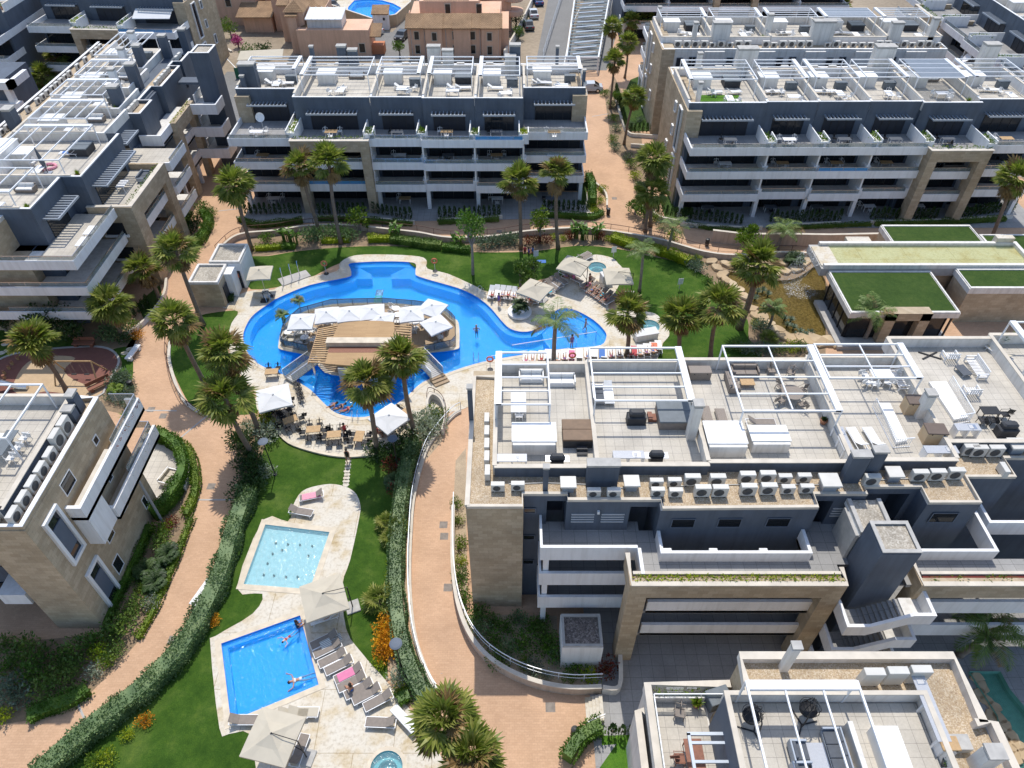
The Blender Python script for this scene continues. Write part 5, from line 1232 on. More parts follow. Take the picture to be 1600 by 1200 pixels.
SLAT(1.9, at(1402, 598), -PI / 2, 'white slatted bench at the party wall under the fourth pergola', 'bench')
BOX((1.15, .9, 1.15, 'tan_plastic', 'brown_plastic'), at(1421, 643), -.05, 'tan storage box nearer the pergola on the fourth roof terrace', 'storage box')
BOX((1.3, .95, 1.1, 'tan_plastic', 'brown_plastic'), at(1452, 688), -.05, 'tan storage box nearest the kitchen counter', 'storage box')
LOUNGER('sling_white', at(1336, 690), PI / 2 + .1, 'white slatted lounger beside the dark chimney', 'lounger', 'white loungers')
LOUNGER('sling_white', at(1362, 690), PI / 2 + .1, 'white slatted lounger beside the dark chimney', 'lounger', 'white loungers')
COUNTER(2.1, at(1462, 716), PI, 'kitchen counter with sink at the front wall of the fourth roof terrace', 'counter')
SLAT(.95, at(1481, 562), PI, 'white slatted armchair nearest the folded parasol', 'armchair')
SLAT(2.0, at(1522, 580), -PI / 2, 'long white slatted bench along the side wall of the fifth terrace', 'bench')
SLAT(.95, at(1514, 617), PI, 'white slatted armchair in front of the low grey table', 'armchair')
TABLE((.75, 1.1, .4, 'grey_cushion', 'grey_metal'), at(1502, 584), .2, 'low grey table between white slatted seats', 'coffee table')
TABLE((1.2, .75, .72, 'black_metal', 'black_metal'), at(1540, 652), 0, 'black slatted folding table on the fifth roof terrace', 'table')
for p, a in (((1532, 664), PI / 2), ((1548, 663), PI / 2), ((1566, 654), PI)): CHAIR(('black_metal', 'black_metal'), at(*p), a, 'black folding chair at the black folding table', 'chair', 'black folding chairs')
COUNTER(1.6, at(1503, 681), PI, 'kitchen counter at the front wall of the fifth roof terrace', 'counter')
GRILL('covered', at(1568, 679), 0, 'black covered grill at the front wall of the fifth roof terrace', 'grill')
mb = MB(); mb.beam((-.7, -.4, .08), (.7, .4, .08), .12, .1); mb.beam((-.7, .4, .08), (.7, -.4, .08), .12, .1); mb.box(-.5, .5, -.5, .5, 0, .03)
t = thing('parasol_stand', 'black cross shaped parasol stand lying by the back wall of the fifth terrace', 'parasol stand', at(1452, 557)); part('cross', mb, M['black_metal'], t)
for p in ((1564, 536), (1585, 533)): POT(('warm_white', 'leaf', .7), at(*p), 0, 'agave in a round white pot on the rightmost terrace', 'potted plant', 'agaves in white pots')
LOUNGER('canvas_beige', at(1558, 556), 2.0, 'beige lounger on the rightmost terrace beside the side wall', 'lounger')
def acs(key, pts, lab, rz=0, z=12.05, grp='air conditioners on the gravel roofs', size=1.0):
    for p in pts: AC(key, at(*p, z), rz, lab, 'air conditioner', grp, size)
acs('s', [(778, 766), (809, 765), (927, 775), (958, 775), (1026, 774), (1054, 775)], 'small grey air conditioner along front parapet of near right block')
acs('l', [(1095, 774), (1122, 774), (1166, 772), (1197, 771)], 'large grey air conditioner in the front row of gravel roof')
acs('s', [(1228, 770), (1257, 769)], 'small grey air conditioner in the front row beside the large ones')
acs('s', [(1024, 760), (1052, 759)], 'small grey air conditioner of the back row, dark side forward')
acs('l', [(1079, 757), (1118, 757), (1164, 753), (1195, 752)], 'large grey air conditioner in the back row of gravel roof')
acs('s', [(1223, 753), (1253, 752)], 'small grey air conditioner at the right end of back row')
acs('l', [(1357, 757), (1431, 750), (1458, 749), (1487, 747)], 'large grey air conditioner right of the twin dark chimneys')
acs('l', [(1510, 710), (1523, 712), (1549, 712)], 'large grey air conditioner in front of the fifth terrace')
acs('s', [(1563, 740)], 'small white air conditioner inside the right parapet corner', PI / 2)
acs('s', [(761, 662), (761, 682), (761, 702), (761, 722), (762, 744)], 'slim grey air conditioner in the column beside the left terrace wall', PI / 2)
for i, (p, s) in enumerate((((887, 764), 1), ((985, 762), 1), ((1291, 763), 1.2), ((1392, 748), 1), ((1582, 705), 1.1))):
    t = thing('roof_vent', 'square grey vent box on near right gravel roof', 'roof vent', at(*p, 12.05), 0, 'roof vent boxes')
    part('shaft', MB().box(-.35 * s, .35 * s, -.3 * s, .3 * s, 0, .62 * s), M['grey_metal'], t); part('cap', MB().rbox(-.5 * s, .5 * s, -.45 * s, .45 * s, .62 * s, .74 * s, .02), M['ac_case'], t)
mb = MB()
for k in range(9):
    x, y = W(1300 - 12 * rnd.random(), 757 + 12 * rnd.random(), 12.05); pts = [(x + .5 * math.sin(q + k) * .6, y + .35 * math.cos(1.7 * q + k), 12.12 + .06 * k * abs(math.sin(q))) for q in range(6)]; mb.tube(pts, .05, 5)
for (a, b) in (((795, 757), (905, 757)), ((1300, 758), (1060, 760)), ((1340, 752), (1480, 749)), ((985, 765), (905, 757))):
    p, q = W(*a, 12.05), W(*b, 12.05); mb.tube([(p[0], p[1], 12.1), ((p[0] + q[0]) / 2, (p[1] + q[1]) / 2 + .1, 12.1), (q[0], q[1], 12.1)], .035, 5)
tag(mb.build('pipework', M['ac_case']), 'insulated pipes running between air conditioners on the near right gravel roof', 'pipes')
for i, p in enumerate(((42, 798), (60, 770))): pass
AC_Y = [25.1, 26.25, 27.4, 28.55, 29.75, 30.95, 32.1]
for i, y in enumerate(AC_Y): AC('l' if i < 5 else 'b', (-29.75, y, 12.14), PI / 2, 'grey air conditioner in the row along the near left roof edge', 'air conditioner', 'air conditioners on the gravel roofs')
AC('l', (-31.2, 24.95, 12.14), .3, 'white air conditioner alone at the corner of the near left roof', 'air conditioner', 'air conditioners on the gravel roofs')
pergola(-38, -31.6, 29.6, 34.5, 'white pergola frame on the near left roof terrace', zt=14.5, beams=2, cass='', axis='y', mid=False)
TABLE((.8, 2.2, .75, 'grey_cover', 'white'), (-33.0, 30.6, 12.2), 0, 'grey glass table on the near left roof terrace', 'table')
for k in range(3): CHAIR(('white', 'sling_white'), (-32.2, 29.6 + k * .85, 12.2), PI, 'white chair beside the grey glass table on the near left roof', 'chair', 'chairs on the near left roof')
LOUNGER('sling_white', (-34.2, 31.4, 12.2), 0, 'white lounger beside the grey glass table', 'lounger')
mb = MB(); mb.box(-36, -32.6, 26.5, 28.9, 12.2, 13.5); t = thing('stair_hatch', 'white stair hatch with sloping cover on the near left roof', 'stair hatch', (-34, 27.7, 12.2)); part('body', mb, M['warm_white'], t, loc=(-34, 27.7, 12.2)); part('cover', MB().box(-35.8, -32.4, 27, 28.6, 13.5, 13.6), M['white_cover'], t, loc=(-34, 27.7, 12.2))
POT(('clay', 'leaf_bright', .7), (-28.5, 36.2, 9), 0, 'bright green plant with red flowers on the near left balcony', 'potted plant')
SOFA((1.5, 'white', 'canvas_beige'), (*W(265, 750)[:2], .05), 1.3, 'pale lounge seat on the round terrace of the near left block', 'sofa')
TABLE((.9, .9, .5, 'white', 'white'), (*W(240, 790)[:2], .05), .4, 'white low table below the near left block', 'table')
pergola(11.0, 16.35, 6.5, 14.4, 'white pergola with three long beams on the bottom right roof terrace', zt=14.5, zf=12.12, beams=2, cass='N', axis='y')
def a2(px, py): return at(px, py, 12.12)
EGG('k', a2(1168, 1128), .4, 'black hanging egg chair left of the pergola beam', 'hanging chair'); EGG('k', a2(1256, 1118), -.5, 'black hanging egg chair under the white awning cassette', 'hanging chair')
SOFA((2.6, 'grey_metal', 'grey_cushion'), a2(1306, 1190), PI / 2 + PI, 'dark grey sofa beside the low dividing wall', 'sofa')
SOFA((.95, 'grey_metal', 'grey_cushion'), a2(1246, 1180), PI / 2, 'dark grey armchair facing the low grey table', 'armchair'); SOFA((.95, 'grey_metal', 'grey_cushion'), a2(1250, 1215), PI / 2, 'dark grey armchair cut by the bottom edge', 'armchair')
TABLE((.85, 1.7, .38, 'marble', 'grey_metal'), a2(1277, 1195), 0, 'low grey stone table between dark grey seats', 'coffee table')
COUNTER(3.4, a2(1441, 1112), -PI / 2 + .0, 'long marble kitchen counter with sink on the bottom right terrace', 'counter')
BOX((.8, .6, .8, 'white', 'teak'), a2(1472, 1172), 0, 'white shelf unit at the end of the marble counter', 'shelf'); POT(('black_cover', 'leaf_dark', .35), a2(1476, 1196), 0, 'small plant in a black pot at the bottom edge', 'potted plant')
for p in ((1353, 1067), (1389, 1065), (1425, 1063)): AC('b', at(*p, 12.06), PI, 'beige air conditioner on the gravel behind the bottom right terrace', 'air conditioner', 'air conditioners on the gravel roofs')
for k in range(4): 
    t = thing('roof_vent', 'white vent box on the outside of bottom right terrace wall', 'roof vent', (20.32, 13.3 - k * 1.5, 12.06), 0, 'white vents'); part('body', MB().rbox(-.09, .09, -.5, .5, .2, .6, .02), M['white'], t); part('bracket', MB().box(-.06, .06, -.4, .4, 0, .2), M['pipe'], t)
CHAIR(('wicker', 'sling_taupe'), at(1060, 1118, 9.05), -1.8, 'folding deck chair with black pillow on lower terrace', 'chair'); BOX((1.2, .8, .9, 'grey_cover', 'grey_cover'), at(1118, 1098, 9.05), .3, 'grey covered box in the corner of lower terrace', 'storage box')
TABLE((.9, 2.0, .75, 'red_wood', 'red_wood'), at(1083, 1195, 9.05), 0, 'reddish wooden table under the grey louvre frame', 'table'); CHAIR(('red_wood', 'red_wood'), at(1060, 1190, 9.05), 0, 'reddish wooden chair beside the wooden table', 'chair')
mb = MB()
for (xa, w) in ((0, .9), (1.1, .5)):
    for s in (0, .45): mb.tube([(xa, s, 0), (xa, s, .8), (xa + w, s, .8), (xa + w, s, 0)], .012, 5)
t = thing('drying_rack', 'thin white drying rack behind the deck chair', 'drying rack', at(1040, 1098, 9.05)); part('frame', mb, M['white_metal'], t); mb = MB()
for k in range(6): mb.tube([(0, k * .09, .8), (.9, k * .09, .8)], .006, 4)
part('rods', mb, M['white_metal'], t)
POT(('clay', 'leaf_bright', .5), at(1087, 1103, 9.05), 0, 'potted shrub behind the deck chair on lower terrace', 'potted plant')
TW = ['first', 'second', 'third', 'fourth', 'fifth', 'sixth', 'seventh', 'eighth']
cnt = {}
def furnish(root, x0, x1, y0, y1, where):
    i = cnt.get(where, 0); cnt[where] = i + 1
    rg = random.Random(sum(map(ord, where)) * 7 + i)
    a, b = toworld(root, x0, y0), toworld(root, x1, y1)
    X0, X1 = min(a[0], b[0]), max(a[0], b[0]); Y0, Y1 = min(a[1], b[1]), max(a[1], b[1])
    if PX(X0, Y0, 12)[0] > 1700 or PX(X1, Y0, 12)[0] < -80: return
    wd, dp = X1 - X0, Y1 - Y0
    here = 'on the %s' % where
    def P(fx, fy): return (X0 + wd * fx, Y0 + dp * fy, ZF)
    if rg.random() < .88 or where in ('left block',):
        sl = where in ('upper right block',) and i == 4 or (where == 'white block behind' and i == 1)
        g = rg.random()
        fy = (.28 + .1 * g, .97) if where != 'left block' else (.05, .95)
        fx = (.02, .98) if where != 'left block' else (.12 + .1 * g, .86)
        if where == 'white block behind': fy = (.5, 1.0)
        pergola(X0 + wd * fx[0], X0 + wd * fx[1], Y0 + dp * fy[0], Y0 + dp * fy[1], 'white steel pergola over a roof terrace %s' % here, zt=14.4, beams=rg.randint(3, 4),
                cass=rg.choice('EEW' if where != 'left block' else 'SN'), slats=sl, axis='x' if where != 'left block' else 'y')
    TABLE((.9, 1.6, .75, 'white', 'white'), P(rg.uniform(.55, .7), rg.uniform(.15, .3)), rg.choice([0, PI / 2]), 'white table on a roof terrace %s' % here, 'table', 'white tables on the roof terraces')
    for k in range(rg.randint(2, 4)): CHAIR(('white', 'sling_white'), P(rg.uniform(.4, .85), rg.uniform(.1, .42)), rg.uniform(0, 6), 'white chair on a roof terrace %s' % here, 'chair', 'white chairs on the roof terraces')
    mb = MB(); mb.rbox(-1.1, 1.1, -.9, .9, 0, 1.25, .01); t = thing('stair_hatch', 'white stair hatch on a roof terrace %s' % here, 'stair hatch', P(.3, .72 if where != 'left block' else .5), 0, 'stair hatches'); part('body', mb, M['warm_white'], t); part('cover', MB().box(-1.2, 1.2, -.85, .98, 1.25, 1.34), M['white_cover'], t)
    q = rg.random()
    if q < .35: TUB(('grey_cover', 'black_cover', 2.0, 2.0), P(.75, .75), 0, 'covered hot tub on a roof terrace %s' % here, 'hot tub', 'covered hot tubs')
    elif q < .7: SOFA((1.9, 'sling_taupe', 'sling_white'), P(.7, .85), 0, 'pale lounge sofa on a roof terrace %s' % here, 'sofa', 'lounge sofas')
    else: BOX((1.4, .7, .8, 'grey_cover', 'grey_cover'), P(.8, .6), 0, 'grey storage box on a roof terrace %s' % here, 'storage box', 'storage boxes')
    for k in range(rg.randint(0, 2)): LOUNGER('sling_white', P(rg.uniform(.2, .8), .45), rg.uniform(-.3, .3), 'white lounger on a roof terrace %s' % here, 'lounger', 'loungers on the roof terraces')
    if rg.random() < .5: POT(('clay', 'leaf_bright', .6), P(.93, .12), 0, 'potted plant on a roof terrace %s' % here, 'potted plant', 'potted plants on the roofs')
for (root, x0, x1, y0, y1, where, z) in TERR: furnish(root, x0, x1, y0, y1, where)
for (root, a, b, y, where) in ROWS:
    if where == 'left block far side':
        q = a
        while q < b: AC('s', (y, q, 12.05), PI / 2, 'grey air conditioner on far strip of left block', 'air conditioner', 'air conditioners on the gravel roofs'); q += rnd.choice([1.2, 1.25, 2.4])
        continue
    q = a
    while q < b:
        p = toworld(root, q, y)
        AC(rnd.choice(['s', 'l', 'l']), (*p, 12.05), root.rotation_euler[2] + PI, 'grey air conditioner in rear row of the %s' % where, 'air conditioner', 'air conditioners on the gravel roofs')
        q += rnd.choice([1.15, 1.2, 1.25, 2.6])
for y in (83, 84, 85, 91, 92.1, 93.2, 94.3, 95.4, 99.5, 100.6): AC('s', (-45.2 if y < 90 or y > 98 else -44.9, y, 12.05), -PI / 2, 'grey air conditioner near the stair tower of the left block', 'air conditioner', 'air conditioners on the gravel roofs')
tag(MB().box(22.9, 28.0, 85.8, 88.2, ZF + .01, ZF + .04).build('turf_mat', M['bright_turf']), 'bright green artificial turf mat on the roof terrace of the upper right block', 'turf mat')
t = thing('swim_ring', 'pink and orange swim ring on the left block roof terrace', 'swim ring', (-48.6, 69.5, ZF)); mb = MB()
mb.tube([(.75 * math.cos(k * PI / 10), .6 * math.sin(k * PI / 10), .14) for k in range(21)], .15, 8); part('ring', mb, M['towel_pink'], t); part('handle', MB().tube([(.7, -.15, .28), (.78, 0, .36), (.7, .15, .28)], .025, 5), M['ring_orange'], t)
LOUNGER('sling_white', (-47.6, 72.2, ZF), PI, 'white lounger with a blue towel on the left block roof', 'lounger')
o = MB().box(-48.2, -46.9, 71.95, 72.45, ZF + .40, ZF + .43).build('towel', M['cloth_blue'], None, (-47.5, 72.2, ZF + .4)); tag(o, 'blue towel spread over the lounger on the left block roof', 'towel')
t = thing('parasol', 'closed parasol on a base leaning over the left block roof terrace', 'parasol', (-48.1, 68.3, ZF)); part('base', MB().box(-.4, .4, -.3, .3, 0, .1), M['grey_metal'], t); part('pole', MB().tube([(0, 0, .1), (-.5, .5, 2.6)], .04, 6), M['black_metal'], t); part('canopy', MB().tube([(-.1, .1, .5), (-.25, .25, 1.2), (-.5, .5, 2.6)], [.12, .26, .05], 8), M['grey_cushion'], t)
for (x, y) in ((-41.6, 59.2), (-41.7, 61.2), (-42.2, 70.5)): TABLE((.9, 1.6, .74, 'white', 'white'), (x, y, 9.0), 0, 'white table on a top floor terrace of the left block', 'table', 'terrace tables')
SOFA((1.8, 'grey_metal', 'grey_cushion'), (-40.9, 72.8, 9.0), PI / 2, 'grey sofa on the stone cube terrace of the left block', 'sofa')
for (rt, xs, zs, nm, lv) in ((B5, (3, 12, 20, 26, 32, 39), 9.02, 'top', 1), (B6, (5, 12, 18.6, 24.7, 31, 38), 9.02, 'top', 1), (B5, (3, 12, 20, 26, 32, 39), 6.01, 'middle', 0), (B6, (5, 12, 18.6, 24.7, 31, 38), 6.01, 'middle', 0), (B5, (3, 20, 32, 39), .05, 'ground', 0), (B6, (4, 12, 18, 24.7, 31, 38), .05, 'ground', 0)):
    w_ = 'centre block' if rt is B5 else 'upper right block'
    for x in xs:
        p = toworld(rt, x, 2.0); m_ = rnd.choice(['white', 'teak', 'grey_cushion'])
        TABLE((1.5, .8, .74, m_, 'white'), (*p, zs), 0, '%s floor balcony table on the %s' % (nm, w_), 'table', 'balcony tables')
        for k in range(rnd.randint(1, 3)):
            p = toworld(rt, x - .9 + k * .9, 1.3 if k % 2 else 2.7); CHAIR(('white', 'sling_white') if m_ != 'grey_cushion' else ('black_metal', 'black_metal'), (*p, zs), PI / 2 if k % 2 else -PI / 2, '%s floor balcony chair on the %s' % (nm, w_), 'chair', 'balcony chairs')
t = thing('satellite_dish', 'white satellite dish on the top left balcony of the centre block', 'satellite dish', (-30.5, 84.6, 9.0)); part('mast', MB().tube([(0, 0, 0), (0, 0, 1.7)], .03, 6), M['pipe'], t); mb = MB(); mb.x = Matrix.Translation((0, -.1, 1.9)) @ Matrix.Rotation(1.2, 4, 'X'); mb.lathe([(.02, 0), (.3, .04), (.55, .14), (.54, .15), (.3, .06)], 20); part('dish', mb, M['white'], t)
t = thing('satellite_dish', 'white satellite dish on the balcony of the top right block', 'satellite dish', (69.2, 112.0, 6.2)); part('mast', MB().tube([(0, 0, 0), (0, 0, 1.6)], .03, 6), M['pipe'], t); mb = MB(); mb.x = Matrix.Translation((-.1, 0, 1.8)) @ Matrix.Rotation(-1.0, 4, 'Y'); mb.lathe([(.02, 0), (.4, .05), (.75, .18), (.74, .2), (.4, .07)], 20); part('dish', mb, M['white'], t)
t = thing('awning', 'white fabric awning over a top floor window of the top left block', 'awning', (-57.5, 124.2, 11.0)); part('cloth', MB().add([(-3, 0, .3), (3, 0, .3), (3, -2.2, -.5), (-3, -2.2, -.5), (-3, 0, .33), (3, 0, .33), (3, -2.2, -.47), (-3, -2.2, -.47)], [(0, 1, 2, 3), (7, 6, 5, 4), (2, 3, 7, 6)]), M['canvas_white'], t); part('front_bar', MB().beam((-3, -2.2, -.5), (3, -2.2, -.5), .1, .1), M['white_metal'], t)
UP = Vector((0, 0, 1))
def crown_fan(seed, R0=2.25, n=44, seg=15):
    rg = random.Random(seed); g = MB(); dry = MB()
    for k in range(n + 20):
        live = k < n
        if live: e = R(rg.choice([rg.uniform(35, 85), rg.uniform(-5, 45), rg.uniform(-30, 20)]))
        else: e = R(rg.uniform(-80, -38))
        a = 2.4 * k + rg.uniform(-.3, .3)
        d = Vector((math.cos(a) * math.cos(e), math.sin(a) * math.cos(e), math.sin(e)))
        L = R0 * rg.uniform(.42, .56) * (1 if live else .62)
        p0 = Vector((0, 0, rg.uniform(-.15, .15))) if live else Vector((0, 0, rg.uniform(-.8, -.2)))
        m_ = p0 + d * L * .6; c = p0 + d * L - UP * (.10 * L)
        d2 = (c - m_).normalized()
        b = g if live and rg.random() > .12 else dry
        s = d.cross(UP); s = s.normalized() if s.length > .01 else Vector((1, 0, 0))
        b.add([tuple(p0 - s * .03), tuple(p0 + s * .03), tuple(c + s * .02), tuple(c - s * .02)], [(0, 1, 2, 3)])
        nr = s.cross(d2).normalized(); bl = R0 * rg.uniform(.44, .58) * (1 if live else .8)
        sg = seg if live else 9
        for i in range(sg):
            th = (i / (sg - 1) - .5) * 2 * R(115 if live else 70)
            q = (d2 * math.cos(th) + s * math.sin(th) + nr * rg.uniform(-.06, .14)).normalized()
            ll = bl * (.62 + .38 * math.cos(th * .8)) * rg.uniform(.85, 1.05)
            q2 = (q - UP * (.35 if live else .6)).normalized()
            w = bl * .17; sd = q.cross(nr).normalized() * (w / 2)
            a0 = c + q * .03; a1 = c + q * (ll * .55); a2 = a1 + q2 * (ll * .45)
            b.add([tuple(a0), tuple(a1 - sd), tuple(a2), tuple(a1 + sd)], [(0, 1, 2, 3)])
    return g, dry
def crown_feather(seed, R0=2.4, n=20, droop=1.0):
    rg = random.Random(seed); g = MB(); dry = MB()
    for k in range(n):
        e = R(rg.uniform(5, 75)); a = 2.4 * k + rg.uniform(-.3, .3); h = Vector((math.cos(a), math.sin(a), 0)); L = R0 * rg.uniform(.85, 1.1)
        pts = []
        for i in range(11):
            t = i / 10; ee = e - droop * 1.5 * t * t; pts.append((pts[-1] + (h * math.cos(ee) + UP * math.sin(ee)) * L / 10) if pts else Vector((0, 0, 0)))
        b = dry if k > n - 3 else g
        s = h.cross(UP)
        for i in range(10):
            b.add([tuple(pts[i] - s * .02), tuple(pts[i] + s * .02), tuple(pts[i + 1] + s * .015), tuple(pts[i + 1] - s * .015)], [(0, 1, 2, 3)])
            if i < 1: continue
            d = (pts[i + 1] - pts[i]).normalized()
            for sd in (-1, 1):
                for j in range(3):
                    p = pts[i].lerp(pts[i + 1], j / 3); ll = L * .26 * math.sin(PI * min(.97, (i + j / 3) / 10.5) ** .8) + .12
                    q = (d * .55 + s * sd * .9 - UP * rg.uniform(.1, .6)).normalized(); b.leaf(p, q, UP, ll, .055)
    return g, dry
CROWN = {}
def crown(kind, k):
    if (kind, k) not in CROWN:
        g, d = crown_fan(k * 31 + 5) if kind == 'fan' else crown_feather(k * 17 + 3, 2.4 if kind == 'feather' else 1.5, 20 if kind == 'feather' else 26, 1.0 if kind == 'feather' else .8)
        CROWN[kind, k] = (g, d)
    return CROWN[kind, k]
CM = {}
def palm(cpx, bpx=None, h=None, label='', kind='fan', s=1.0, dark=False, group='tall fan palms around the pool', r=.2):
    if bpx: X, Y = W(*bpx)
    else: X, Y = W(cpx[0], cpx[1], h)
    z = ztop(X, Y, cpx[1]) if bpx else h
    dep = Y * cC + (CH - z) * cS; tx = (cpx[0] - 800) / CF * dep; tx = X + max(-1.2, min(1.2, tx - X))
    t = thing('palm_tree', label, 'palm tree', (X, Y, 0), 0, group)
    dx = tx - X; rg = random.Random(int(X * 10)); bx, by = rg.uniform(-.2, .2), rg.uniform(-.2, .2)
    pts = []; N_ = 9
    for i in range(N_):
        f = i / (N_ - 1); pts.append((dx * f + bx * math.sin(PI * f), by * math.sin(PI * f), z * f))
    part('trunk', MB().tube(pts, [r * s * (1.55 if i == 0 else 1.12 - .22 * i / N_) for i in range(N_)], 9), M['bark_grey' if kind != 'fan' else 'bark'], t, smooth=True)
    k = rg.randint(0, 3); g, d = crown(kind, k)
    for nm, mb, mt in (('crown', g, 'palm_leaf' if kind == 'fan' else 'feather_leaf'), ('dead_fronds', d, 'palm_dry')):
        key = (kind, k, nm)
        if key not in CM: o = mb.build(nm, M[mt], t); CM[key] = o.data
        else:
            o = bpy.data.objects.new(nm, CM[key]); COL.objects.link(o); o.parent = t
        o.location = (dx, 0, z); o.rotation_euler = (0, 0, rg.uniform(0, 6.28)); k_ = s * rg.uniform(1.0, 1.2); o.scale = (k_, k_, k_ * rg.uniform(.85, 1.1)); o.rotation_euler.x = rg.uniform(-.1, .1)
    return t
P_ = palm
P_((365, 290), (394, 391), None, 'tall fan palm at the left corner of the pool lawn')
P_((468, 260), (501, 366), None, 'left one of two tall fan palms before the stone portal')
P_((514, 255), (533, 381), None, 'right one of two tall fan palms before the stone portal')
P_((811, 285), (814, 389), None, 'fan palm left of the pair before right end of centre block')
P_((870, 270), (872, 389), None, 'fan palm right of the pair before right end of centre block')
P_((1020, 299), (1008, 362), None, 'front fan palm of the twin at the path junction')
P_((1022, 250), (1016, 354), None, 'rear fan palm of the twin at the path junction')
P_((992, 151), (975, 226), None, 'fan palm beside the turf garden of the white block', s=.85)
P_((961, 94), (953, 170), None, 'fan palm on the strip between two brick paths', s=.85)
P_((981, 68), (976, 122), None, 'fan palm right of the strip between brick paths', s=.85)
P_((957, 42), (955, 86), None, 'fan palm near the carport roof', s=.85)
P_((985, 32), (985, 70), None, 'fan palm before the top edge block, left one', s=.85)
P_((1009, 28), (1009, 62), None, 'fan palm before the top edge block, right one', s=.85)
P_((1090, 8), (1085, 40), None, 'fan palm behind the rear roof terraces', s=.85); P_((1318, 8), (1310, 36), None, 'small palm in the gap of the top right blocks', s=.85)
P_((1185, 415), (1155, 513), None, 'large grey green fan palm at the pond edge', s=1.15, r=.26)
P_((1125, 478), (1110, 560), None, 'fan palm on the lawn left of pond, right of the pair')
P_((1065, 496), (1061, 560), None, 'fan palm on the lawn beside the small round spa')
P_((980, 490), (979, 556), None, 'fan palm between the round spa and white pergola')
P_((573, 597), (589, 708), None, 'fan palm in front of the pool bar, left one'); P_((628, 560), (648, 679), None, 'fan palm in front of the pool bar, right one')
P_((222, 420), (250, 470), None, 'fan palm before the left block balconies'); P_((274, 392), (318, 508), None, 'fan palm leaning over the brick path left of kiosk')
P_((171, 475), (192, 529), None, 'fan palm behind the white bench'); P_((52, 534), (105, 612), None, 'fan palm standing inside the playground')
P_((271, 500), (320, 600), None, 'fan palm on the small lawn by the brick path'); P_((351, 553), (407, 678), None, 'fan palm at the pool deck edge, farther one of two')
P_((352, 622), (398, 714), None, 'fan palm over the path bend, nearer one of two')
P_((694, 1126), None, 6.2, 'fan palm at the bottom beside the ramp railing, left of the two', s=.92, r=.22); P_((738, 1182), None, 5.6, 'fan palm cut by bottom edge, right of the two', s=.88, r=.22)
P_((1584, 280), (1547, 377), None, 'tall fan palm at right edge beside the upper path')
P_((90, 88), (104, 125), None, 'fan palm before the top left block, farther one'); P_((67, 118), (76, 139), None, 'fan palm before the top left block, nearer one')
P_((868, 505), (865, 568), None, 'feathery palm at the pool edge above the first pergola', 'feather', 1.05, group='feather palms')
P_((1541, 988), (1499, 1024), None, 'feather palm with a yellow frond in the grey courtyard', 'feather', 1.0, group='feather palms'); P_((1364, 492), (1348, 533), None, 'feather palm in front of the pavilion doorway', 'feather', 1.0, group='feather palms')
P_((1052, 356), (1041, 399), None, 'slim feather palm at the left end of pink ramp wall', 'feather', .8, group='feather palms'); P_((1226, 360), (1214, 389), None, 'feather palm beside the pink ramp wall', 'feather', .95, group='feather palms')
P_((1005, 392), (999, 455), None, 'slim feather palm on the lawn right of beige parasol', 'feather', .75, group='feather palms')
P_((1208, 484), (1198, 515), None, 'dense round palm standing in the brown pond', 'dense', 1.0, group='feather palms', r=.14)
def tree(cpx, bpx, rad, label, leaf='leaf', n=700, clumps=9, trunk=.13, size=.28, cat='tree', rz=.8):
    X, Y = W(*bpx); z = max(rad * .9, ztop(X, Y, cpx[1])); rg = random.Random(int(X * 7 + Y))
    t = thing('tree', label, cat, (X, Y, 0)); mb = MB()
    mb.tube([(0, 0, 0), (.05, .03, z * .5), (0, 0, z)], [trunk * 1.4, trunk, trunk * .5], 8)
    cl = MB()
    for k in range(clumps):
        a = 2.4 * k; rr = rad * rg.uniform(.3, .68) * (0 if k == 0 else 1); c = (rr * math.cos(a), rr * math.sin(a), z + rad * rg.uniform(-.45, .5) * rz)
        cl.clump(c, [rad * rg.uniform(.38, .55)] * 2 + [rad * rg.uniform(.3, .45)], n // clumps, size, rg)
        if k: mb.tube([(0, 0, z * .55), (c[0] * .5, c[1] * .5, (z * .55 + c[2]) / 2), c], [trunk * .5, trunk * .35, .02], 5)
    part('trunk', mb, M['bark_grey'], t); part('crown', cl, M[leaf], t); return t
tree((738, 350), (739, 429), 1.75, 'round bright tree with a straight pale trunk on the pool lawn', 'leaf_box', 1300, 12)
tree((560, 336), (562, 361), 1.35, 'bright green young tree by the upper railing above the bay', 'leaf_bright', 700, 9); tree((575, 350), (574, 362), .6, 'very small tree beside the bright young tree', 'leaf_bright', 200, 4, .05)
tree((836, 345), (843, 377), 1.25, 'slender bright green tree between the two tall palms', 'leaf_bright', 700, 9, rz=1.5)
tree((812, 420), (813, 446), 1.0, 'small olive green tree at pool lawn, left of its group', 'leaf', 600, 7); tree((833, 412), (833, 440), .9, 'small olive green tree at pool lawn, rear of its group', 'leaf', 500, 7); tree((828, 434), (826, 452), 1.0, 'small olive green tree at pool lawn, front of its group', 'leaf', 600, 7)
tree((1158, 372), (1160, 398), 1.35, 'bright leafy tree at the start of the pink ramp wall', 'leaf_bright', 900, 10); tree((1170, 358), (1168, 392), .8, 'small leafy tree behind the bright tree at the ramp', 'leaf_bright', 400, 6)
tree((1298, 385), (1296, 402), .5, 'tiny yellow green tree in front of the pink wall', 'leaf_lime', 160, 5, .05)
tree((84, 500), (88, 530), 2.4, 'big dark leafy tree at the foot of the left block', 'leaf_dark', 2000, 14, size=.3); tree((10, 495), (12, 520), 1.8, 'dark leafy tree cut by left edge below the left block', 'leaf_dark', 1200, 10); tree((118, 515), (120, 535), 1.5, 'dark bushy tree behind the red bench', 'leaf_dark', 1000, 9)
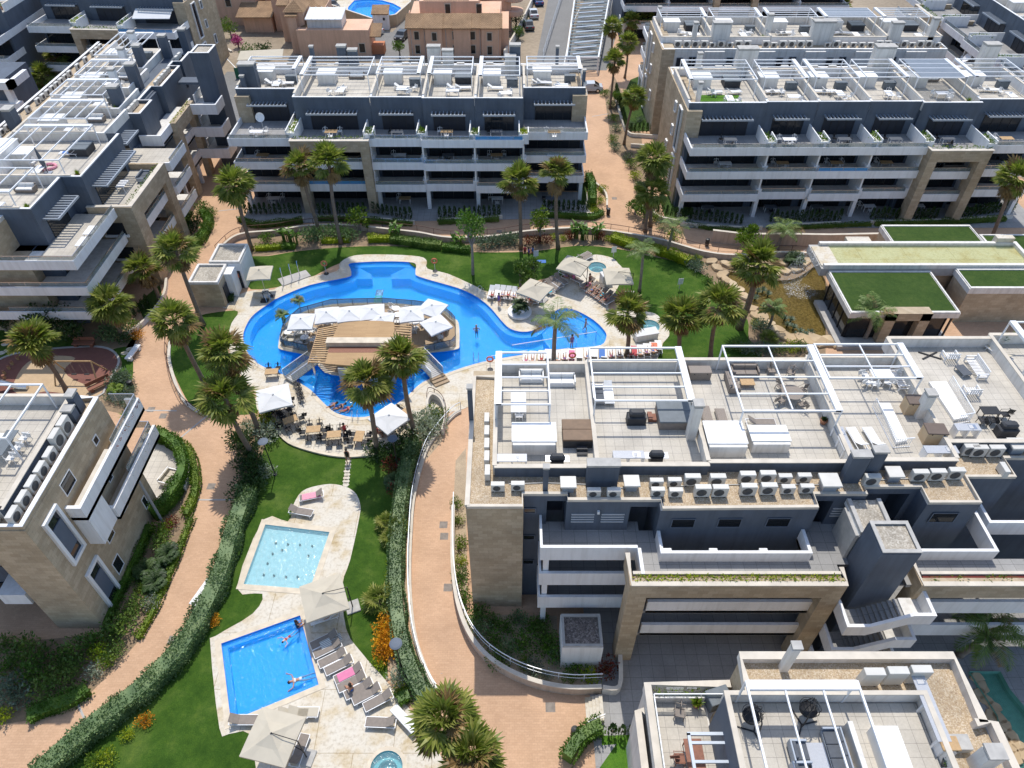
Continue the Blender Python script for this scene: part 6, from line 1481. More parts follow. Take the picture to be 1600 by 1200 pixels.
for p, b, r_, lf, lb in (((345, 46), (345, 62), 1.9, 'leaf_bright', 'bright leafy tree beside the parking road at top'), ((365, 40), (362, 60), 2.2, 'leaf_bright', 'big leafy tree before the pink row houses'), ((302, 30), (302, 45), 1.6, 'flower_pink', 'pink flowering bush by the row house garden'), ((330, 32), (330, 47), 1.8, 'leaf_dark', 'dark hedge tree beside the pink flowering bush'), ((372, 62), (373, 75), 1.3, 'flower_pink', 'magenta bougainvillea beside the tan garden awning'), ((390, 85), (392, 96), 2.0, 'leaf_box', 'round green garden bush left of the green net'), ((415, 80), (417, 90), 1.6, 'leaf_dark', 'dark hedge bush behind the centre block roof'), ((625, 72), (625, 92), 1.3, 'leaf', 'small leafy tree at the pink house corner'), ((808, 28), (806, 45), 2.4, 'leaf_dark', 'dark tree beside the street cars'), ((775, 45), (775, 60), 1.6, 'leaf_bright', 'bright bush beside the pink house'), ((815, 50), (810, 62), 1.5, 'leaf', 'leafy bush on the street wall'), ((1008, 330), (1005, 348), 1.3, 'leaf', 'leafy tree at the path junction bed'), ((995, 320), (992, 335), 1.2, 'leaf', 'leafy bush tree at path junction bed'), ((962, 150), (963, 168), 1.1, 'leaf', 'leafy bush on path strip'), ((770, 1000), (770, 1010), 0, '', '')):
    if r_: tree(p, b, r_, lb, lf, 700, 8)
def banana(px, h, label, n=9, lf='leaf_box'):
    x, y = W(*px); t = thing('banana_plant', label, 'plant', (x, y, 0), 0, 'banana plants'); rg = random.Random(int(x * 9)); mb = MB(); st = MB()
    for k in range(n):
        ox, oy = rg.uniform(-.5, .5), rg.uniform(-.3, .3); hh = h * rg.uniform(.6, 1); a = rg.uniform(0, 6.28)
        st.tube([(ox, oy, 0), (ox, oy, hh * .55)], [.08, .05], 6)
        d = Vector((math.cos(a) * .6, math.sin(a) * .6, .9)).normalized(); p = Vector((ox, oy, hh * .5)); sd = d.cross(UP).normalized() * .2
        q = p + d * hh * .35; r_ = q + (d - UP * .7).normalized() * hh * .3
        mb.add([tuple(p), tuple(q - sd), tuple(r_), tuple(q + sd)], [(0, 1, 2, 3)])
        q2 = p + Vector((-d.x, -d.y, d.z)) * hh * .3; mb.add([tuple(p), tuple(q2 - sd), tuple(q2 + Vector((-d.x, -d.y, -.5)).normalized() * hh * .28), tuple(q2 + sd)], [(0, 1, 2, 3)])
    part('stem', st, M['leaf'], t); part('leaves', mb, M[lf], t)
for p, h, l in (((446, 378), 2.6, 'banana plant at the railing right of round shrub'), ((462, 380), 2.4, 'banana plant with brown stems by the railing'), ((618, 372), 2.4, 'banana plant by the railing above pool bay'), ((716, 385), 2.2, 'banana plant left of the pale trunk tree'), ((898, 372), 2.6, 'left banana plant of the trio near jacuzzi lawn'), ((914, 374), 2.2, 'middle banana plant of the trio near jacuzzi lawn'), ((929, 373), 2.6, 'right banana plant of the trio near jacuzzi lawn'), ((1548, 478), 2.4, 'yellow green banana plant beside the pavilion'), ((1580, 478), 3.0, 'large banana plant at the right edge beside pavilion'), ((1408, 392), 2.2, 'dark banana plant inside the pink ramp wall')): banana(p, h, l, 9, 'leaf_bright' if 'yellow' in l else 'leaf_box')
def mk_shrub(key):
    lf, v, n = key; rg = random.Random(v * 77 + len(lf)); t = empty('shrub'); mb = MB()
    for k in range(4): mb.tube([(0, 0, 0), (.3 * math.cos(k * 1.57 + v), .3 * math.sin(k * 1.57 + v), .7)], [.04, .015], 4)
    part('stems', mb, M['bark'], t); mb = MB()
    for k in range(6):
        a = 1.05 * k + v; q = .45 if k else 0
        mb.clump((q * math.cos(a), q * math.sin(a), .5 + .25 * rg.random()), (.6, .6, .5), n // 6, .2, rg, floor=.02)
    part('foliage', mb, M[lf], t); return t
SHR = Maker(mk_shrub)
def shrub(px, r, lf, label, cat='shrub', n=420, hs=1.0):
    x, y = W(*px); SHR((lf, int(x * 3) % 2, n), (x, y, 0), (x * 7) % 6.28, label, cat, 'garden shrubs', (r, r, r * hs))
def mk_cyc(key):
    t = empty('cycad'); g, d = crown_feather(91, 1.0, 34, .9)
    part('trunk', MB().lathe([(.16, 0), (.2, .15), (.12, .3)], 8), M['bark'], t); o = part('leaves', g, M['leaf_dark' if key == 'd' else 'leaf_bright'], t); o.location = (0, 0, .25); return t
CYC = Maker(mk_cyc)
def cyc(px, r, label, k='d'): x, y = W(*px); CYC(k, (x, y, 0), x % 6, label, 'cycad', 'cycads and agaves', r)
def mk_fanbush(key):
    t = empty('dwarf_palm'); g, d = crown_fan(key, 1.5, 34, 13); o = part('leaves', g, M['palm_leaf'], t); o.location = (0, 0, .45); part('trunk', MB().lathe([(.14, 0), (.12, .5)], 8), M['bark'], t); return t
FB = Maker(mk_fanbush)
for p, r_, l in (((594, 942), 1.0, 'dwarf fan palm alone on the lawn above the orange flowers'), ((606, 822), .8, 'dwarf fan palm of the hedge group, left'), ((622, 828), .8, 'dwarf fan palm of the hedge group, right'), ((612, 845), .75, 'dwarf fan palm of the hedge group, front'), ((1200, 534), .8, 'dwarf fan palm at the lower pond edge'), ((1087, 412), .7, 'blue green dwarf palm at the lime hedge end')):
    x, y = W(*p); FB(7, (x, y, 0), x, l, 'dwarf palm', 'dwarf fan palms', r_)
S = shrub
S((418, 378), 1.0, 'leaf_box', 'round bright green shrub by the upper railing')
for p in ((484, 376), (497, 373), (520, 371), (536, 372), (547, 374)): S(p, 1.35, 'leaf_hedge', 'large grey green shrub below the two tall palms')
for p in ((755, 386), (768, 384), (780, 382), (793, 380), (803, 380)): S(p, 1.1, 'leaf_grey', 'silvery shrub along the curved wall behind pool lawn')
for p in ((826, 380), (840, 380), (854, 380), (938, 374), (890, 374)): S(p, .85, 'leaf_red', 'reddish shrub along the wall behind pool lawn')
for p in ((866, 374), (880, 376), (950, 376)): S(p, .6, 'leaf_lime', 'yellowish grass tuft along the wall behind pool lawn')
for p in ((1090, 424), (1082, 418)): S(p, 1.0, 'leaf_grey', 'silvery shrub at end of the lime hedge')
S((1105, 442), .75, 'leaf_box', 'green tuft shrub on lawn edge left of the pond'); S((1188, 515), 1.1, 'leaf_grey', 'grey round shrub at the pond shore'); S((1178, 508), .6, 'leaf_lime', 'yellow grass between palm and grey shrub at shore')
for p in ((1150, 545), (1165, 550), (1182, 552), (1200, 552), (1218, 550), (1235, 548), (1250, 548)): S(p, .9, rnd.choice(['leaf_grey', 'leaf_lime', 'leaf']), 'low shrub behind the white pergola below the pond')
cyc((1240, 412), 1.5, 'dark cycad on the far shore of the pond')
for p in ((172, 528), (184, 530)): S(p, 1.3, 'leaf_hedge', 'grey green shrub beside the white bench')
S((208, 516), 1.0, 'leaf', 'green shrub on the bed right of the white bench'); S((217, 527), .8, 'flower_orange', 'orange flowering shrub at path edge by the white bench'); S((200, 534), .9, 'leaf_dark', 'dark shrub behind the white bench')
for p in ((190, 592), (198, 598), (182, 600)): S(p, .9, 'leaf_grey', 'silvery shrub on the playground corner bed')
cyc((183, 612), .9, 'bright yellow agave at playground corner bed', 'y')
for p in ((176, 624), (190, 628), (200, 622), (206, 612), (203, 634)): S(p, .7, 'leaf_grey', 'low silvery shrub near the path litter bin')
for p, r_, lf, l in (((253, 850), 1.0, 'leaf', 'round olive shrub in the near left garden strip'), ((256, 832), .9, 'leaf_bright', 'bright shrub at top of the near left garden strip'), ((270, 822), .7, 'leaf_red', 'reddish small shrub at top of garden strip'), ((216, 910), .5, 'leaf_box', 'small ball shrub at the near left wall'), ((222, 922), .6, 'leaf_bright', 'bright low shrub beside the ball shrub'), ((216, 948), .9, 'leaf', 'olive shrub in the middle of near left strip'), ((205, 962), .9, 'leaf', 'olive shrub left in near left strip'), ((192, 984), 1.3, 'leaf', 'largest olive shrub at the lower end of the strip'), ((178, 996), .9, 'leaf', 'olive shrub at the stone corner'), ((238, 946), .7, 'leaf_white', 'pale lavender shrub at path edge'), ((158, 1020), .8, 'leaf_lime', 'lime shrub near the lower path curve'), ((182, 1020), .9, 'leaf', 'grassy shrub near the lower path curve'), ((170, 1036), .7, 'leaf_bright', 'bright grassy tuft at lower path curve'), ((150, 1052), .7, 'leaf_white', 'pale flowering shrub at lower path curve'), ((30, 1095), 1.2, 'leaf_grey', 'silvery shrub in the bottom left garden'), ((24, 1078), 1.1, 'leaf_grey', 'taller silvery shrub in the bottom left garden'), ((7, 1122), .8, 'leaf_lime', 'lime shrub at the left edge by path')): S(p, r_, lf, l)
for p in ((10, 1010), (40, 1020), (70, 1030), (100, 1030), (130, 1020), (20, 1045), (60, 1055), (95, 1052), (125, 1042), (150, 1005), (-10, 1060), (75, 1078), (110, 1068)): S(p, rnd.uniform(.8, 1.2), rnd.choice(['leaf', 'leaf_box', 'leaf_grey', 'leaf', 'leaf_hedge']), 'shrub in the shaded bottom left garden')
for p, l in (((264, 872), 'upper dark cycad in near left strip'), ((232, 895), 'left dark cycad in near left strip'), ((245, 915), 'large dark cycad in near left strip')): cyc(p, 1.15, l)
for p, r_, lf, l in (((398, 674), 1.1, 'leaf_white', 'white flowering shrub at the foot of the pool terrace palm'), ((424, 684), 1.2, 'leaf_white', 'white flowering shrub below the outer table terrace'), ((412, 660), .9, 'leaf_lime', 'lime shrub below the white parasol terrace'), ((425, 668), .7, 'leaf_lime', 'lime shrub against the terrace edge'), ((420, 742), .8, 'leaf_white', 'white flowering shrub beside the lamp post'), ((412, 728), .7, 'leaf_hedge', 'green shrub beside lamp post')): S(p, r_, lf, l)
for p in ((384, 700), (392, 716), (386, 735), (394, 752), (386, 768), (376, 690), (398, 735), (380, 785), (400, 765)): S(p, 1.25, 'leaf_dark', 'dark evergreen shrub between path and lawn below the palms')
for p in ((658, 668), (672, 662), (680, 672), (664, 682)): S(p, 1.25, 'leaf_white', 'pale flowering shrub beside the curved railing')
for p in ((690, 656), (678, 650)): S(p, .9, 'leaf_bright', 'bright shrub in the railing corner')
for p in ((640, 690), (626, 700), (648, 704), (612, 712), (598, 716), (640, 720), (622, 720), (585, 712)): S(p, 1.1, 'leaf_dark', 'dark shrub below the terrace tables on the right')
S((614, 734), 1.0, 'leaf_red', 'red leaved shrub near the round lamp'); S((622, 768), .9, 'leaf_red', 'red flowering shrub on the lawn edge'); cyc((616, 756), 1.0, 'spiky cycad between red shrubs', 'd')
for p in ((602, 985), (612, 1000), (600, 1008), (614, 1018), (602, 1024), (620, 1008), (610, 975)): S(p, .85, 'flower_orange', 'orange and yellow flowering shrub in the clump by lamp')
for p, r_, lf, l in (((594, 1038), .6, 'leaf_lime', 'small lime shrub below the orange clump'), ((613, 882), .5, 'leaf_lime', 'lime tuft at the hedge above dwarf palm'), ((611, 902), .5, 'leaf_lime', 'second lime tuft at the hedge above dwarf palm'), ((622, 1064), .8, 'leaf_white', 'pale shrub near bottom lamp base'), ((628, 1082), .6, 'leaf_lime', 'lime shrub next to the clipped box'), ((336, 972), .5, 'flower_orange', 'orange flower tuft on the left hedge side'), ((228, 1130), .6, 'flower_orange', 'orange flower bush at the left hedge lower end'), ((200, 1152), .5, 'leaf_lime', 'lime shrub right of left hedge'), ((172, 1186), .7, 'leaf_lime', 'yellow lime shrub beside the hedge at bottom'), ((152, 1190), .6, 'leaf_bright', 'bright shrub beside the hedge at bottom')): S(p, r_, lf, l)
for p, r_, lf, l in (((719, 852), .7, 'leaf_bright', 'bright shrub at the stone tower side'), ((720, 880), .6, 'leaf_lime', 'grassy shrub at the stone tower side'), ((721, 905), .8, 'leaf_box', 'green shrub at the stone tower side'), ((726, 935), .8, 'leaf_box', 'green shrub below the stone tower side'), ((716, 815), .6, 'leaf_bright', 'bright hedge shrub at upper tower side'), ((714, 790), .6, 'leaf_bright', 'bright shrub at upper tower side'), ((832, 1050), .8, 'leaf_grey', 'silvery shrub behind the curved railing'), ((820, 1040), .6, 'leaf_bright', 'bright tuft behind the curved railing'), ((922, 1060), .8, 'leaf_lime', 'yellow lime shrub before the white hut'), ((946, 1048), .9, 'leaf_red', 'dark red shrub before the white hut'), ((900, 1045), .8, 'leaf_box', 'green shrub before the white hut'), ((888, 1060), .6, 'leaf_bright', 'grassy shrub before the white hut'), ((855, 1058), .5, 'leaf_white', 'dry pale shrub behind the curved railing')): S(p, r_, lf, l)
for p in ((750, 985), (770, 975), (790, 985), (810, 970), (830, 985), (850, 1000), (770, 1005), (795, 1020), (820, 1010), (845, 975), (858, 1020), (745, 965), (875, 1030), (780, 1035)): S(p, rnd.uniform(.7, 1.1), rnd.choice(['leaf', 'leaf_box', 'leaf_hedge']), 'shaded shrub in the raised bed below the stone tower')
for p in ((945, 150), (956, 168), (958, 190), (962, 205), (956, 222), (960, 235), (985, 262), (992, 280), (1000, 300), (1012, 330), (1022, 345), (980, 250), (1035, 358), (1050, 375)): S(p, .95, rnd.choice(['leaf', 'leaf_bright', 'leaf_grey', 'leaf_lime']), 'shrub in the strip between the brick path and turf garden')
for p in ((1020, 160), (1000, 190), (985, 200), (1025, 182)): S(p, .8, 'leaf_grey', 'low silvery shrub in the garden of the white block')
for p in ((300, 400), (315, 380), (325, 360), (330, 340), (318, 330), (300, 345), (285, 330), (272, 335)): S(p, 1.1, 'leaf', 'garden shrub between the left block and brick path')
for p in ((10, 150), (30, 160), (50, 175), (20, 185), (5, 200), (40, 140), (14, 215), (36, 196), (58, 158), (70, 165), (-8, 230), (22, 170), (2, 172), (60, 186)): S(p, 1.7, rnd.choice(['leaf', 'leaf_bright']), 'garden shrub behind the left block roofs')
for p in ((940, 300), (938, 318), (930, 335), (925, 325)): S(p, .8, 'leaf_lime', 'yellow green shrub at the right end of centre block garden')
def mk_agave(key):
    t = empty('agave'); mb = MB(); rg = random.Random(4)
    for k in range(22):
        a = 2.4 * k; e = rg.uniform(.2, 1.2); d = Vector((math.cos(a) * math.cos(e), math.sin(a) * math.cos(e), math.sin(e))); mb.leaf(Vector((0, 0, .05)), d, UP, .55, .14)
    part('leaves', mb, M['leaf_grey'], t); part('core', MB().lathe([(.1, -.3), (.1, .1), (.02, .2)], 7), M['leaf_grey'], t); return t
AG = Maker(mk_agave)
for p in ((1226, 498), (1236, 500), (1230, 508), (1240, 512), (1250, 518), (1258, 524), (1266, 520), (1245, 524), (1184, 456), (1192, 454), (1200, 460), (1180, 466)): x, y = W(*p); AG('a', (x, y, 0), x, 'blue grey agave growing in the brown pond', 'agave', 'agaves in the pond', 1.0)
def hedge(pts, w, h, lf, label, px=True, dens=95, size=.17, z0=0, core=None, name='hedge', rough=.2):
    p = G(pts) if px else pts; p = spline(p, 5, False); t = thing(name, label, 'hedge', (p[0][0], p[0][1], 0)); l = (p[0][0], p[0][1], 0)
    mb = MB(); mb.kerb(p, w - .25, z0, z0 + h - .12); part('inner_branches', mb, M[core or lf], t, loc=l)
    mb = MB(); rg = random.Random(int(p[0][0] * 100))
    for x, y, a in along(p, .25):
        n = int(.25 * (w + 2 * h) * dens); c, s = math.cos(a), math.sin(a)
        for _ in range(n):
            u = rg.uniform(-h, w + h); k = 1 + rough * math.sin(x * 2.1) * math.sin(y * 1.7 + u) + rg.uniform(-.08, .08)
            if u < 0: q, z, nn = -w / 2 * k, z0 + (h + u) * k, Vector((s, -c, .3))
            elif u > w: q, z, nn = w / 2 * k, z0 + (h - (u - w)) * k, Vector((-s, c, .3))
            else: q, z, nn = u - w / 2, z0 + h * k, Vector((0, 0, 1))
            j = rg.uniform(-.15, .15); d = (nn + Vector((rg.uniform(-1, 1), rg.uniform(-1, 1), rg.uniform(-.4, .9))) * .8).normalized()
            mb.leaf(Vector((x - s * q + c * j, y + c * q + s * j, z)) - d * .06, d, Vector((rg.uniform(-1, 1), rg.uniform(-1, 1), rg.uniform(0, 1))).normalized(), size * rg.uniform(.7, 1.3), size * .6)
    part('foliage', mb, M[lf], t, loc=l); return t
hedge([(392, 775), (382, 800), (366, 845), (350, 902), (320, 968), (288, 1020), (232, 1080), (165, 1132), (112, 1176), (60, 1225)], 1.35, 1.25, 'leaf_hedge', 'long grey green hedge curving between the brick path and lawn', dens=120)
hedge([(648, 700), (637, 735), (629, 780), (623, 830), (620, 880), (620, 930), (625, 985), (637, 1035), (656, 1078), (672, 1100)], 1.15, 1.1, 'leaf_hedge', 'long green hedge along the ramp railing', dens=120)
hedge([(243, 686), (266, 694), (284, 710), (292, 737), (286, 762), (268, 790), (242, 812)], .85, 1.5, 'leaf_box', 'tall clipped hedge round the near left terrace', dens=110)
hedge([(276, 694), (296, 706), (304, 726), (308, 752), (304, 782), (292, 808)], .7, .6, 'leaf_bright', 'low flowering hedge outside the tall round hedge')
hedge([(300, 812), (290, 840), (270, 890), (244, 950), (217, 1000)], .55, .45, 'leaf_bright', 'low bright kerb hedge along the lower brick path')
hedge([(236, 826), (222, 862), (200, 910), (180, 950), (166, 980)], .6, .8, 'leaf_box', 'narrow hedge at the foot of the stone side wall')
hedge([(140, 1078), (115, 1096), (80, 1108), (48, 1122)], 1.1, .7, 'leaf_box', 'clipped box hedge at the bottom left path corner')
hedge([(400, 391), (420, 390), (441, 388)], .8, .6, 'leaf_lime', 'lime hedge at left end of the pool lawn'); hedge([(442, 388), (462, 388)], .9, .7, 'leaf_box', 'short green hedge beside the left lime hedge')
hedge([(503, 380), (525, 379), (547, 378)], .7, .6, 'leaf_lime', 'lime hedge in front of grey green shrubs'); hedge([(576, 378), (592, 377), (610, 377)], .9, .8, 'leaf_lime', 'lime hedge left of the dark hedge at pool lawn')
hedge([(612, 378), (640, 382), (668, 386), (690, 388)], 1.1, .9, 'leaf', 'dark green hedge behind the entry bay lawn'); hedge([(692, 390), (712, 392), (735, 394)], 1.0, .8, 'leaf_box', 'green hedge left of the pale trunk tree')
hedge([(956, 376), (985, 386), (1010, 392), (1040, 400), (1060, 407), (1076, 414)], 1.1, .9, 'leaf_lime', 'long lime yellow hedge at the right of the pool lawn')
hedge([(1560, 398), (1580, 393), (1620, 393)], 1.4, 1.1, 'leaf_box', 'green hedge at the right edge behind the pavilion roofs')
hedge([(350, 470), (366, 468)], 1.0, .6, 'leaf_dark', 'dark hedge at the kiosk front') 
hedge([(885, 1190), (900, 1165), (920, 1148), (938, 1140)], .9, 1.2, 'leaf_box', 'clipped green hedge at the bottom beside the steps')
hedge([(622, 1096), (640, 1088)], .9, .7, 'leaf_box', 'small clipped box at the deck edge near loungers')
hedge([(376, 345), (400, 355), (440, 352), (474, 348)], .8, .7, 'leaf', 'garden hedge below left end of the centre block'); hedge([(498, 345), (530, 345), (570, 347), (610, 350), (645, 352)], .7, .6, 'leaf', 'garden hedge below the middle of the centre block')
hedge([(685, 350), (720, 348), (780, 345)], .7, .6, 'leaf', 'garden hedge right of centre in front of the block'); hedge([(835, 338), (880, 340), (925, 342), (940, 334)], .8, .7, 'leaf_box', 'garden hedge below the right end of the centre block')
hedge([(918, 285), (924, 300), (925, 325)], .9, 1.6, 'leaf_box', 'tall hedge at the right side of centre block'); hedge([(1072, 352), (1120, 360), (1180, 362)], .6, .5, 'leaf', 'low hedge below the upper right block, left stretch')
hedge([(1200, 360), (1300, 355), (1360, 353)], .6, .5, 'leaf', 'low hedge below the upper right block, middle stretch'); hedge([(1366, 353), (1470, 350), (1570, 345)], .7, .6, 'leaf', 'low hedge below the upper right block, right stretch')
hedge([(316, 335), (328, 345), (322, 368), (306, 388), (290, 402)], .9, .9, 'leaf_box', 'hedge on the garden curve of the left block')
def mk_cyp(key):
    t = empty('cypress'); mb = MB(); rg = random.Random(key)
    part('trunk', MB().tube([(0, 0, 0), (0, 0, .8)], .03, 5), M['bark'], t)
    for k in range(70):
        h = rg.random(); r_ = .24 * math.sin(PI * (.12 + .86 * h)) ** .7 * (1.1 - h * .5); a = rg.uniform(0, 6.28); d = Vector((math.cos(a) * .5, math.sin(a) * .5, 1)).normalized()
        mb.leaf(Vector((r_ * math.cos(a) * .8, r_ * math.sin(a) * .8, .08 + 1.35 * h)), d, Vector((math.cos(a), math.sin(a), .2)), .3, .15)
    part('foliage', mb, M['leaf_dark'], t); return t
CY = Maker(mk_cyp)
for pts, lab in (([(378, 336), (470, 334)], 'pencil cypress in the left garden row of the centre block'), ([(500, 336), (575, 333)], 'pencil cypress in the second garden row of the centre block'), ([(585, 334), (648, 344)], 'pencil cypress in the middle garden row of the centre block'), ([(688, 342), (785, 338)], 'pencil cypress in the fourth garden row of the centre block'), ([(850, 330), (925, 330)], 'pencil cypress in the right garden row of the centre block'), ([(1070, 343), (1160, 352)], 'pencil cypress in the left garden row of upper right block'), ([(1203, 348), (1312, 346)], 'pencil cypress in the second garden row of upper right block'), ([(1360, 343), (1465, 343)], 'pencil cypress in the third garden row of upper right block'), ([(1490, 342), (1580, 330)], 'pencil cypress in the right garden row of upper right block'), ([(1580, 330), (1560, 300)], 'pencil cypress in the side row of upper right block'), ([(955, 1150), (996, 1148)], 'pencil cypress in the short row at bottom'), ([(205, 500), (236, 478)], 'pencil cypress at the left block lawn'), ([(985, 208), (1028, 208)], 'pencil cypress in front row of turf garden'), ([(962, 145), (978, 205)], 'pencil cypress in side row of turf garden'), ([(1020, 332), (1066, 346)], 'pencil cypress at the curved white garden wall'), ([(284, 380), (318, 352)], 'pencil cypress at the left block garden')):
    for x, y, a in along(G(pts), .62): CY(1 + int(x * 5) % 2, (x, y, .0), x * 3 % 6, lab, 'cypress', 'rows of pencil cypresses', rnd.uniform(.9, 1.15))
def mk_rock(key):
    t = MB(); rg = random.Random(key); n = 9; p = [((1 + rg.uniform(-.25, .2)) * math.cos(2 * PI * k / n), .7 * (1 + rg.uniform(-.25, .2)) * math.sin(2 * PI * k / n)) for k in range(n)]
    q = [(a * .9, b * .9) for a, b in p]; t.add([(a, b, -.3) for a, b in p] + [(a, b, .16) for a, b in p] + [(a, b, .26) for a, b in q], [(i, (i + 1) % n, n + (i + 1) % n, n + i) for i in range(n)] + [(n + i, n + (i + 1) % n, 2 * n + (i + 1) % n, 2 * n + i) for i in range(n)] + [tuple(range(2 * n, 3 * n))])
    return t.build('boulder', M['boulder'])
RK = Maker(mk_rock)
for p, r_ in (((1120, 420), .8), ((1128, 430), .9), ((1135, 440), .8), ((1145, 448), .8), ((1155, 455), .8), ((1163, 465), .8), ((1172, 484), .9), ((1180, 492), .8), ((1190, 498), .9), ((1200, 508), .8), ((1212, 516), .9), ((1225, 526), 1.1), ((1240, 530), 1.0), ((1255, 532), 1.1), ((1272, 533), 1.3), ((1290, 535), 1.2), ((1310, 536), 1.1), ((1152, 415), .8), ((1172, 421), .8), ((1192, 426), .9), ((1206, 424), 1.2), ((1222, 412), 1.1), ((1225, 425), .9), ((1244, 420), 1.1), ((1256, 410), 1.1), ((1268, 405), 1.0), ((1112, 410), .8), ((1135, 415), .8), ((1300, 537), .9)):
    x, y = W(*p); RK(int(x) % 3, (x, y, 0), x * 5 % 6.28, 'flat ochre boulder on the pond shore', 'boulder', 'boulders round the pond', (r_, r_, 1.0 + .4 * (x % 1)))
for p in ((1525, 1060), (1535, 1075), (1540, 1095), (1553, 1105), (1548, 1120), (1560, 1122), (1556, 1140), (1570, 1135), (1565, 1155), (1580, 1150), (1576, 1170), (1590, 1165), (1587, 1186), (1600, 1180), (1530, 1085)):
    x, y = W(*p); RK(int(x * 7) % 3 + 10, (x, y, .0), x * 9 % 6.28, 'flat brown stepping slab in the green water', 'stepping slab', 'slabs in the green pond', (.5, .55, .6))
for p, z in (((900, 1095), 0),): pass
ISL = spline(G([(444,510),(437,537),(441,545),(482,554),(500,572),(520,584),(600,590),(640,580),(660,553),(710,545),(716,537),(715,505),(706,497),(690,484),(650,478),(600,474),(520,476),(470,490)], .2), 3)
bc = (*W(575, 530), 0)
BAR = thing('pool_bar', 'pool bar pavilion with tan boarded roof and slatted wings on the island in the pool', 'pool bar', bc)
mb = MB(); mb.prism(ISL, -1.34, .12, 0); mb.prism(offset(ISL, .12), .12, .2, 1); mb.prism(offset(ISL, -.3), .2, .21, 2); part('platform', mb, [M['pool_blue'], M['coping'], M['brown_tiles']], BAR, loc=bc)
def BZ(px, py, z): return W(px, py, z)
rz = 3.0
roof = spline(G([(529,506),(545,503),(575,501),(603,502),(616,506),(614,535)], rz), 3, False) + G([(640,575)], rz) + spline(G([(640,575),(600,573),(545,571),(508,568)], rz), 3, False)[1:] + G([(518,532)], rz)
part('roof', MB().prism(roof, rz - .22, rz), M['deck_boards'], BAR, loc=bc)
a, b = BZ(511, 538, rz), BZ(600, 538, rz); mb = MB(); mb.box(a[0], b[0] + 1.6, a[1] - .35, a[1] + .45, rz, rz + .5, 0); mb.box(a[0] + .3, b[0] + 1.4, a[1] - 1.2, a[1] - .35, rz - .001, rz + .012, 1); part('roof_beam', mb, [M['coping'], M['red_wood']], BAR, loc=bc)
for nm, l0, l1, r0, r1, n in (('W', (498, 512), (481, 566), (528, 506), (508, 568), 17), ('E', (615, 506), (640, 560), (642, 508), (642, 560), 13)):
    A, B, C_, D_ = (Vector(BZ(*q, rz)) for q in (l0, l1, r0, r1))
    for k in range(n):
        f = (k + .5) / n; p, q = A.lerp(B, f), C_.lerp(D_, f); part('roof_slat', MB().beam((p.x, p.y, rz - .08), (q.x, q.y, rz - .08), .13, .1), M['teak'], BAR, loc=bc)
    for (p, q) in ((A, B), (C_, D_)): part('roof_beam', MB().beam((p.x, p.y, rz - .18), (q.x, q.y, rz - .18), .1, .16), M['wood'], BAR, loc=bc)
for p in ((486, 560), (503, 512), (640, 512), (640, 560)): x, y = BZ(*p, rz); part('post', MB().box(x - .08, x + .08, y - .08, y + .08, .2, rz - .2), M['steel'], BAR, loc=bc)
x0, y0 = BZ(520, 566, rz); x1, y1 = BZ(632, 520, rz)
part('bar_room', MB().box(x0 + .4, x1 - .8, y0 + 1.2, y1 - .2, .2, rz - .22), M['warm_white'], BAR, loc=bc)
mb = MB(); mb.box(x0 + .3, x1 - .7, y0 + .3, y0 + .8, .0, 1.15, 0); mb.box(x0 + .1, x1 - .5, y0 + .15, y0 + .9, 1.15, 1.22, 1); part('bar_counter', mb, [M['concrete'], M['coping']], BAR, loc=bc)
mb = MB(); mb.kerb(G([(508,575),(530,583),(580,588),(630,584),(645,575)]), .3, .2, 2.0); mb = MB(); mb.box(x0 + .5, x0 + 1.3, y0 - .6, y0 + .3, -1.3, rz - .3); part('pier', mb, M['grey_cap'], BAR, loc=bc)
for q in (0, 1, 2, 3, 4, 5): 
    xx = x0 + 1.6 + q * .9; part('bar_stool', MB().lathe([(.22, -1.3), (.22, -1.26), (.05, -1.2), (.05, -.5), (.2, -.48), (.2, -.42)], 10, 0, (xx, y0 - .8)), M['pool_shelf'], BAR, loc=bc)
for pts in ([(447,512),(441,535),(446,543),(482,551)], [(706,500),(712,507),(712,536),(706,543),(664,551)], [(447,512),(470,493),(520,479),(600,477),(650,481),(690,487),(706,500)]):
    part('railing', rail_mb(G(pts, .2), .25, 1.2, 1.6), [M['rail_glass'], M['black_metal']], BAR, loc=bc)
def bridge(a, b, w, label):
    A, B = Vector(W(*a)), Vector(W(*b)); c = (A + B) / 2; t = thing('foot_bridge', label, 'foot bridge', (c.x, c.y, .3)); l = (c.x, c.y, .3); d = (B - A).normalized(); n = Vector((-d.y, d.x)) * (w / 2)
    part('deck', MB().beam((A.x, A.y, .3), (B.x, B.y, .38), w, .1), M['grey_cap'], t, loc=l)
    mb = MB()
    for k in range(14): p = A.lerp(B, (k + .5) / 14); mb.beam((p.x - n.x, p.y - n.y, .40), (p.x + n.x, p.y + n.y, .40), .1, .03)
    part('slats', mb, M['pipe'], t, loc=l)
    for s in (-1, 1):
        pts = [tuple(A + n * s), tuple(B + n * s)]; part('railing', rail_mb(pts, .4, 1.3, .9), [M['rail_glass'], M['steel']], t, loc=l)
bridge((452, 597), (492, 568), 1.3, 'metal foot bridge from left terrace to the pool bar'); bridge((684, 592), (655, 562), 1.3, 'metal foot bridge from the right deck to the pool bar')
mb = MB()
for k in range(3):
    p = Vector(W(684 + k * 3.2, 592 + k * 3.6)); mb.prism([(p.x - .75, p.y - .3), (p.x + .55, p.y + .5), (p.x + .75, p.y + .2), (p.x - .55, p.y - .6)], 0, .36 - .1 * k)
tag(mb.build('steps', M['brown_tiles']), 'brown tiled steps at the right foot bridge', 'steps')
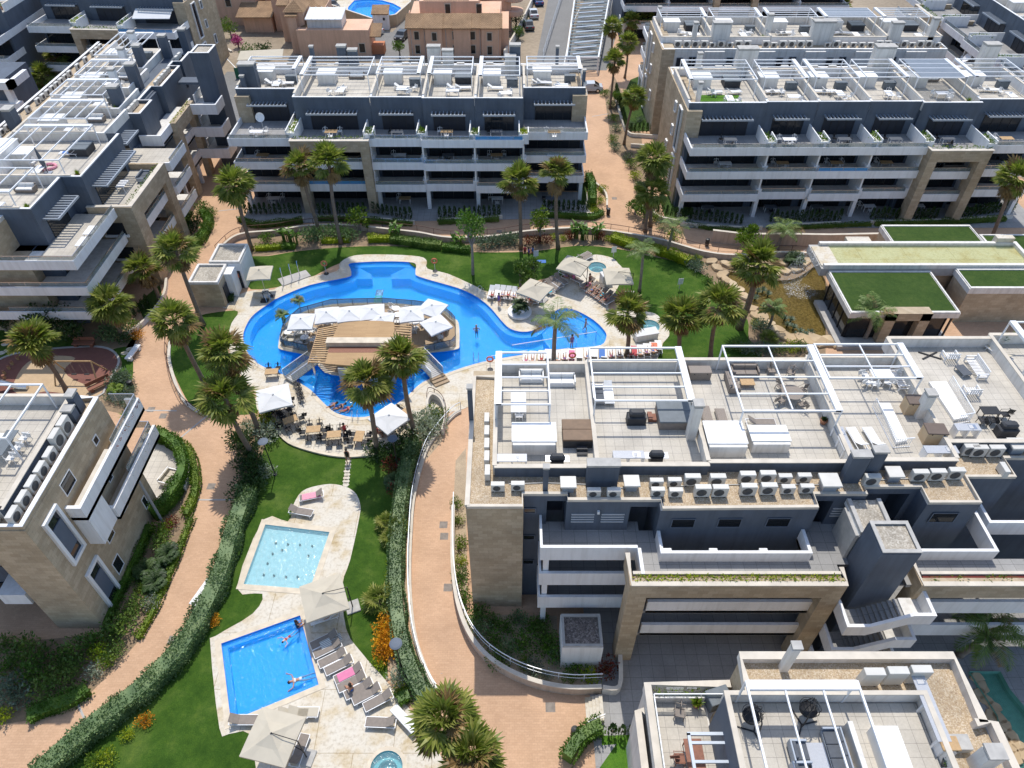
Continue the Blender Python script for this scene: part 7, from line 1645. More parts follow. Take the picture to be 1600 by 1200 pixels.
def mk_parasol(key):
    c, w, h, side = key; t = empty('parasol'); n = 4; e = .16
    cor = [(-w / 2, -w / 2), (w / 2, -w / 2), (w / 2, w / 2), (-w / 2, w / 2)]
    vs = [(0, 0, h + .45 + .1 * (side > 0))]; rim = []
    for i in range(4):
        a, b = cor[i], cor[(i + 1) % 4]
        for j in range(4): f = j / 4; rim.append((a[0] + (b[0] - a[0]) * f, a[1] + (b[1] - a[1]) * f, h - .10 * math.sin(PI * f) * 0 + .06 * math.sin(PI * f)))
    midr = [(x * .5, y * .5, h + .21 + .03 * ((i % 4) == 0)) for i, (x, y, z) in enumerate(rim)]
    vs += midr + rim + [(x * 1.0, y * 1.0, z - e) for x, y, z in rim]
    N_ = 16; fs = [(0, 1 + i, 1 + (i + 1) % N_) for i in range(N_)] + [(1 + i, 1 + N_ + i, 1 + N_ + (i + 1) % N_, 1 + (i + 1) % N_) for i in range(N_)] + [(1 + N_ + i, 1 + 2 * N_ + i, 1 + 2 * N_ + (i + 1) % N_, 1 + N_ + (i + 1) % N_) for i in range(N_)]
    cn = part('canopy', MB().add(vs, fs), M[c], t)
    mb = MB(); mb.lathe([(.09, h + .47), (.09, h + .51), (.02, h + .55)], 8); part('finial', mb, M['black_metal' if side else c], t)
    for a, b in cor: part('rib', MB().beam((0, 0, h + .42), (a * .98, b * .98, h - .02), .03, .03), M['steel'], t)
    if side == 0: part('pole', MB().tube([(0, 0, 0), (0, 0, h + .5)], .035, 8), M['steel'], t); part('base', MB().rbox(-.35, .35, -.35, .35, 0, .1, .02), M['grey_cap'], t)
    else:
        x = w * .56; part('pole', MB().tube([(x, 0, 0), (x, 0, h + .3)], .045, 8), M['black_metal'], t); part('arm', MB().tube([(x, 0, h * .45), (.1, 0, h + .36)], .03, 8), M['black_metal'], t); part('arm', MB().tube([(x, 0, h + .3), (0, 0, h + .6)], .025, 8), M['black_metal'], t); part('base', MB().rbox(x - .5, x + .5, -.5, .5, 0, .12, .03), M['grey_cap'], t)
    return t
PAR = Maker(mk_parasol)
def par(px, key, rz, label, zt=None, grp=None, zb=.03):
    h = key[2]; x, y = W(px[0], px[1], h + .3 + zb); PAR(key, (x, y, zb), rz, label, 'parasol', grp)
WH = ('canvas_white', 2.45, 2.35, 0); BE = ('canvas_beige', 2.95, 2.5, 1)
for p, r_, l in (((470, 499), .05, 'leftmost square white parasol on the pool bar island'), ((510, 489), .18, 'second white parasol behind the bar roof'), ((546, 487), .15, 'third white parasol behind the bar roof'), ((581, 484), .14, 'fourth white parasol behind the bar roof'), ((595, 497), -.05, 'white parasol tucked against the tan bar roof'), ((642, 487), .16, 'white parasol left of the raised one at right side of island'), ((675, 478), -.45, 'white parasol at the back right of the pool bar island'), ((681, 504), .6, 'white parasol over seated guests at right end of island')): par(p, WH, r_, l, zb=.21 + .12 * (int(p[0]) % 3))
par((427, 618), ('canvas_white', 2.9, 2.35, 0), .35, 'white parasol at the left end of the table terrace'); par((608, 650), ('canvas_white', 2.7, 2.35, 0), -.75, 'white parasol beside the palm trunk at right end of table terrace')
par((405, 423), ('canvas_beige', 2.5, 2.5, 0), .1, 'small beige parasol beside the white pool kiosk')
par((505, 930), BE, .38, 'beige cantilever parasol between the two children pools'); par((425, 1148), BE, -.22, 'beige cantilever parasol nearest the viewer at the bottom')
par((836, 449), BE, 1.0, 'beige cantilever parasol left of the lounger row'); par((897, 411), BE, -.5, 'beige cantilever parasol left of the upper round spa'); par((966, 428), BE, .05, 'beige cantilever parasol right of the upper round spa')
TT = (1.25, .8, .74, 'teak', 'black_metal'); DK = ('black_metal', 'cloth_black')
ti = 0
for p, a, n, w in (((427, 589), .1, 2, 0), ((440, 642), .75, 6, 0), ((456, 664), .5, 6, 0), ((492, 679), .12, 6, 0), ((524, 687), .1, 6, 0), ((563, 690), 1.5, 4, 0), ((600, 668), .6, 5, 0), ((631, 655), .9, 4, 0), ((425, 645), .6, 4, 0)):
    x, y = W(*p); ti += 1; TABLE(TT, (x, y, .03), a, 'wood topped table on the curved pool terrace', 'table', 'terrace tables by the pool')
    for k in range(n):
        s = [(-.45, .75), (.45, .75), (-.45, -.75), (.45, -.75), (1.0, 0), (-1.0, 0)][k]; c, q = math.cos(a), math.sin(a)
        CHAIR(DK, (x + s[0] * c - s[1] * q, y + s[0] * q + s[1] * c, .03), a + (-PI / 2 if s[1] > 0 else PI / 2 if s[1] < 0 else PI if s[0] > 0 else 0), 'black armchair at a wooden table on the curved pool terrace', 'chair', 'black chairs on the pool terrace')
for k in range(4): x, y = W(466 + k * 2, 606 + k * 7); CHAIR(DK, (x, y, .03), 2.2, 'black armchair in the stacked row by the left foot bridge', 'chair', 'black chairs on the pool terrace')
for p, rnd_ in (((452, 527), 0), ((463, 522), 1), ((480, 520), 1), ((478, 535), 0), ((512, 505), 1), ((545, 500), 1), ((622, 500), 1), ((650, 512), 1), ((686, 525), 1), ((620, 490), 1)):
    x, y = W(*p, .2); ROUND((.42, .74, 'white', 'white'), (x, y, .21), 0, 'white round table on the pool bar island', 'table', 'tables on the bar island')
    for k in range(3): a = k * 2.1 + x; CHAIR(('white', 'sling_white'), (x + .75 * math.cos(a), y + .75 * math.sin(a), .21), a + PI, 'white chair on the pool bar island', 'chair', 'chairs on the bar island')
SOFA((1.9, 'grey_cover', 'canvas_beige'), (*W(463, 534, .2), .21), .1, 'grey green lounge sofa at the left end of the bar island', 'sofa'); SOFA((1.2, 'grey_cover', 'canvas_beige'), (*W(448, 531, .2), .21), 1.5, 'grey green lounge chair at left end of the bar island', 'sofa')
for p in ((446, 512), (470, 488)): x, y = W(*p, .2); t = palm((p[0], p[1] - 12), None, 1.6, 'small spiky palm in the corner of the pool bar island', 'dense', .5, r=.07); t.location = (x, y, .2)
def row(pts, key, rz, label, grp='sun loungers round the pools', z=.04):
    for p in pts: x, y = W(*p); LOUNGER(key, (x, y, z), rz, label, 'sun lounger', grp)
row([(508, 1004), (513, 1017), (521, 1032), (531, 1043), (546, 1056), (551, 1069), (562, 1080), (574, 1088), (592, 1098)], 'sling_taupe', 3.65, 'taupe sun lounger in the diagonal row below the dwarf palm')
row([(596, 1132)], 'sling_taupe', 3.1, 'taupe sun lounger apart at the lower end of the row'); row([(472, 803)], 'sling_taupe', -.2, 'taupe sun lounger beside the splash pool'); row([(488, 779)], 'sling_taupe', 3.4, 'sun lounger under the pink striped towel')
row([(508, 968), (510, 960)], 'sling_white', 3.5, 'white sun lounger under the beige parasol between children pools'); row([(385, 1128)], 'sling_taupe', 0, 'taupe sun lounger at the lower edge of the square pool'); row([(476, 1116), (460, 1118)], 'canvas_beige', 0, 'beige sun lounger behind the nearest parasol'); row([(470, 1175)], 'sling_taupe', 1.4, 'grey sun lounger in the shade of nearest parasol')
row([(768, 462), (776, 461), (785, 462), (794, 463), (803, 464)], 'sling_white', -1.7, 'white sun lounger in the row left of beige parasol'); row([(855, 456), (862, 450), (869, 446), (876, 441)], 'sling_taupe', -.9, 'taupe sun lounger in the row right of beige parasol'); row([(826, 468), (834, 470), (842, 468)], 'sling_taupe', -1.4, 'sun lounger in the shade of left beige parasol')
row([(885, 432), (893, 436), (899, 440)], 'sling_taupe', -.7, 'sun lounger in the shade under the upper spa parasol'); row([(912, 403), (915, 407)], 'sling_taupe', .7, 'grey sun lounger behind upper spa')
row([(918, 447), (925, 454), (932, 458), (939, 463), (946, 468), (953, 473)], 'sling_taupe', -2.45, 'sun lounger in the crowded diagonal row below the upper spa')
row([(822, 564), (832, 563), (846, 562), (856, 560), (870, 562), (882, 561), (893, 560), (905, 559), (918, 558), (928, 557), (943, 558), (955, 557), (968, 556), (985, 556), (1000, 553), (1010, 551), (1020, 549), (1028, 546)], 'sling_white', 1.5, 'sun lounger in the long row behind the near right block')
for p, rz, m_, l in (((488, 779), 3.4, 'towel_pink', 'pink striped towel on the lounger by the splash pool'), ((519, 1006), 3.65, 'towel_grey', 'white and green striped towel on a lounger'), ((546, 1056), 3.65, 'cloth_pink', 'pale pink towel on a lounger of the diagonal row'), ((1022, 548), 1.5, 'ring_orange', 'orange towel on a lounger behind near right block'), ((990, 553), 1.5, 'cloth_red', 'red towel on a lounger behind near right block'), ((893, 560), 1.5, 'cloth_pink', 'pink towel on a lounger near the feather palm'), ((940, 556), 1.5, 'cloth_blue', 'blue towel on a lounger behind near right block'), ((853, 457), -.9, 'cloth_teal', 'turquoise towel at the edge of beige parasol'), ((843, 391 + 18), 0, 'cloth_blue', 'blue towel lying on the upper lawn')):
    x, y = W(*p); o = MB().box(-.75, .75, -.3, .3, 0, .03).build('towel', M[m_]); o.location = (x, y, .43 if 'lawn' not in l else .03); o.rotation_euler = (0, 0, rz); tag(o, l, 'towel')
    if 'lawn' not in l: o.rotation_euler = (0, 0, rz); o.location.z = .41
def mk_bench(key):
    t = empty('bench'); c = 'white' if key == 'w' else 'red_wood'; part('seat', MB().rbox(-1.1, 1.1, -.3, .3, .38, .5, .02), M[c], t)
    for s in (-.8, .8): part('leg', MB().box(s - .15, s + .15, -.25, .25, 0, .38), M[c], t)
    if key != 'w': part('backrest', MB().box(-1.1, 1.1, .28, .34, .55, .95), M[c], t)
    return t
BEN = Maker(mk_bench)
for p, k, rz, l in (((210, 555), 'w', 1.45, 'white bench at the brick path beside playground'), ((318, 930), 'w', 1.25, 'white bench half hidden by the long left hedge'), ((633, 1128), 'w', -.75, 'long white bench at the bottom of the loungers deck'), ((133, 541), 'r', .0, 'red wooden bench at the back of the playground'), ((158, 606), 'r', .75, 'red wooden bench at the right side of playground')): x, y = W(*p); BEN(k, (x, y, .03), rz, l, 'bench')
def mk_lamp(key):
    h = key; t = empty('lamp_post'); part('pole', MB().tube([(0, 0, 0), (0, 0, h)], [.06, .04], 8), M['black_metal'], t); part('base', MB().lathe([(.18, 0), (.16, .06), (.07, .1)], 10), M['black_metal'], t)
    part('lamp_head', MB().lathe([(.05, h), (.40, h + .08), (.42, h + .11), (.3, h + .15), (.02, h + .17)], 18), M['navy_light'], t); return t
LP = Maker(mk_lamp)
for p, h, l in (((430, 742), 4.2, 'black lamp post with flat round head on the lawn'), ((622, 735), 4.0, 'lamp post with a pale round head beside hedge'), ((628, 1045), 3.6, 'lamp post by the loungers row')): x, y = W(*p); LP(h, (x, y, 0), 0, l, 'lamp post')
def mk_bin(key):
    t = empty('litter_bin'); part('body', MB().lathe([(.2, .05), (.25, .2), (.25, .75), (.23, .78)], 12), M['black_metal'], t); part('stand', MB().tube([(0, 0, 0), (0, 0, .3)], .06, 6), M['black_metal'], t); part('hood', MB().lathe([(.26, .82), (.24, .95), (.05, 1.0)], 12), M['black_metal'], t); return t
BIN = Maker(mk_bin)
for p, l in (((207, 607), 'black litter bin beside the silvery playground bed'), ((897, 1148), 'black litter bin beside the clipped hedge at bottom'), ((950, 336), 'dark litter bin by the lime shrubs'), ((1104, 384), 'black litter bin at start of the pink ramp')): x, y = W(*p); BIN('b', (x, y, 0), 0, l, 'litter bin')
def mk_lad(key):
    t = empty('pool_ladder')
    for s in (-.25, .25): part('handrail', MB().tube([(s, .35, 0), (s, .35, .75), (s, .15, .95), (s, -.1, .8), (s, -.2, -.9)], .025, 6), M['steel'], t)
    for k in range(3): part('rung', MB().box(-.25, .25, -.24, -.16, -.3 - .25 * k, -.26 - .25 * k), M['steel'], t)
    return t
LAD = Maker(mk_lad)
for p, rz, l in (((744, 561), PI, 'steel pool ladder at lower edge before near right block'), ((556, 652), PI, 'steel pool ladder at the curved table terrace'), ((750, 460), -1.0, 'steel pool ladder at upper right curve'), ((420, 472), .7, 'steel pool ladder at the upper left curve'), ((400, 570), 2.2, 'steel pool ladder at the lower left curve')): x, y = W(*p); LAD('l', (x, y, .05), rz, l, 'pool ladder')
t = thing('pool_lift', 'black wheeled pool access lift at the upper left pool edge', 'pool lift', (*W(414, 471), .03)); part('frame', MB().tube([(0, 0, .1), (0, 0, 1.1), (.5, .2, 1.3), (.9, .3, .6)], .05, 7), M['black_metal'], t); part('seat', MB().rbox(.6, 1.1, .1, .6, .4, .5, .03), M['black_cover'], t); part('base', MB().rbox(-.4, .4, -.3, .3, 0, .2, .03), M['black_metal'], t)
def mk_ring(key):
    t = empty('life_ring_post'); part('post', MB().tube([(0, 0, 0), (0, 0, 1.5)], .03, 6), M['pipe'], t); part('base', MB().lathe([(.3, 0), (.3, .04), (.05, .08)], 12), M['black_metal'], t)
    mb = MB(); mb.tube([(.3 * math.cos(k * PI / 9), -.05, 1.45 + .3 * math.sin(k * PI / 9)) for k in range(19)], .085, 8); part('life_ring', mb, M['ring_orange'], t); return t
RG = Maker(mk_ring)
for p, l in (((510, 428), 'orange life ring on a post left of the entry bay'), ((680, 424), 'orange life ring on a post right of the entry bay'), ((766, 578), 'orange life ring before the near right block corner'), ((893, 572), 'orange life ring among the long lounger row')): x, y = W(*p); RG('r', (x, y, .02), 0, l, 'life ring')
t = thing('outdoor_shower', 'pale shower tray with three pipe showers beside the kiosk parasol', 'shower', (*W(460, 437), .02)); l = tuple(t.location)
part('tray', MB().prism(G([(434, 437), (478, 423), (486, 432), (442, 448)]), .0, .1), M['concrete'], t, loc=(l[0], l[1], 0))
for p in ((444, 444), (457, 438), (469, 433)): x, y = W(*p); part('shower_pipe', MB().tube([(x, y, .1), (x, y, 2.2), (x + .15, y - .2, 2.3)], .05, 7), M['steel'], t, loc=(l[0], l[1], 0))
t = thing('planter', 'round white planter with cycad on a white ring bench at the pool edge', 'planter', (*W(812, 490), .03)); part('bench_ring', MB().lathe([(1.2, 0), (1.28, .12), (1.28, .34), (.7, .36)], 28), M['white'], t); part('pot', MB().lathe([(.45, .3), (.75, .55), (.78, .95), (.66, .98), (.6, .85)], 20), M['white'], t)
g, d = crown_feather(91, 1.1, 34, .9); o = part('leaves', g, M['leaf_dark'], t); o.location = (0, 0, 1.0)
t = thing('box_cabinet', 'white technical cabinet between spa and parasol', 'cabinet', (*W(946, 442), .03), .3); part('body', MB().rbox(-.6, .6, -.5, .5, 0, 1.3, .05), M['white'], t); part('door', MB().box(-.5, .5, -.53, -.5, .1, 1.2), M['warm_white'], t)
t = thing('box_cabinet', 'white bench box below the lower round spa', 'cabinet', (*W(1008, 528), .03), .25); part('body', MB().rbox(-1.2, 1.2, -.5, .5, 0, .75, .03), M['white'], t); part('lid', MB().box(-1.25, 1.25, -.55, .55, .75, .82), M['canvas_white'], t)
def mk_sign(key):
    t = empty('notice_board'); part('post', MB().box(-.03, .03, -.03, .03, 0, .9), M['pipe'], t); part('board', MB().box(-.3, .3, -.05, -.03, .7, 1.5), M['white'], t); return t
SG = Maker(mk_sign)
for p, l in (((958, 402), 'white notice board on the upper lawn behind the spa'), ((837, 408), 'pale notice board on lawn under the tall palms'), ((1061, 452), 'small notice board flat on lawn left of pond')): x, y = W(*p); SG('s', (x, y, 0), .2, l, 'notice board')
t = thing('water_volley_net', 'low volleyball net across the shallow right end of pool', 'net', (*W(880, 545), -.1)); l = tuple(t.location); A, B = W(800, 548), W(931, 527)
part('net_tape', MB().beam((*A, .75), (*B, .75), .05, .06), M['line_paint'], t, loc=l)
for p in (A, B, W(900, 540)): part('post', MB().tube([(*p, -.6), (*p, .8)], .03, 6), M['steel'], t, loc=l)
mb = MB(); pr = [W(773 - 5 + k * 14, 556 - 2.2 * k) for k in range(5)]; mb.tube([(*p, .0) for p in pr], .04, 5); tag(mb.build('lane_rope', M['line_paint']), 'white lane rope floating along the lower pool edge', 'rope')
def rail(pts, label, h=1.0, step=1.5, m='rust_metal', z=0, cat='railing', glass=False):
    p = spline(G(pts), 4, False); l = (p[0][0], p[0][1], z); t = thing('railing', label, cat, l); mb = MB()
    for k in range(len(p) - 1): mb.beam((*p[k], z + h), (*p[k + 1], z + h), .05, .05); [mb.beam((*p[k], z + h * q), (*p[k + 1], z + h * q), .025, .025) for q in ((.5,) if h < 1.15 else (.25, .5, .75))]
    part('handrail', mb, M[m], t, loc=l)
    for x, y, a in along(p, step)[:95]: part('post', MB().box(x - .025, x + .025, y - .025, y + .025, z, z + h), M[m], t, loc=l)
    return t
def gwall(pts, label, h, w=.22, m='warm_white', name='garden_wall', z=0, cap='beige_cap'):
    p = spline(G(pts), 4, False); l = (p[0][0], p[0][1], 0); t = thing(name, label, 'wall', l); mb = MB(); mb.kerb(p, w, z, z + h - .06); part('wall', mb, M[m], t, loc=l); mb = MB(); mb.kerb(p, w + .06, z + h - .06, z + h); part('coping', mb, M[cap], t, loc=l); return t
NC = [(340, 397), (362, 376), (385, 367), (430, 363), (475, 356), (520, 354), (565, 356), (610, 361), (655, 366), (704, 374), (775, 371), (822, 364), (894, 359), (941, 362), (989, 369), (1036, 378), (1060, 385), (1100, 396), (1146, 401), (1220, 397), (1285, 400)]
gwall([(a, b + 4) for a, b in NC], 'long low curved wall between the upper path and the pool garden', .7, m='pink_wall'); rail(NC, 'dark railing on the curved wall along upper path', 1.1, 2.2, z=.1)
rail([(720, 640), (705, 650), (672, 690), (656, 730), (645, 780), (641, 830), (639, 880), (640, 930), (646, 985), (658, 1030), (678, 1072), (705, 1105), (720, 1140)], 'metal railing along the left side of the ramp path', 1.0, 1.6, 'grey_metal'); gwall([(720, 644), (705, 654), (672, 694), (657, 734), (646, 784), (642, 834), (640, 884), (641, 934), (647, 989), (660, 1034), (680, 1076), (707, 1109)], 'pale kerb wall along the left side of ramp path', .3, .25)
CW = [(709, 800), (708, 850), (709, 900), (716, 950), (732, 995), (758, 1030), (795, 1056), (840, 1074), (890, 1083), (938, 1082)]
gwall(CW, 'curved retaining wall of the raised bed below the stone tower', 1.0, .24, 'pink_wall'); rail([(a + 1, b - 14) for a, b in CW], 'white railing on the curved retaining wall', 1.0, 1.7, 'white_metal', z=.5)
gwall([(940, 1082), (966, 1080), (967, 1030)], 'low white wall at the red shrub beside the courtyard', .9); rail([(265, 530), (262, 560), (272, 600), (290, 632), (315, 650)], 'dark railing beside the small lawn by the brick path', 1.0, 1.6); gwall([(268, 528), (265, 560), (275, 600), (293, 633), (325, 650), (360, 650)], 'pale kerb round the small lawn by the brick path', .25)
rail([(362, 668), (366, 690), (374, 712)], 'short dark railing at the path bend below palms', 1.0, 1.5); rail([(668, 630), (672, 618), (690, 628), (698, 650), (694, 680)], 'railing round the shrub bed at the ramp top', 1.1, 1.6, 'rust_metal'); gwall([(672, 660), (668, 636), (676, 624), (690, 632), (697, 655), (692, 680)], 'low curved wall round the shrub bed at the ramp top', .8, .2)
gwall([(432, 672), (452, 693), (492, 707), (530, 714), (560, 714), (594, 709), (628, 694), (650, 672)], 'low edge wall of the curved table terrace', .22, .2, 'coping', cap='coping')
for pts, l in (([(372, 345), (400, 352), (440, 350), (476, 346)], 'garden wall below left end of the centre block'), ([(498, 343), (540, 343), (600, 347), (648, 351)], 'garden wall below the middle of centre block'), ([(685, 347), (740, 346), (785, 342)], 'garden wall right of middle of the centre block'), ([(845, 336), (900, 338), (928, 338)], 'garden wall below right end of the centre block'), ([(1062, 352), (1100, 357), (1160, 360), (1190, 359)], 'garden wall left below the upper right block'), ([(1200, 358), (1312, 352)], 'garden wall middle below the upper right block'), ([(1358, 351), (1470, 348), (1580, 342)], 'garden wall right below the upper right block'), ([(960, 150), (968, 178), (980, 210), (1005, 215), (1036, 217)], 'white wall round the turf garden of white block'), ([(985, 230), (1020, 232)], 'white entrance wall beside the turf garden'), ([(1018, 322), (1024, 340), (1050, 348), (1068, 348)], 'curved white wall by the junction palms'), ([(918, 280), (930, 290), (946, 306), (948, 326)], 'white kerb at right end of the centre block garden'), ([(282, 405), (296, 398), (318, 372), (330, 345)], 'white kerb of the left block garden'), ([(190, 532), (225, 508), (256, 470), (262, 440)], 'white kerb wall between the left block lawn and path'), ([(268, 690), (288, 710), (297, 738), (290, 768)], 'low kerb between the two round hedges')): gwall(pts, l, .55, .2)
mb = MB()
for k in range(5): mb.box(*sorted((W(915, 1110)[0] + k * .22, W(915, 1110)[0] + .24 + k * .22)), W(915, 1130)[1], W(915, 1090)[1], 0, .06 + .0 + k * .1)
tag(mb.build('steps', M['travertine']), 'pale stone steps from the brick path to the grey courtyard', 'steps'); rail([(915, 1138), (930, 1130), (944, 1124)], 'short white railing beside the pale steps', .9, .5, 'white_metal')
t = thing('swing_set', 'wooden A frame swing set with two swings', 'swing', (*W(112, 590), .04)); l = tuple(t.location)
A, B = Vector(W(84, 565, 2.2)), Vector(W(142, 565, 2.2)); part('top_beam', MB().tube([(A.x, A.y, 2.2), (B.x, B.y, 2.2)], .08, 8), M['teak'], t, loc=(l[0], l[1], 0))
for p in (A, B):
    for s in (-1.1, 1.1): part('leg', MB().tube([(p.x, p.y, 2.2), (p.x + (.3 if p is B else -.3), p.y + s, 0)], .07, 8), M['teak'], t, loc=(l[0], l[1], 0))
for f in (.35, .7):
    p = A.lerp(B, f); s = part('swing_seat', MB().rbox(p.x - .25, p.x + .25, p.y - .1, p.y + .1, .5, .55, .01), M['black_metal'], t, loc=(l[0], l[1], 0))
    for q in (-.22, .22): part('chain', MB().tube([(p.x + q, p.y, .55), (p.x + q * .9, p.y, 2.2)], .012, 4), M['steel'], s, loc=(l[0], l[1], 0))
t = thing('slide', 'steel playground slide with dark rails', 'slide', (*W(22, 608), .04)); part('chute', MB().tube([(-1.6, 0, 1.5), (-.8, 0, .9), (.6, 0, .25), (1.4, 0, .2)], .26, 8), M['steel'], t); part('ladder', MB().beam((-2.4, 0, 0), (-1.6, 0, 1.5), .5, .06), M['red_wood'], t); part('tower', MB().box(-2.0, -1.5, -.4, .4, 0, 1.4), M['red_wood'], t)
for k, p in enumerate(((8, 585), (8, 592), (15, 577), (20, 570), (29, 562))): 
    x, y = W(*p); t = thing('balance_post', 'short wooden balance post on the playground floor', 'balance post', (x, y, .04), 0, 'balance posts'); part('post', MB().lathe([(.14, 0), (.14, .4)], 10), M['teak'], t); part('cap', MB().lathe([(.16, .4), (.15, .46)], 10), M['red_wood'], t)
def person_mesh(J, name):
    """J: joint -> (x, y, z, radius), links; grown with the Skin modifier"""
    V, E_ = J; me = bpy.data.meshes.new(name); me.from_pydata([v[:3] for v in V], E_, []); o = bpy.data.objects.new(name, me); COL.objects.link(o)
    md = o.modifiers.new('skin', 'SKIN'); sk = me.skin_vertices[0].data
    for i, v in enumerate(V): r_ = v[3]; sk[i].radius = (r_, r_) if len(v) < 5 else (r_, v[4]); sk[i].use_root = i == 0
    sb = o.modifiers.new('sub', 'SUBSURF'); sb.levels = 1; sb.render_levels = 1
    dg = bpy.context.evaluated_depsgraph_get(); dg.update(); m2 = bpy.data.meshes.new_from_object(o.evaluated_get(dg)); bpy.data.objects.remove(o)
    m2.name = name
    for p in m2.polygons: p.use_smooth = True
    return m2
def skeleton(pose):
    """joints in the body's own frame: x right, y back, z up, standing 1.72 m; pose gives limb directions"""
    V = []; E_ = []
    def add(p, r_, par=None):
        V.append((p[0], p[1], p[2], r_)); 
        if par is not None: E_.append((par, len(V) - 1))
        return len(V) - 1
    tl = pose.get('tilt', 0); T = Matrix.Rotation(tl, 4, 'X'); hip = Vector((0, 0, pose.get('hip', .92)))
    def tp(x, y, z): return hip + (T @ Vector((x, y, z)))
    pel = add(hip, .125); wa = add(tp(0, 0, .16), .105, pel); ch = add(tp(0, 0, .36), .125, wa); nk = add(tp(0, .01, .52), .05, ch); hd = add(tp(0, -.01, .62), .075, nk); h2 = add(tp(0, -.015, .72), .095, hd); add(tp(0, 0, .79), .06, h2); add(tp(0, -.10, .64), .022, hd)
    for s in (-1, 1):
        k = 'R' if s > 0 else 'L'
        a, b = pose.get('arm' + k, ((.1 * s, 0, -1), (.05 * s, -.1, -1)))
        sh = add(tp(.18 * s, 0, .45), .055, ch); up = T @ Vector(a).normalized() if pose.get('rel', 1) else Vector(a).normalized(); el = Vector(V[sh][:3]) + up * .29; e = add(el, .042, sh); lo = (T @ Vector(b).normalized()) if pose.get('rel', 1) else Vector(b).normalized(); wr = el + lo * .25; w = add(wr, .029, e); hn = add(wr + lo * .08, .034, w)
        sd = lo.orthogonal().normalized(); 
        for f in range(4): q = add(wr + lo * .10 + sd * (.014 * (f - 1.5) * 1.6), .010, hn); q2 = add(wr + lo * (.165 + .012 * (f in (1, 2))) + sd * (.014 * (f - 1.5) * 1.8) + lo.cross(sd) * .02, .008, q)
        q = add(wr + lo * .07 + sd * .045, .011, w); add(wr + lo * .11 + sd * .065, .009, q)
        c, d = pose.get('leg' + k, ((.03 * s, 0, -1), (0, .02, -1)))
        hp = add(hip + Vector((.09 * s, 0, -.05)), .09, pel); kn = Vector(V[hp][:3]) + Vector(c).normalized() * .42; kk = add(kn, .06, hp); an = kn + Vector(d).normalized() * .41; aa = add(an, .04, kk)
        ft = Vector(pose.get('foot', (0, -1, -.25))).normalized(); add(an + ft * .2, .03, aa)
    return V, E_
POSES = dict(stand={}, walk=dict(legL=((-.03, -.35, -1), (0, .1, -1)), legR=((.03, .3, -1), (0, .55, -1)), armL=((-.12, .3, -1), (0, -.1, -1)), armR=((.12, -.3, -1), (0, -.5, -1))),
    hips=dict(armL=((-.7, .2, -.8), (.7, -.3, -.4)), armR=((.7, .2, -.8), (-.7, -.3, -.4))),
    sit=dict(hip=.55, legL=((-.1, -1, .05), (0, -.05, -1)), legR=((.1, -1, .05), (0, -.05, -1)), armL=((-.15, -.4, -.9), (.1, -.9, -.3)), armR=((.15, -.4, -.9), (-.1, -.9, -.3))),
    lie=dict(hip=.14, tilt=-1.1, legL=((-.08, -1, .12), (0, -1, -.15)), legR=((.1, -1, .5), (0, -.8, -.6)), armL=((-.5, .1, -.6), (.1, -.1, -1)), armR=((.5, .1, -.6), (-.1, -.1, -1)), foot=(0, -.4, .9)),
    swim=dict(hip=.0, tilt=-1.5, legL=((-.15, -1, -.1), (0, -1, -.05)), legR=((.15, -1, -.15), (0, -1, .1)), armL=((-1, -.1, .2), (-.5, 0, 1)), armR=((1, -.1, .2), (.5, 0, 1)), foot=(0, -1, 0)))
BM = {}
def mk_person(key):
    pose, skin, hair, top, bot = key; t = empty('person'); ps_ = POSES[pose]
    if pose not in BM: BM[pose] = person_mesh(skeleton(ps_), 'body')
    me = BM[pose].copy(); me.materials.clear(); me.materials.append(M[skin]); b = bpy.data.objects.new('body', me); COL.objects.link(b); b.parent = t
    tl = ps_.get('tilt', 0); hip = ps_.get('hip', .92); T = Matrix.Translation((0, 0, hip)) @ Matrix.Rotation(tl, 4, 'X')
    mb = MB(); mb.x = T @ Matrix.Translation((0, .015, .725)); mb.lathe([(.105, -.05), (.118, .0), (.108, .06), (.07, .105), (.0, .12)], 12); 
    if hair == 'hair_dark' and top != bot: mb.box(-.08, .08, .03, .11, -.2, .0)
    part('hair', mb, M[hair], t, smooth=True)
    mb = MB(); mb.x = T @ Matrix.Translation((0, -.10, .70))
    for s in (-.035, .035): mb.box(s - .012, s + .012, -.012, 0, -.006, .008)
    part('eyes', mb, M['cloth_black'], t)
    mb = MB(); mb.x = T; mb.lathe([(.128, -.12), (.148, -.04), (.13, .06)], 12); part('trunks', mb, M[bot], t, smooth=True)
    if top:
        mb = MB(); mb.x = T @ Matrix.Diagonal((1.15, .95, 1, 1)); mb.lathe([(.13, .05), (.132, .2), (.15, .36), (.14, .46), (.07, .51)] if top != bot or pose in ('stand', 'walk', 'sit') else [(.142, .28), (.15, .36), (.142, .41)], 12); part('shirt' if top != bot else 'swimsuit', mb, M[top], t, smooth=True)
    return t
PE = Maker(mk_person)
def person(px, pose, skin, hair, top, bot, rz, label, z=.03, s=1.0): x, y = W(px[0], px[1], z); PE((pose, skin, hair, top, bot), (x, y, z), rz, label, 'person', None, s)
person((545, 722), 'walk', 'skin', 'hair_dark', 'cloth_black', 'cloth_black', 0, 'person in black walking onto the stepping stones')
person((541, 682), 'hips', 'skin', 'hair_dark', 'cloth_red', 'cloth_black', .4, 'person with long dark hair standing by the terrace tables')
person((745, 528), 'hips', 'skin', 'hair_fair', None, 'cloth_blue', 0, 'person standing waist deep in the middle of the pool', -1.0)
person((914, 518), 'walk', 'skin_pale', 'hair_fair', None, 'cloth_white', 1.4, 'person wading in the shallow right end of pool', -.36)
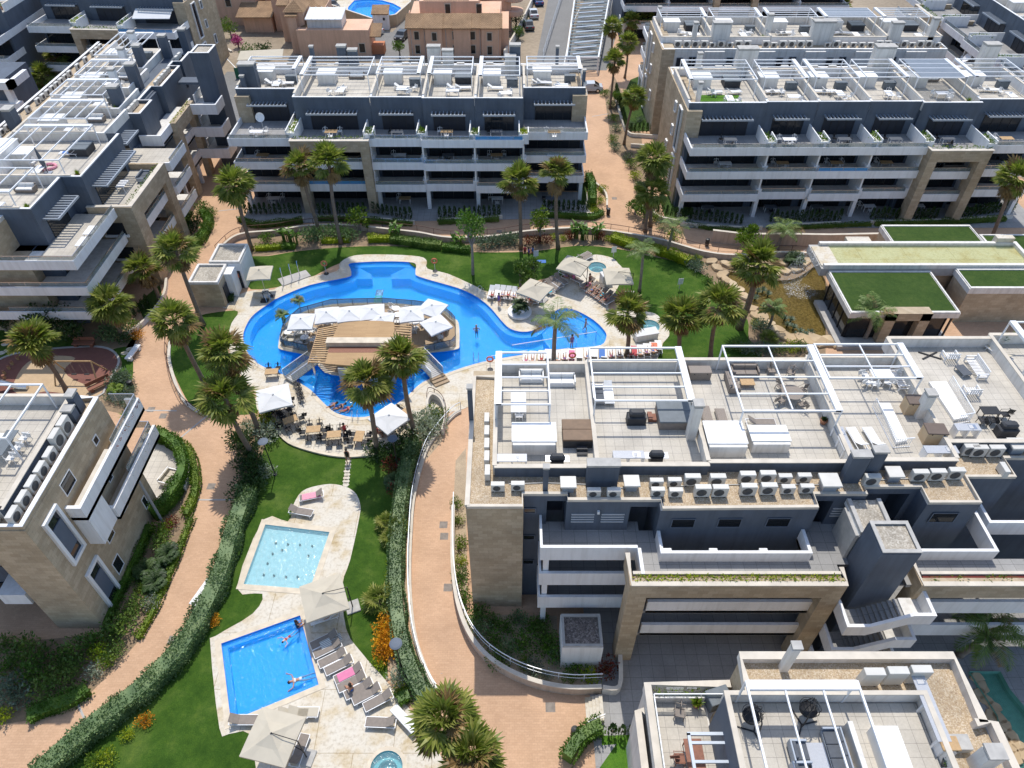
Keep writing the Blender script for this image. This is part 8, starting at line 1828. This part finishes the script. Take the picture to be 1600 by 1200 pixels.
person((893, 543), 'stand', 'skin', 'hair_dark', 'cloth_purple', 'cloth_purple', .3, 'person in purple standing by the volleyball net', -.2)
person((780, 478), 'stand', 'skin', 'hair_dark', 'cloth_purple', 'cloth_purple', 2.5, 'person in purple swimsuit standing before the white loungers')
person((517, 637), 'lie', 'skin', 'hair_dark', None, 'cloth_black', -1.2, 'person sunbathing in the shallow water, left of three', -.2); person((530, 639), 'lie', 'skin', 'hair_dark', 'cloth_black', 'cloth_black', -1.2, 'person in black swimsuit sunbathing in the shallow water', -.2); person((540, 643), 'lie', 'skin', 'hair_fair', 'cloth_red', 'cloth_red', -1.2, 'person in red swimsuit sunbathing in the shallow water', -.2)
person((468, 984), 'sit', 'skin', 'hair_dark', 'cloth_black', 'cloth_black', 2.3, 'person in black sitting on the square pool edge', -.45); person((452, 995), 'swim', 'skin_pale', 'hair_dark', 'cloth_red', 'cloth_red', 2.4, 'child floating in the square pool', -.12, .75); person((469, 1061), 'swim', 'skin', 'hair_dark', 'cloth_white', 'cloth_white', 1.9, 'person in a white top floating in square pool', -.1)
person((551, 1082), 'sit', 'skin', 'hair_dark', None, 'cloth_blue', -2.4, 'person sitting on a lounger in the diagonal row', -.1)
for k, (p, z) in enumerate((((602, 676), 0), ((590, 682), 0), ((625, 668), 0), ((612, 664), 0))): person(p, 'sit', 'skin', ['hair_dark', 'hair_fair'][k % 2], ['cloth_black', 'cloth_red', 'cloth_blue', 'cloth_white'][k], 'cloth_black', k * 1.6, 'person in %s sitting under the right terrace parasol' % ['black', 'red', 'blue', 'white'][k])
for k, p in enumerate(((688, 524), (697, 519), (680, 527))): person(p, 'sit', 'skin', 'hair_dark', ['cloth_black', 'cloth_purple', 'cloth_white'][k], 'cloth_black', k * 2 + 1, 'person in %s sitting at the right end of bar island' % ['black', 'purple', 'white'][k], .21)
for k, p in enumerate(((769, 463), (785, 463), (794, 463), (803, 465))): person(p, 'lie', ['skin', 'skin_pale'][k % 2], 'hair_dark', None if k % 2 else 'cloth_red', 'cloth_red' if k % 2 == 0 else 'cloth_blue', PI + (-1.7 + PI / 2) - .0, 'person sunbathing on a white lounger left of the beige parasol', .42)
for k, p in enumerate(((918, 448), (925, 455), (932, 459), (939, 464), (946, 469))): person(p, 'lie', 'skin', ['hair_dark', 'hair_fair'][k % 2], ['cloth_pink', None, 'cloth_black', 'cloth_teal', None][k], ['cloth_pink', 'cloth_blue', 'cloth_black', 'cloth_teal', 'cloth_red'][k], -2.45 + PI / 2, 'person sunbathing in the crowded row below the upper spa', .42)
person((921, 443), 'sit', 'skin', 'hair_dark', None, 'cloth_black', .6, 'person sitting upright at the top of the crowded row', -.05)
for k, p in enumerate(((822, 565), (832, 564), (846, 563), (870, 563), (882, 562), (918, 559), (955, 558), (968, 557), (985, 556), (1000, 554), (1010, 552), (1020, 550))): person(p, 'lie', ['skin', 'skin_pale'][k % 2], ['hair_dark', 'hair_fair'][k % 2], ['cloth_pink', None, 'cloth_red', None, 'cloth_purple', 'cloth_blue'][k % 6], ['cloth_pink', 'cloth_black', 'cloth_red', 'cloth_teal', 'cloth_purple', 'cloth_blue'][k % 6], 1.5 + PI / 2, 'person sunbathing in the long row behind near right block', .42)
for k, p in enumerate(((828, 469), (836, 472), (886, 434), (896, 440))): person(p, 'sit' if k % 2 else 'lie', 'skin', 'hair_dark', ['cloth_red', 'cloth_pink', 'cloth_purple', 'cloth_pink'][k], ['cloth_red', 'cloth_pink', 'cloth_purple', 'cloth_pink'][k], .2 + k, 'person resting in the shade of a beige parasol', .35 if k % 2 == 0 else -.05)
for k, p in enumerate(((820, 398), (826, 401), (832, 399))): person(p, 'sit', 'skin', 'hair_dark', ['cloth_red', 'cloth_purple', 'cloth_blue'][k], 'cloth_black', k * 2, 'person in %s sitting on the upper lawn in palm shade' % ['red', 'purple', 'blue'][k], -.4)
person((508, 962), 'lie', 'skin', 'hair_dark', None, 'cloth_black', 3.5 + PI / 2, 'person lying under the parasol between children pools', .42)
def hip_roof(mb, x0, x1, y0, y1, z, h, ov=.3, m=0):
    x0 -= ov; x1 += ov; y0 -= ov; y1 += ov; d = min(x1 - x0, y1 - y0) / 2
    if x1 - x0 >= y1 - y0: r = [(x0 + d, (y0 + y1) / 2, z + h), (x1 - d, (y0 + y1) / 2, z + h)]; fs = [(0, 1, 5, 4), (1, 2, 5), (2, 3, 4, 5), (3, 0, 4)]
    else: r = [((x0 + x1) / 2, y0 + d, z + h), ((x0 + x1) / 2, y1 - d, z + h)]; fs = [(0, 1, 4), (1, 2, 5, 4), (2, 3, 5), (3, 0, 4, 5)]
    mb.add([(x0, y0, z), (x1, y0, z), (x1, y1, z), (x0, y1, z)] + r, fs + [(3, 2, 1, 0)], m)
def shed_roof(mb, x0, x1, y0, y1, za, zb, m=0, t=.15):
    mb.add([(x0, y0, za), (x1, y0, za), (x1, y1, zb), (x0, y1, zb), (x0, y0, za + t), (x1, y0, za + t), (x1, y1, zb + t), (x0, y1, zb + t)], [(3, 2, 1, 0), (4, 5, 6, 7), (0, 1, 5, 4), (1, 2, 6, 5), (2, 3, 7, 6), (3, 0, 4, 7)], m)
def house_win(t, x0, x1, y, z0, z1, l):
    mb = MB(); f = .1; mb.box(x0 - f, x1 + f, y - .08, y, z0 - f, z0); mb.box(x0 - f, x1 + f, y - .08, y, z1, z1 + f); mb.box(x0 - f, x0, y - .08, y, z0, z1); mb.box(x1, x1 + f, y - .08, y, z0, z1)
    w = part('window', mb, M['beige_cap'], t, loc=l); part('pane', MB().box(x0, x1, y - .03, y - .005, z0, z1), M['window'], w, loc=l)
l = (-10, 140, 0); t = thing('terrace_house', 'pink terrace house with tiled roof facing the centre block roof', 'house', l)
xa, xb, yf = -18.6, -2.0, 134.5
mb = MB(); mb.box(xa, xb, yf, 148, 0, 5.6)
for k in range(3): mb.box(xa + 3.2 + k * 5.0, xa + 6.2 + k * 5.0, yf - .6, yf, 0, 5.6)
mb.box(xa + 2, xb - 4, yf + 4.5, 147, 5.6, 8.2); mb.box(xb - 3, xb + 1.4, yf + 2, 146, 0, 4.4)
mb.kerb([(xa + .2, yf + 4.4), (xa + .2, yf + 2.6), (xb - .2, yf + 2.6), (xb - .2, yf + 9)], .2, 5.6, 6.7); part('wall', mb, M['pink_house'], t, loc=l)
mb = MB(); shed_roof(mb, xa - .3, xb + .3, yf - .9, yf + 2.6, 5.2, 6.6); hip_roof(mb, xa + 3, xb - 6, yf + 5, 147, 8.2, 2.2)
for k in range(3): shed_roof(mb, xa + 3.0 + k * 5.0, xa + 6.4 + k * 5.0, yf - 1.1, yf + 2.5, 5.24, 6.68)
part('roof', mb, M['terracotta'], t, loc=l)
for x, w in ((4.4, .8), (8.0, 1.0), (11.0, 1.0), (1.2, .8), (14.2, .8)): house_win(t, xa + x, xa + x + w, yf - (.6 if 3.2 < x < 6 or 8.2 < x < 11 or x > 13.2 else 0), 3.2, 4.5, l); house_win(t, xa + x, xa + x + w, yf - (.6 if 3.2 < x < 6 or 8.2 < x < 11 or x > 13.2 else 0), .8, 2.2, l)
for x in (6.6, 12.2): house_win(t, xa + x, xa + x + .9, yf + 4.5, 5.8, 7.7, l)
mb = MB(); 
for x in (.6, 3.0, 6.8, 12.9, 16.2): mb.tube([(xa + x, yf - .05, 0), (xa + x, yf - .05, 5.3)], .05, 5)
part('drain_pipe', mb, M['pipe'], t, loc=l)
l = (2, 152, 0); t = thing('terrace_house', 'pink house with round balconies right behind the terrace house', 'house', l); mb = MB(); mb.box(-9, -.2, 149, 162, 0, 6); mb.box(-8, -2, 153, 162, 6, 8.6); part('wall', mb, M['pink_house'], t, loc=l); mb = MB(); hip_roof(mb, -8, -2, 153, 162, 8.6, 2); hip_roof(mb, -9, -4.5, 148.5, 152.5, 6, 1.4); part('roof', mb, M['terracotta'], t, loc=l)
for z in (2.7, 5.2): mb = MB(); mb.lathe([(1.9, z), (2.0, z + .15), (2.0, z + .9), (1.85, z + .95)], 18, 0, (.2, 150)); part('balcony', mb, M['pink_house_pale'], t, loc=l)
house_win(t, -7, -6, 149, 3, 4.5, l); house_win(t, -4, -3, 149, 3, 4.5, l)
l = (-34, 142, 0); t = thing('row_houses', 'row of pink houses with stepped tiled porches and a white metal roof box', 'house', l); x1 = -25.6; y0 = 135
wl, rf, pw = MB(), MB(), MB()
wl.box(-38.5, x1, y0, 141, 0, 4.6); wl.box(-40.5, -37.2, y0 + 2, 142, 4.6, 7); hip_roof(rf, -40.5, -37.2, y0 + 2, 142, 7, 1.5); shed_roof(rf, x1 - 1.2, x1 + 2, y0 + .5, y0 + 4, 3.2, 4.4)
for k in range(5):
    y = y0 + 1 + k * 6.2; xo = -38.5 - k * 3.0; wl.box(xo, xo + 7, y, y + 6.3, 0, 6.0 if k else 4.4); wl.box(xo - 1.6, xo, y + .4, y + 2.8, 0, 6.4); wl.box(xo - 1.0, xo, y + 3.4, y + 5.6, 0, 5.2)
    hip_roof(rf, xo + .3, xo + 6.6, y + .2, y + 6, 6.0 if k else 4.4, 1.3); shed_roof(rf, xo - 1.9, xo + .3, y + .1, y + 3.1, 6.4, 7.2); shed_roof(rf, xo - 1.3, xo + .2, y + 3.2, y + 5.9, 5.2, 5.8)
part('wall', wl, M['pink_house'], t, loc=l); part('roof', rf, M['terracotta'], t, loc=l)
mb = MB(); mb.box(-36.6, -30.4, y0 + 1.2, y0 + 5.5, 4.6, 6.0, 0); shed_roof(mb, -36.8, -30.2, y0 + .8, y0 + 5.8, 6.0, 6.5, 1)
for k in range(7): mb.beam((-36.7 + k * 1.06, y0 + .8, 6.2), (-36.7 + k * 1.06, y0 + 5.8, 6.7), .08, .12, 1)
part('roof_box', mb, [M['warm_white'], M['white_metal']], t, loc=l); house_win(t, -27.6, -26.6, y0, .8, 2.3, l)
part('garage_box', MB().box(x1, x1 + 2.2, y0 + 1.2, y0 + 3.5, 0, 1.6), M['orange_house'], t, loc=l)
for k in range(4):
    xo = -40.1 - k * 3.0; y = y0 + 1.4 + k * 6.2; mb = MB(); mb.box(xo - .06, xo, y + .6, y + 1.6, 3.6, 5.2); part('window', mb, M['window'], t, loc=l)
l = (-52, 150, 0); t = thing('row_houses', 'pink house with tiled porch behind the flowering bush', 'house', l); mb = MB(); mb.box(-62, -50, 152, 162, 0, 6.5); mb.box(-52, -46.5, 148, 152, 0, 3); part('wall', mb, M['pink_house'], t, loc=l); mb = MB(); shed_roof(mb, -53, -46, 147, 152.5, 2.9, 4.2); hip_roof(mb, -62, -50, 152, 162, 6.5, 2); part('roof', mb, M['terracotta'], t, loc=l); house_win(t, -56, -55, 152, 3.5, 5, l)
l = (-44, 128, 0); t = thing('garden_awning', 'tan garden awning with a green screen beside the row houses', 'awning', l); part('roof', MB().add([(-47, 126, 2.6), (-39.5, 127, 2.6), (-40, 130.5, 2.9), (-47.3, 129.5, 2.9), (-47, 126, 2.66), (-39.5, 127, 2.66), (-40, 130.5, 2.96), (-47.3, 129.5, 2.96)], [(3, 2, 1, 0), (4, 5, 6, 7), (0, 1, 5, 4)]), M['canvas_beige'], t, loc=l); mb = MB(); mb.kerb([(-47.5, 124.8), (-37, 126.2)], .06, 0, 1.8); part('screen', mb, M['green_net'], t, loc=l)
l = (-30, 160, 0); t = thing('pool_wall', 'tan block wall round the neighbour swimming pool', 'wall', l); mb = MB(); cap_wall(mb, [(-37.5, 172), (-39, 160), (-27.2, 149.6), (-23, 152), (-21, 160), (-21, 172)], 0, 2.1, .3); part('wall', mb, [M['tan_block'], M['beige_cap']], t, loc=l)
sheet('neighbour_pool_deck', [(-37.3, 172), (-38.7, 160), (-27.3, 150), (-23.2, 152.3), (-21.3, 160), (-21.3, 172)], .02, 'travertine')
l = (-25.4, 151.5, 0); t = thing('pool_house', 'small white pool house with tiled lean to in the tan wall', 'hut', l); part('wall', MB().box(-27.2, -24.2, 149.5, 152, 0, 2.9), M['white'], t, loc=l); mb = MB(); shed_roof(mb, -27.4, -24, 149.2, 152.3, 2.8, 3.6); part('roof', mb, M['terracotta'], t, loc=l); part('lamp', MB().lathe([(.2, 1.8), (.2, 2.2)], 10, 0, (-25.0, 149.4)), M['black_metal'], t, loc=l)
def mk_car(key):
    t = empty('car'); L, w = 4.3, 1.78
    prof = [(-2.15, .3), (-2.18, .62), (-2.05, .85), (-1.2, .98), (-.55, 1.42), (.75, 1.46), (1.55, 1.0), (2.08, .9), (2.15, .6), (2.12, .3)]
    n = len(prof); vs = []
    for s, k in ((-1, 1), (1, 1)): vs += [(x, s * w / 2 * (1 if z < 1.0 else .82), z) for x, z in prof]
    part('body', MB().add(vs, [tuple(range(n)), tuple(range(2 * n - 1, n - 1, -1))] + [(i, (i + 1) % n, n + (i + 1) % n, n + i) for i in range(n)]), M[key], t)
    g = MB(); q = .845
    for s in (-1, 1): g.add([(-1.05, s * w / 2 * q + s * .03, 1.02), (1.3, s * w / 2 * q + s * .03, 1.02), (.68, s * w / 2 * q - s * .01, 1.4), (-.5, s * w / 2 * q - s * .01, 1.38)], [(0, 1, 2, 3)])
    g.add([(-1.22, -.68, 1.0), (-1.22, .68, 1.0), (-.58, .62, 1.42), (-.58, -.62, 1.42)], [(0, 1, 2, 3)]); g.add([(1.56, -.66, 1.03), (1.56, .66, 1.03), (.8, .62, 1.47), (.8, -.62, 1.47)], [(0, 1, 2, 3)]); part('window', g, M['window'], t)
    for x in (-1.35, 1.3):
        for s in (-1, 1):
            mb = MB(); mb.tube([(x, s * (w / 2 - .18), .32), (x, s * (w / 2 + .02), .32)], .32, 14); wh = part('wheel', mb, M['tyre'], t); mb = MB(); mb.tube([(x, s * (w / 2 + .021), .32), (x, s * (w / 2 + .03), .32)], .2, 10); part('rim', mb, M['steel'], wh)
    for s in (-.6, .6): part('headlight', MB().box(-2.2, -2.1, s - .2, s + .2, .6, .75), M['line_paint'], t); part('tail_light', MB().box(2.08, 2.17, s - .2, s + .2, .68, .84), M['cloth_red'], t)
    return t
CAR = Maker(mk_car)
for p, k, rz, l in (((826, 44), 'dark_car', -1.45, 'dark parked car nearest on the street by the pink house'), ((833, 26), 'silver_car', -1.45, 'silver parked car in the middle of the street row'), ((841, 6), 'blue_car', -1.45, 'blue parked car at the top edge'), ((582, 53), 'silver_car', -.25, 'white parked car beside the neighbour pool wall'), ((519, 12), 'dark_car', 2.2, 'dark car half hidden behind the white roof box'), ((921, 142), 'silver_car', 0, 'grey parked car at the carport beside the centre block'), ((629, 60), 'dark_car', 1.3, 'dark car at the pink house corner')): x, y = W(*p); CAR(k, (x, y, .02), rz, l, 'car')
l = (13, 145, 0); t = thing('carport', 'long white carport with slatted glass roof beside the brick path', 'carport', l); A = [W(885, 90, 2.6), W(935, 90, 2.6), W(962, -60, 2.6), W(906, -60, 2.6)]
mb = MB()
for i in range(4): a, b = A[i], A[(i + 1) % 4]; mb.beam((*a, 2.6), (*b, 2.6), .25, .25)
part('frame', mb, M['white_metal'], t, loc=l); mb = MB()
for k in range(34): a = Vector(A[0]).lerp(Vector(A[3]), (k + .5) / 34); b = Vector(A[1]).lerp(Vector(A[2]), (k + .5) / 34); mb.beam((a.x, a.y, 2.62), (b.x, b.y, 2.62), .55, .05)
part('roof_panel', mb, M['rail_glass'], t, loc=l); mb = MB()
for k in range(22): a = Vector(A[0]).lerp(Vector(A[3]), (k + .3) / 22); b = Vector(A[1]).lerp(Vector(A[2]), (k + .9) / 22); a, b = a.lerp(b, .18), a.lerp(b, .88); mb.beam((a.x, a.y, 2.8), (b.x, b.y, 2.8), .5, .06)
part('slats', mb, M['grey_metal'], t, loc=l)
for k in range(8):
    for (p, q) in ((A[0], A[3]), (A[1], A[2])): v = Vector(p).lerp(Vector(q), k / 7); part('post', MB().box(v.x - .08, v.x + .08, v.y - .08, v.y + .08, 0, 2.5), M['white_metal'], t, loc=l)
rail([(848, 95), (868, 30), (884, -20)], 'fence between the street and curved road', 1.6, 3, 'grey_metal', cat='fence'); rail([(936, 110), (950, 40), (965, -20)], 'dark fence between carport and brick path', 1.2, 3, 'black_metal', cat='fence')
gwall([(788, 92), (812, 50), (835, 0), (850, -40)], 'pale street wall beside the pink house gardens', 1.5, .25); gwall([(300, 62), (335, 66), (362, 82)], 'low kerb wall of the parking road', .3, .3, 'concrete')
def finish_labels():
    from collections import defaultdict
    g = defaultdict(list)
    for o in LAB: g[o['label']].append(o)
    for lab, L in g.items():
        if len(L) < 2: continue
        L.sort(key=lambda o: PX(o.location.x, o.location.y, o.location.z)[0])
        n = len(L)
        for i, o in enumerate(L):
            if i == 0: s = 'leftmost'
            elif i == n - 1: s = 'rightmost'
            elif n - i <= i: s = ordinal(n - i) + ' from the right'
            else: s = ordinal(i + 1) + ' from the left'
            o['label'] = lab + ', ' + s
finish_labels()
w = bpy.data.worlds.new('World'); SC.world = w; w.use_nodes = True
nt = w.node_tree; sky = nt.nodes.new('ShaderNodeTexSky'); sky.sky_type = 'NISHITA'; sky.sun_disc = False
LD = Vector((.03, -.53, -1)).normalized()
el = math.asin(-LD.z); az = math.atan2(-LD.x, -LD.y)
sky.sun_elevation = el; sky.sun_rotation = az; sky.altitude = 50; sky.air_density = 1.0; sky.dust_density = 1.0; sky.ozone_density = 1.0
nt.links.new(sky.outputs[0], nt.nodes['Background'].inputs[0]); nt.nodes['Background'].inputs[1].default_value = .15
sd = bpy.data.lights.new('sun', 'SUN'); sd.energy = 2.8; sd.angle = R(.53); sd.color = (1, .955, .885)
so = bpy.data.objects.new('sun', sd); COL.objects.link(so); so.rotation_euler = (-LD).to_track_quat('Z', 'Y').to_euler(); so.location = (0, 0, 120)
cd = bpy.data.cameras.new('camera'); cd.sensor_width = 36; cd.lens = 36 * CF / 1600; cd.clip_end = 1500; cd.clip_start = .5
co = bpy.data.objects.new('camera', cd); COL.objects.link(co); co.location = (0, 0, CH); co.rotation_euler = (PI / 2 - CD, 0, 0)
SC.camera = co
SC.view_settings.view_transform = 'Standard'; SC.view_settings.look = 'None'; SC.view_settings.gamma = 1; SC.view_settings.exposure = .46
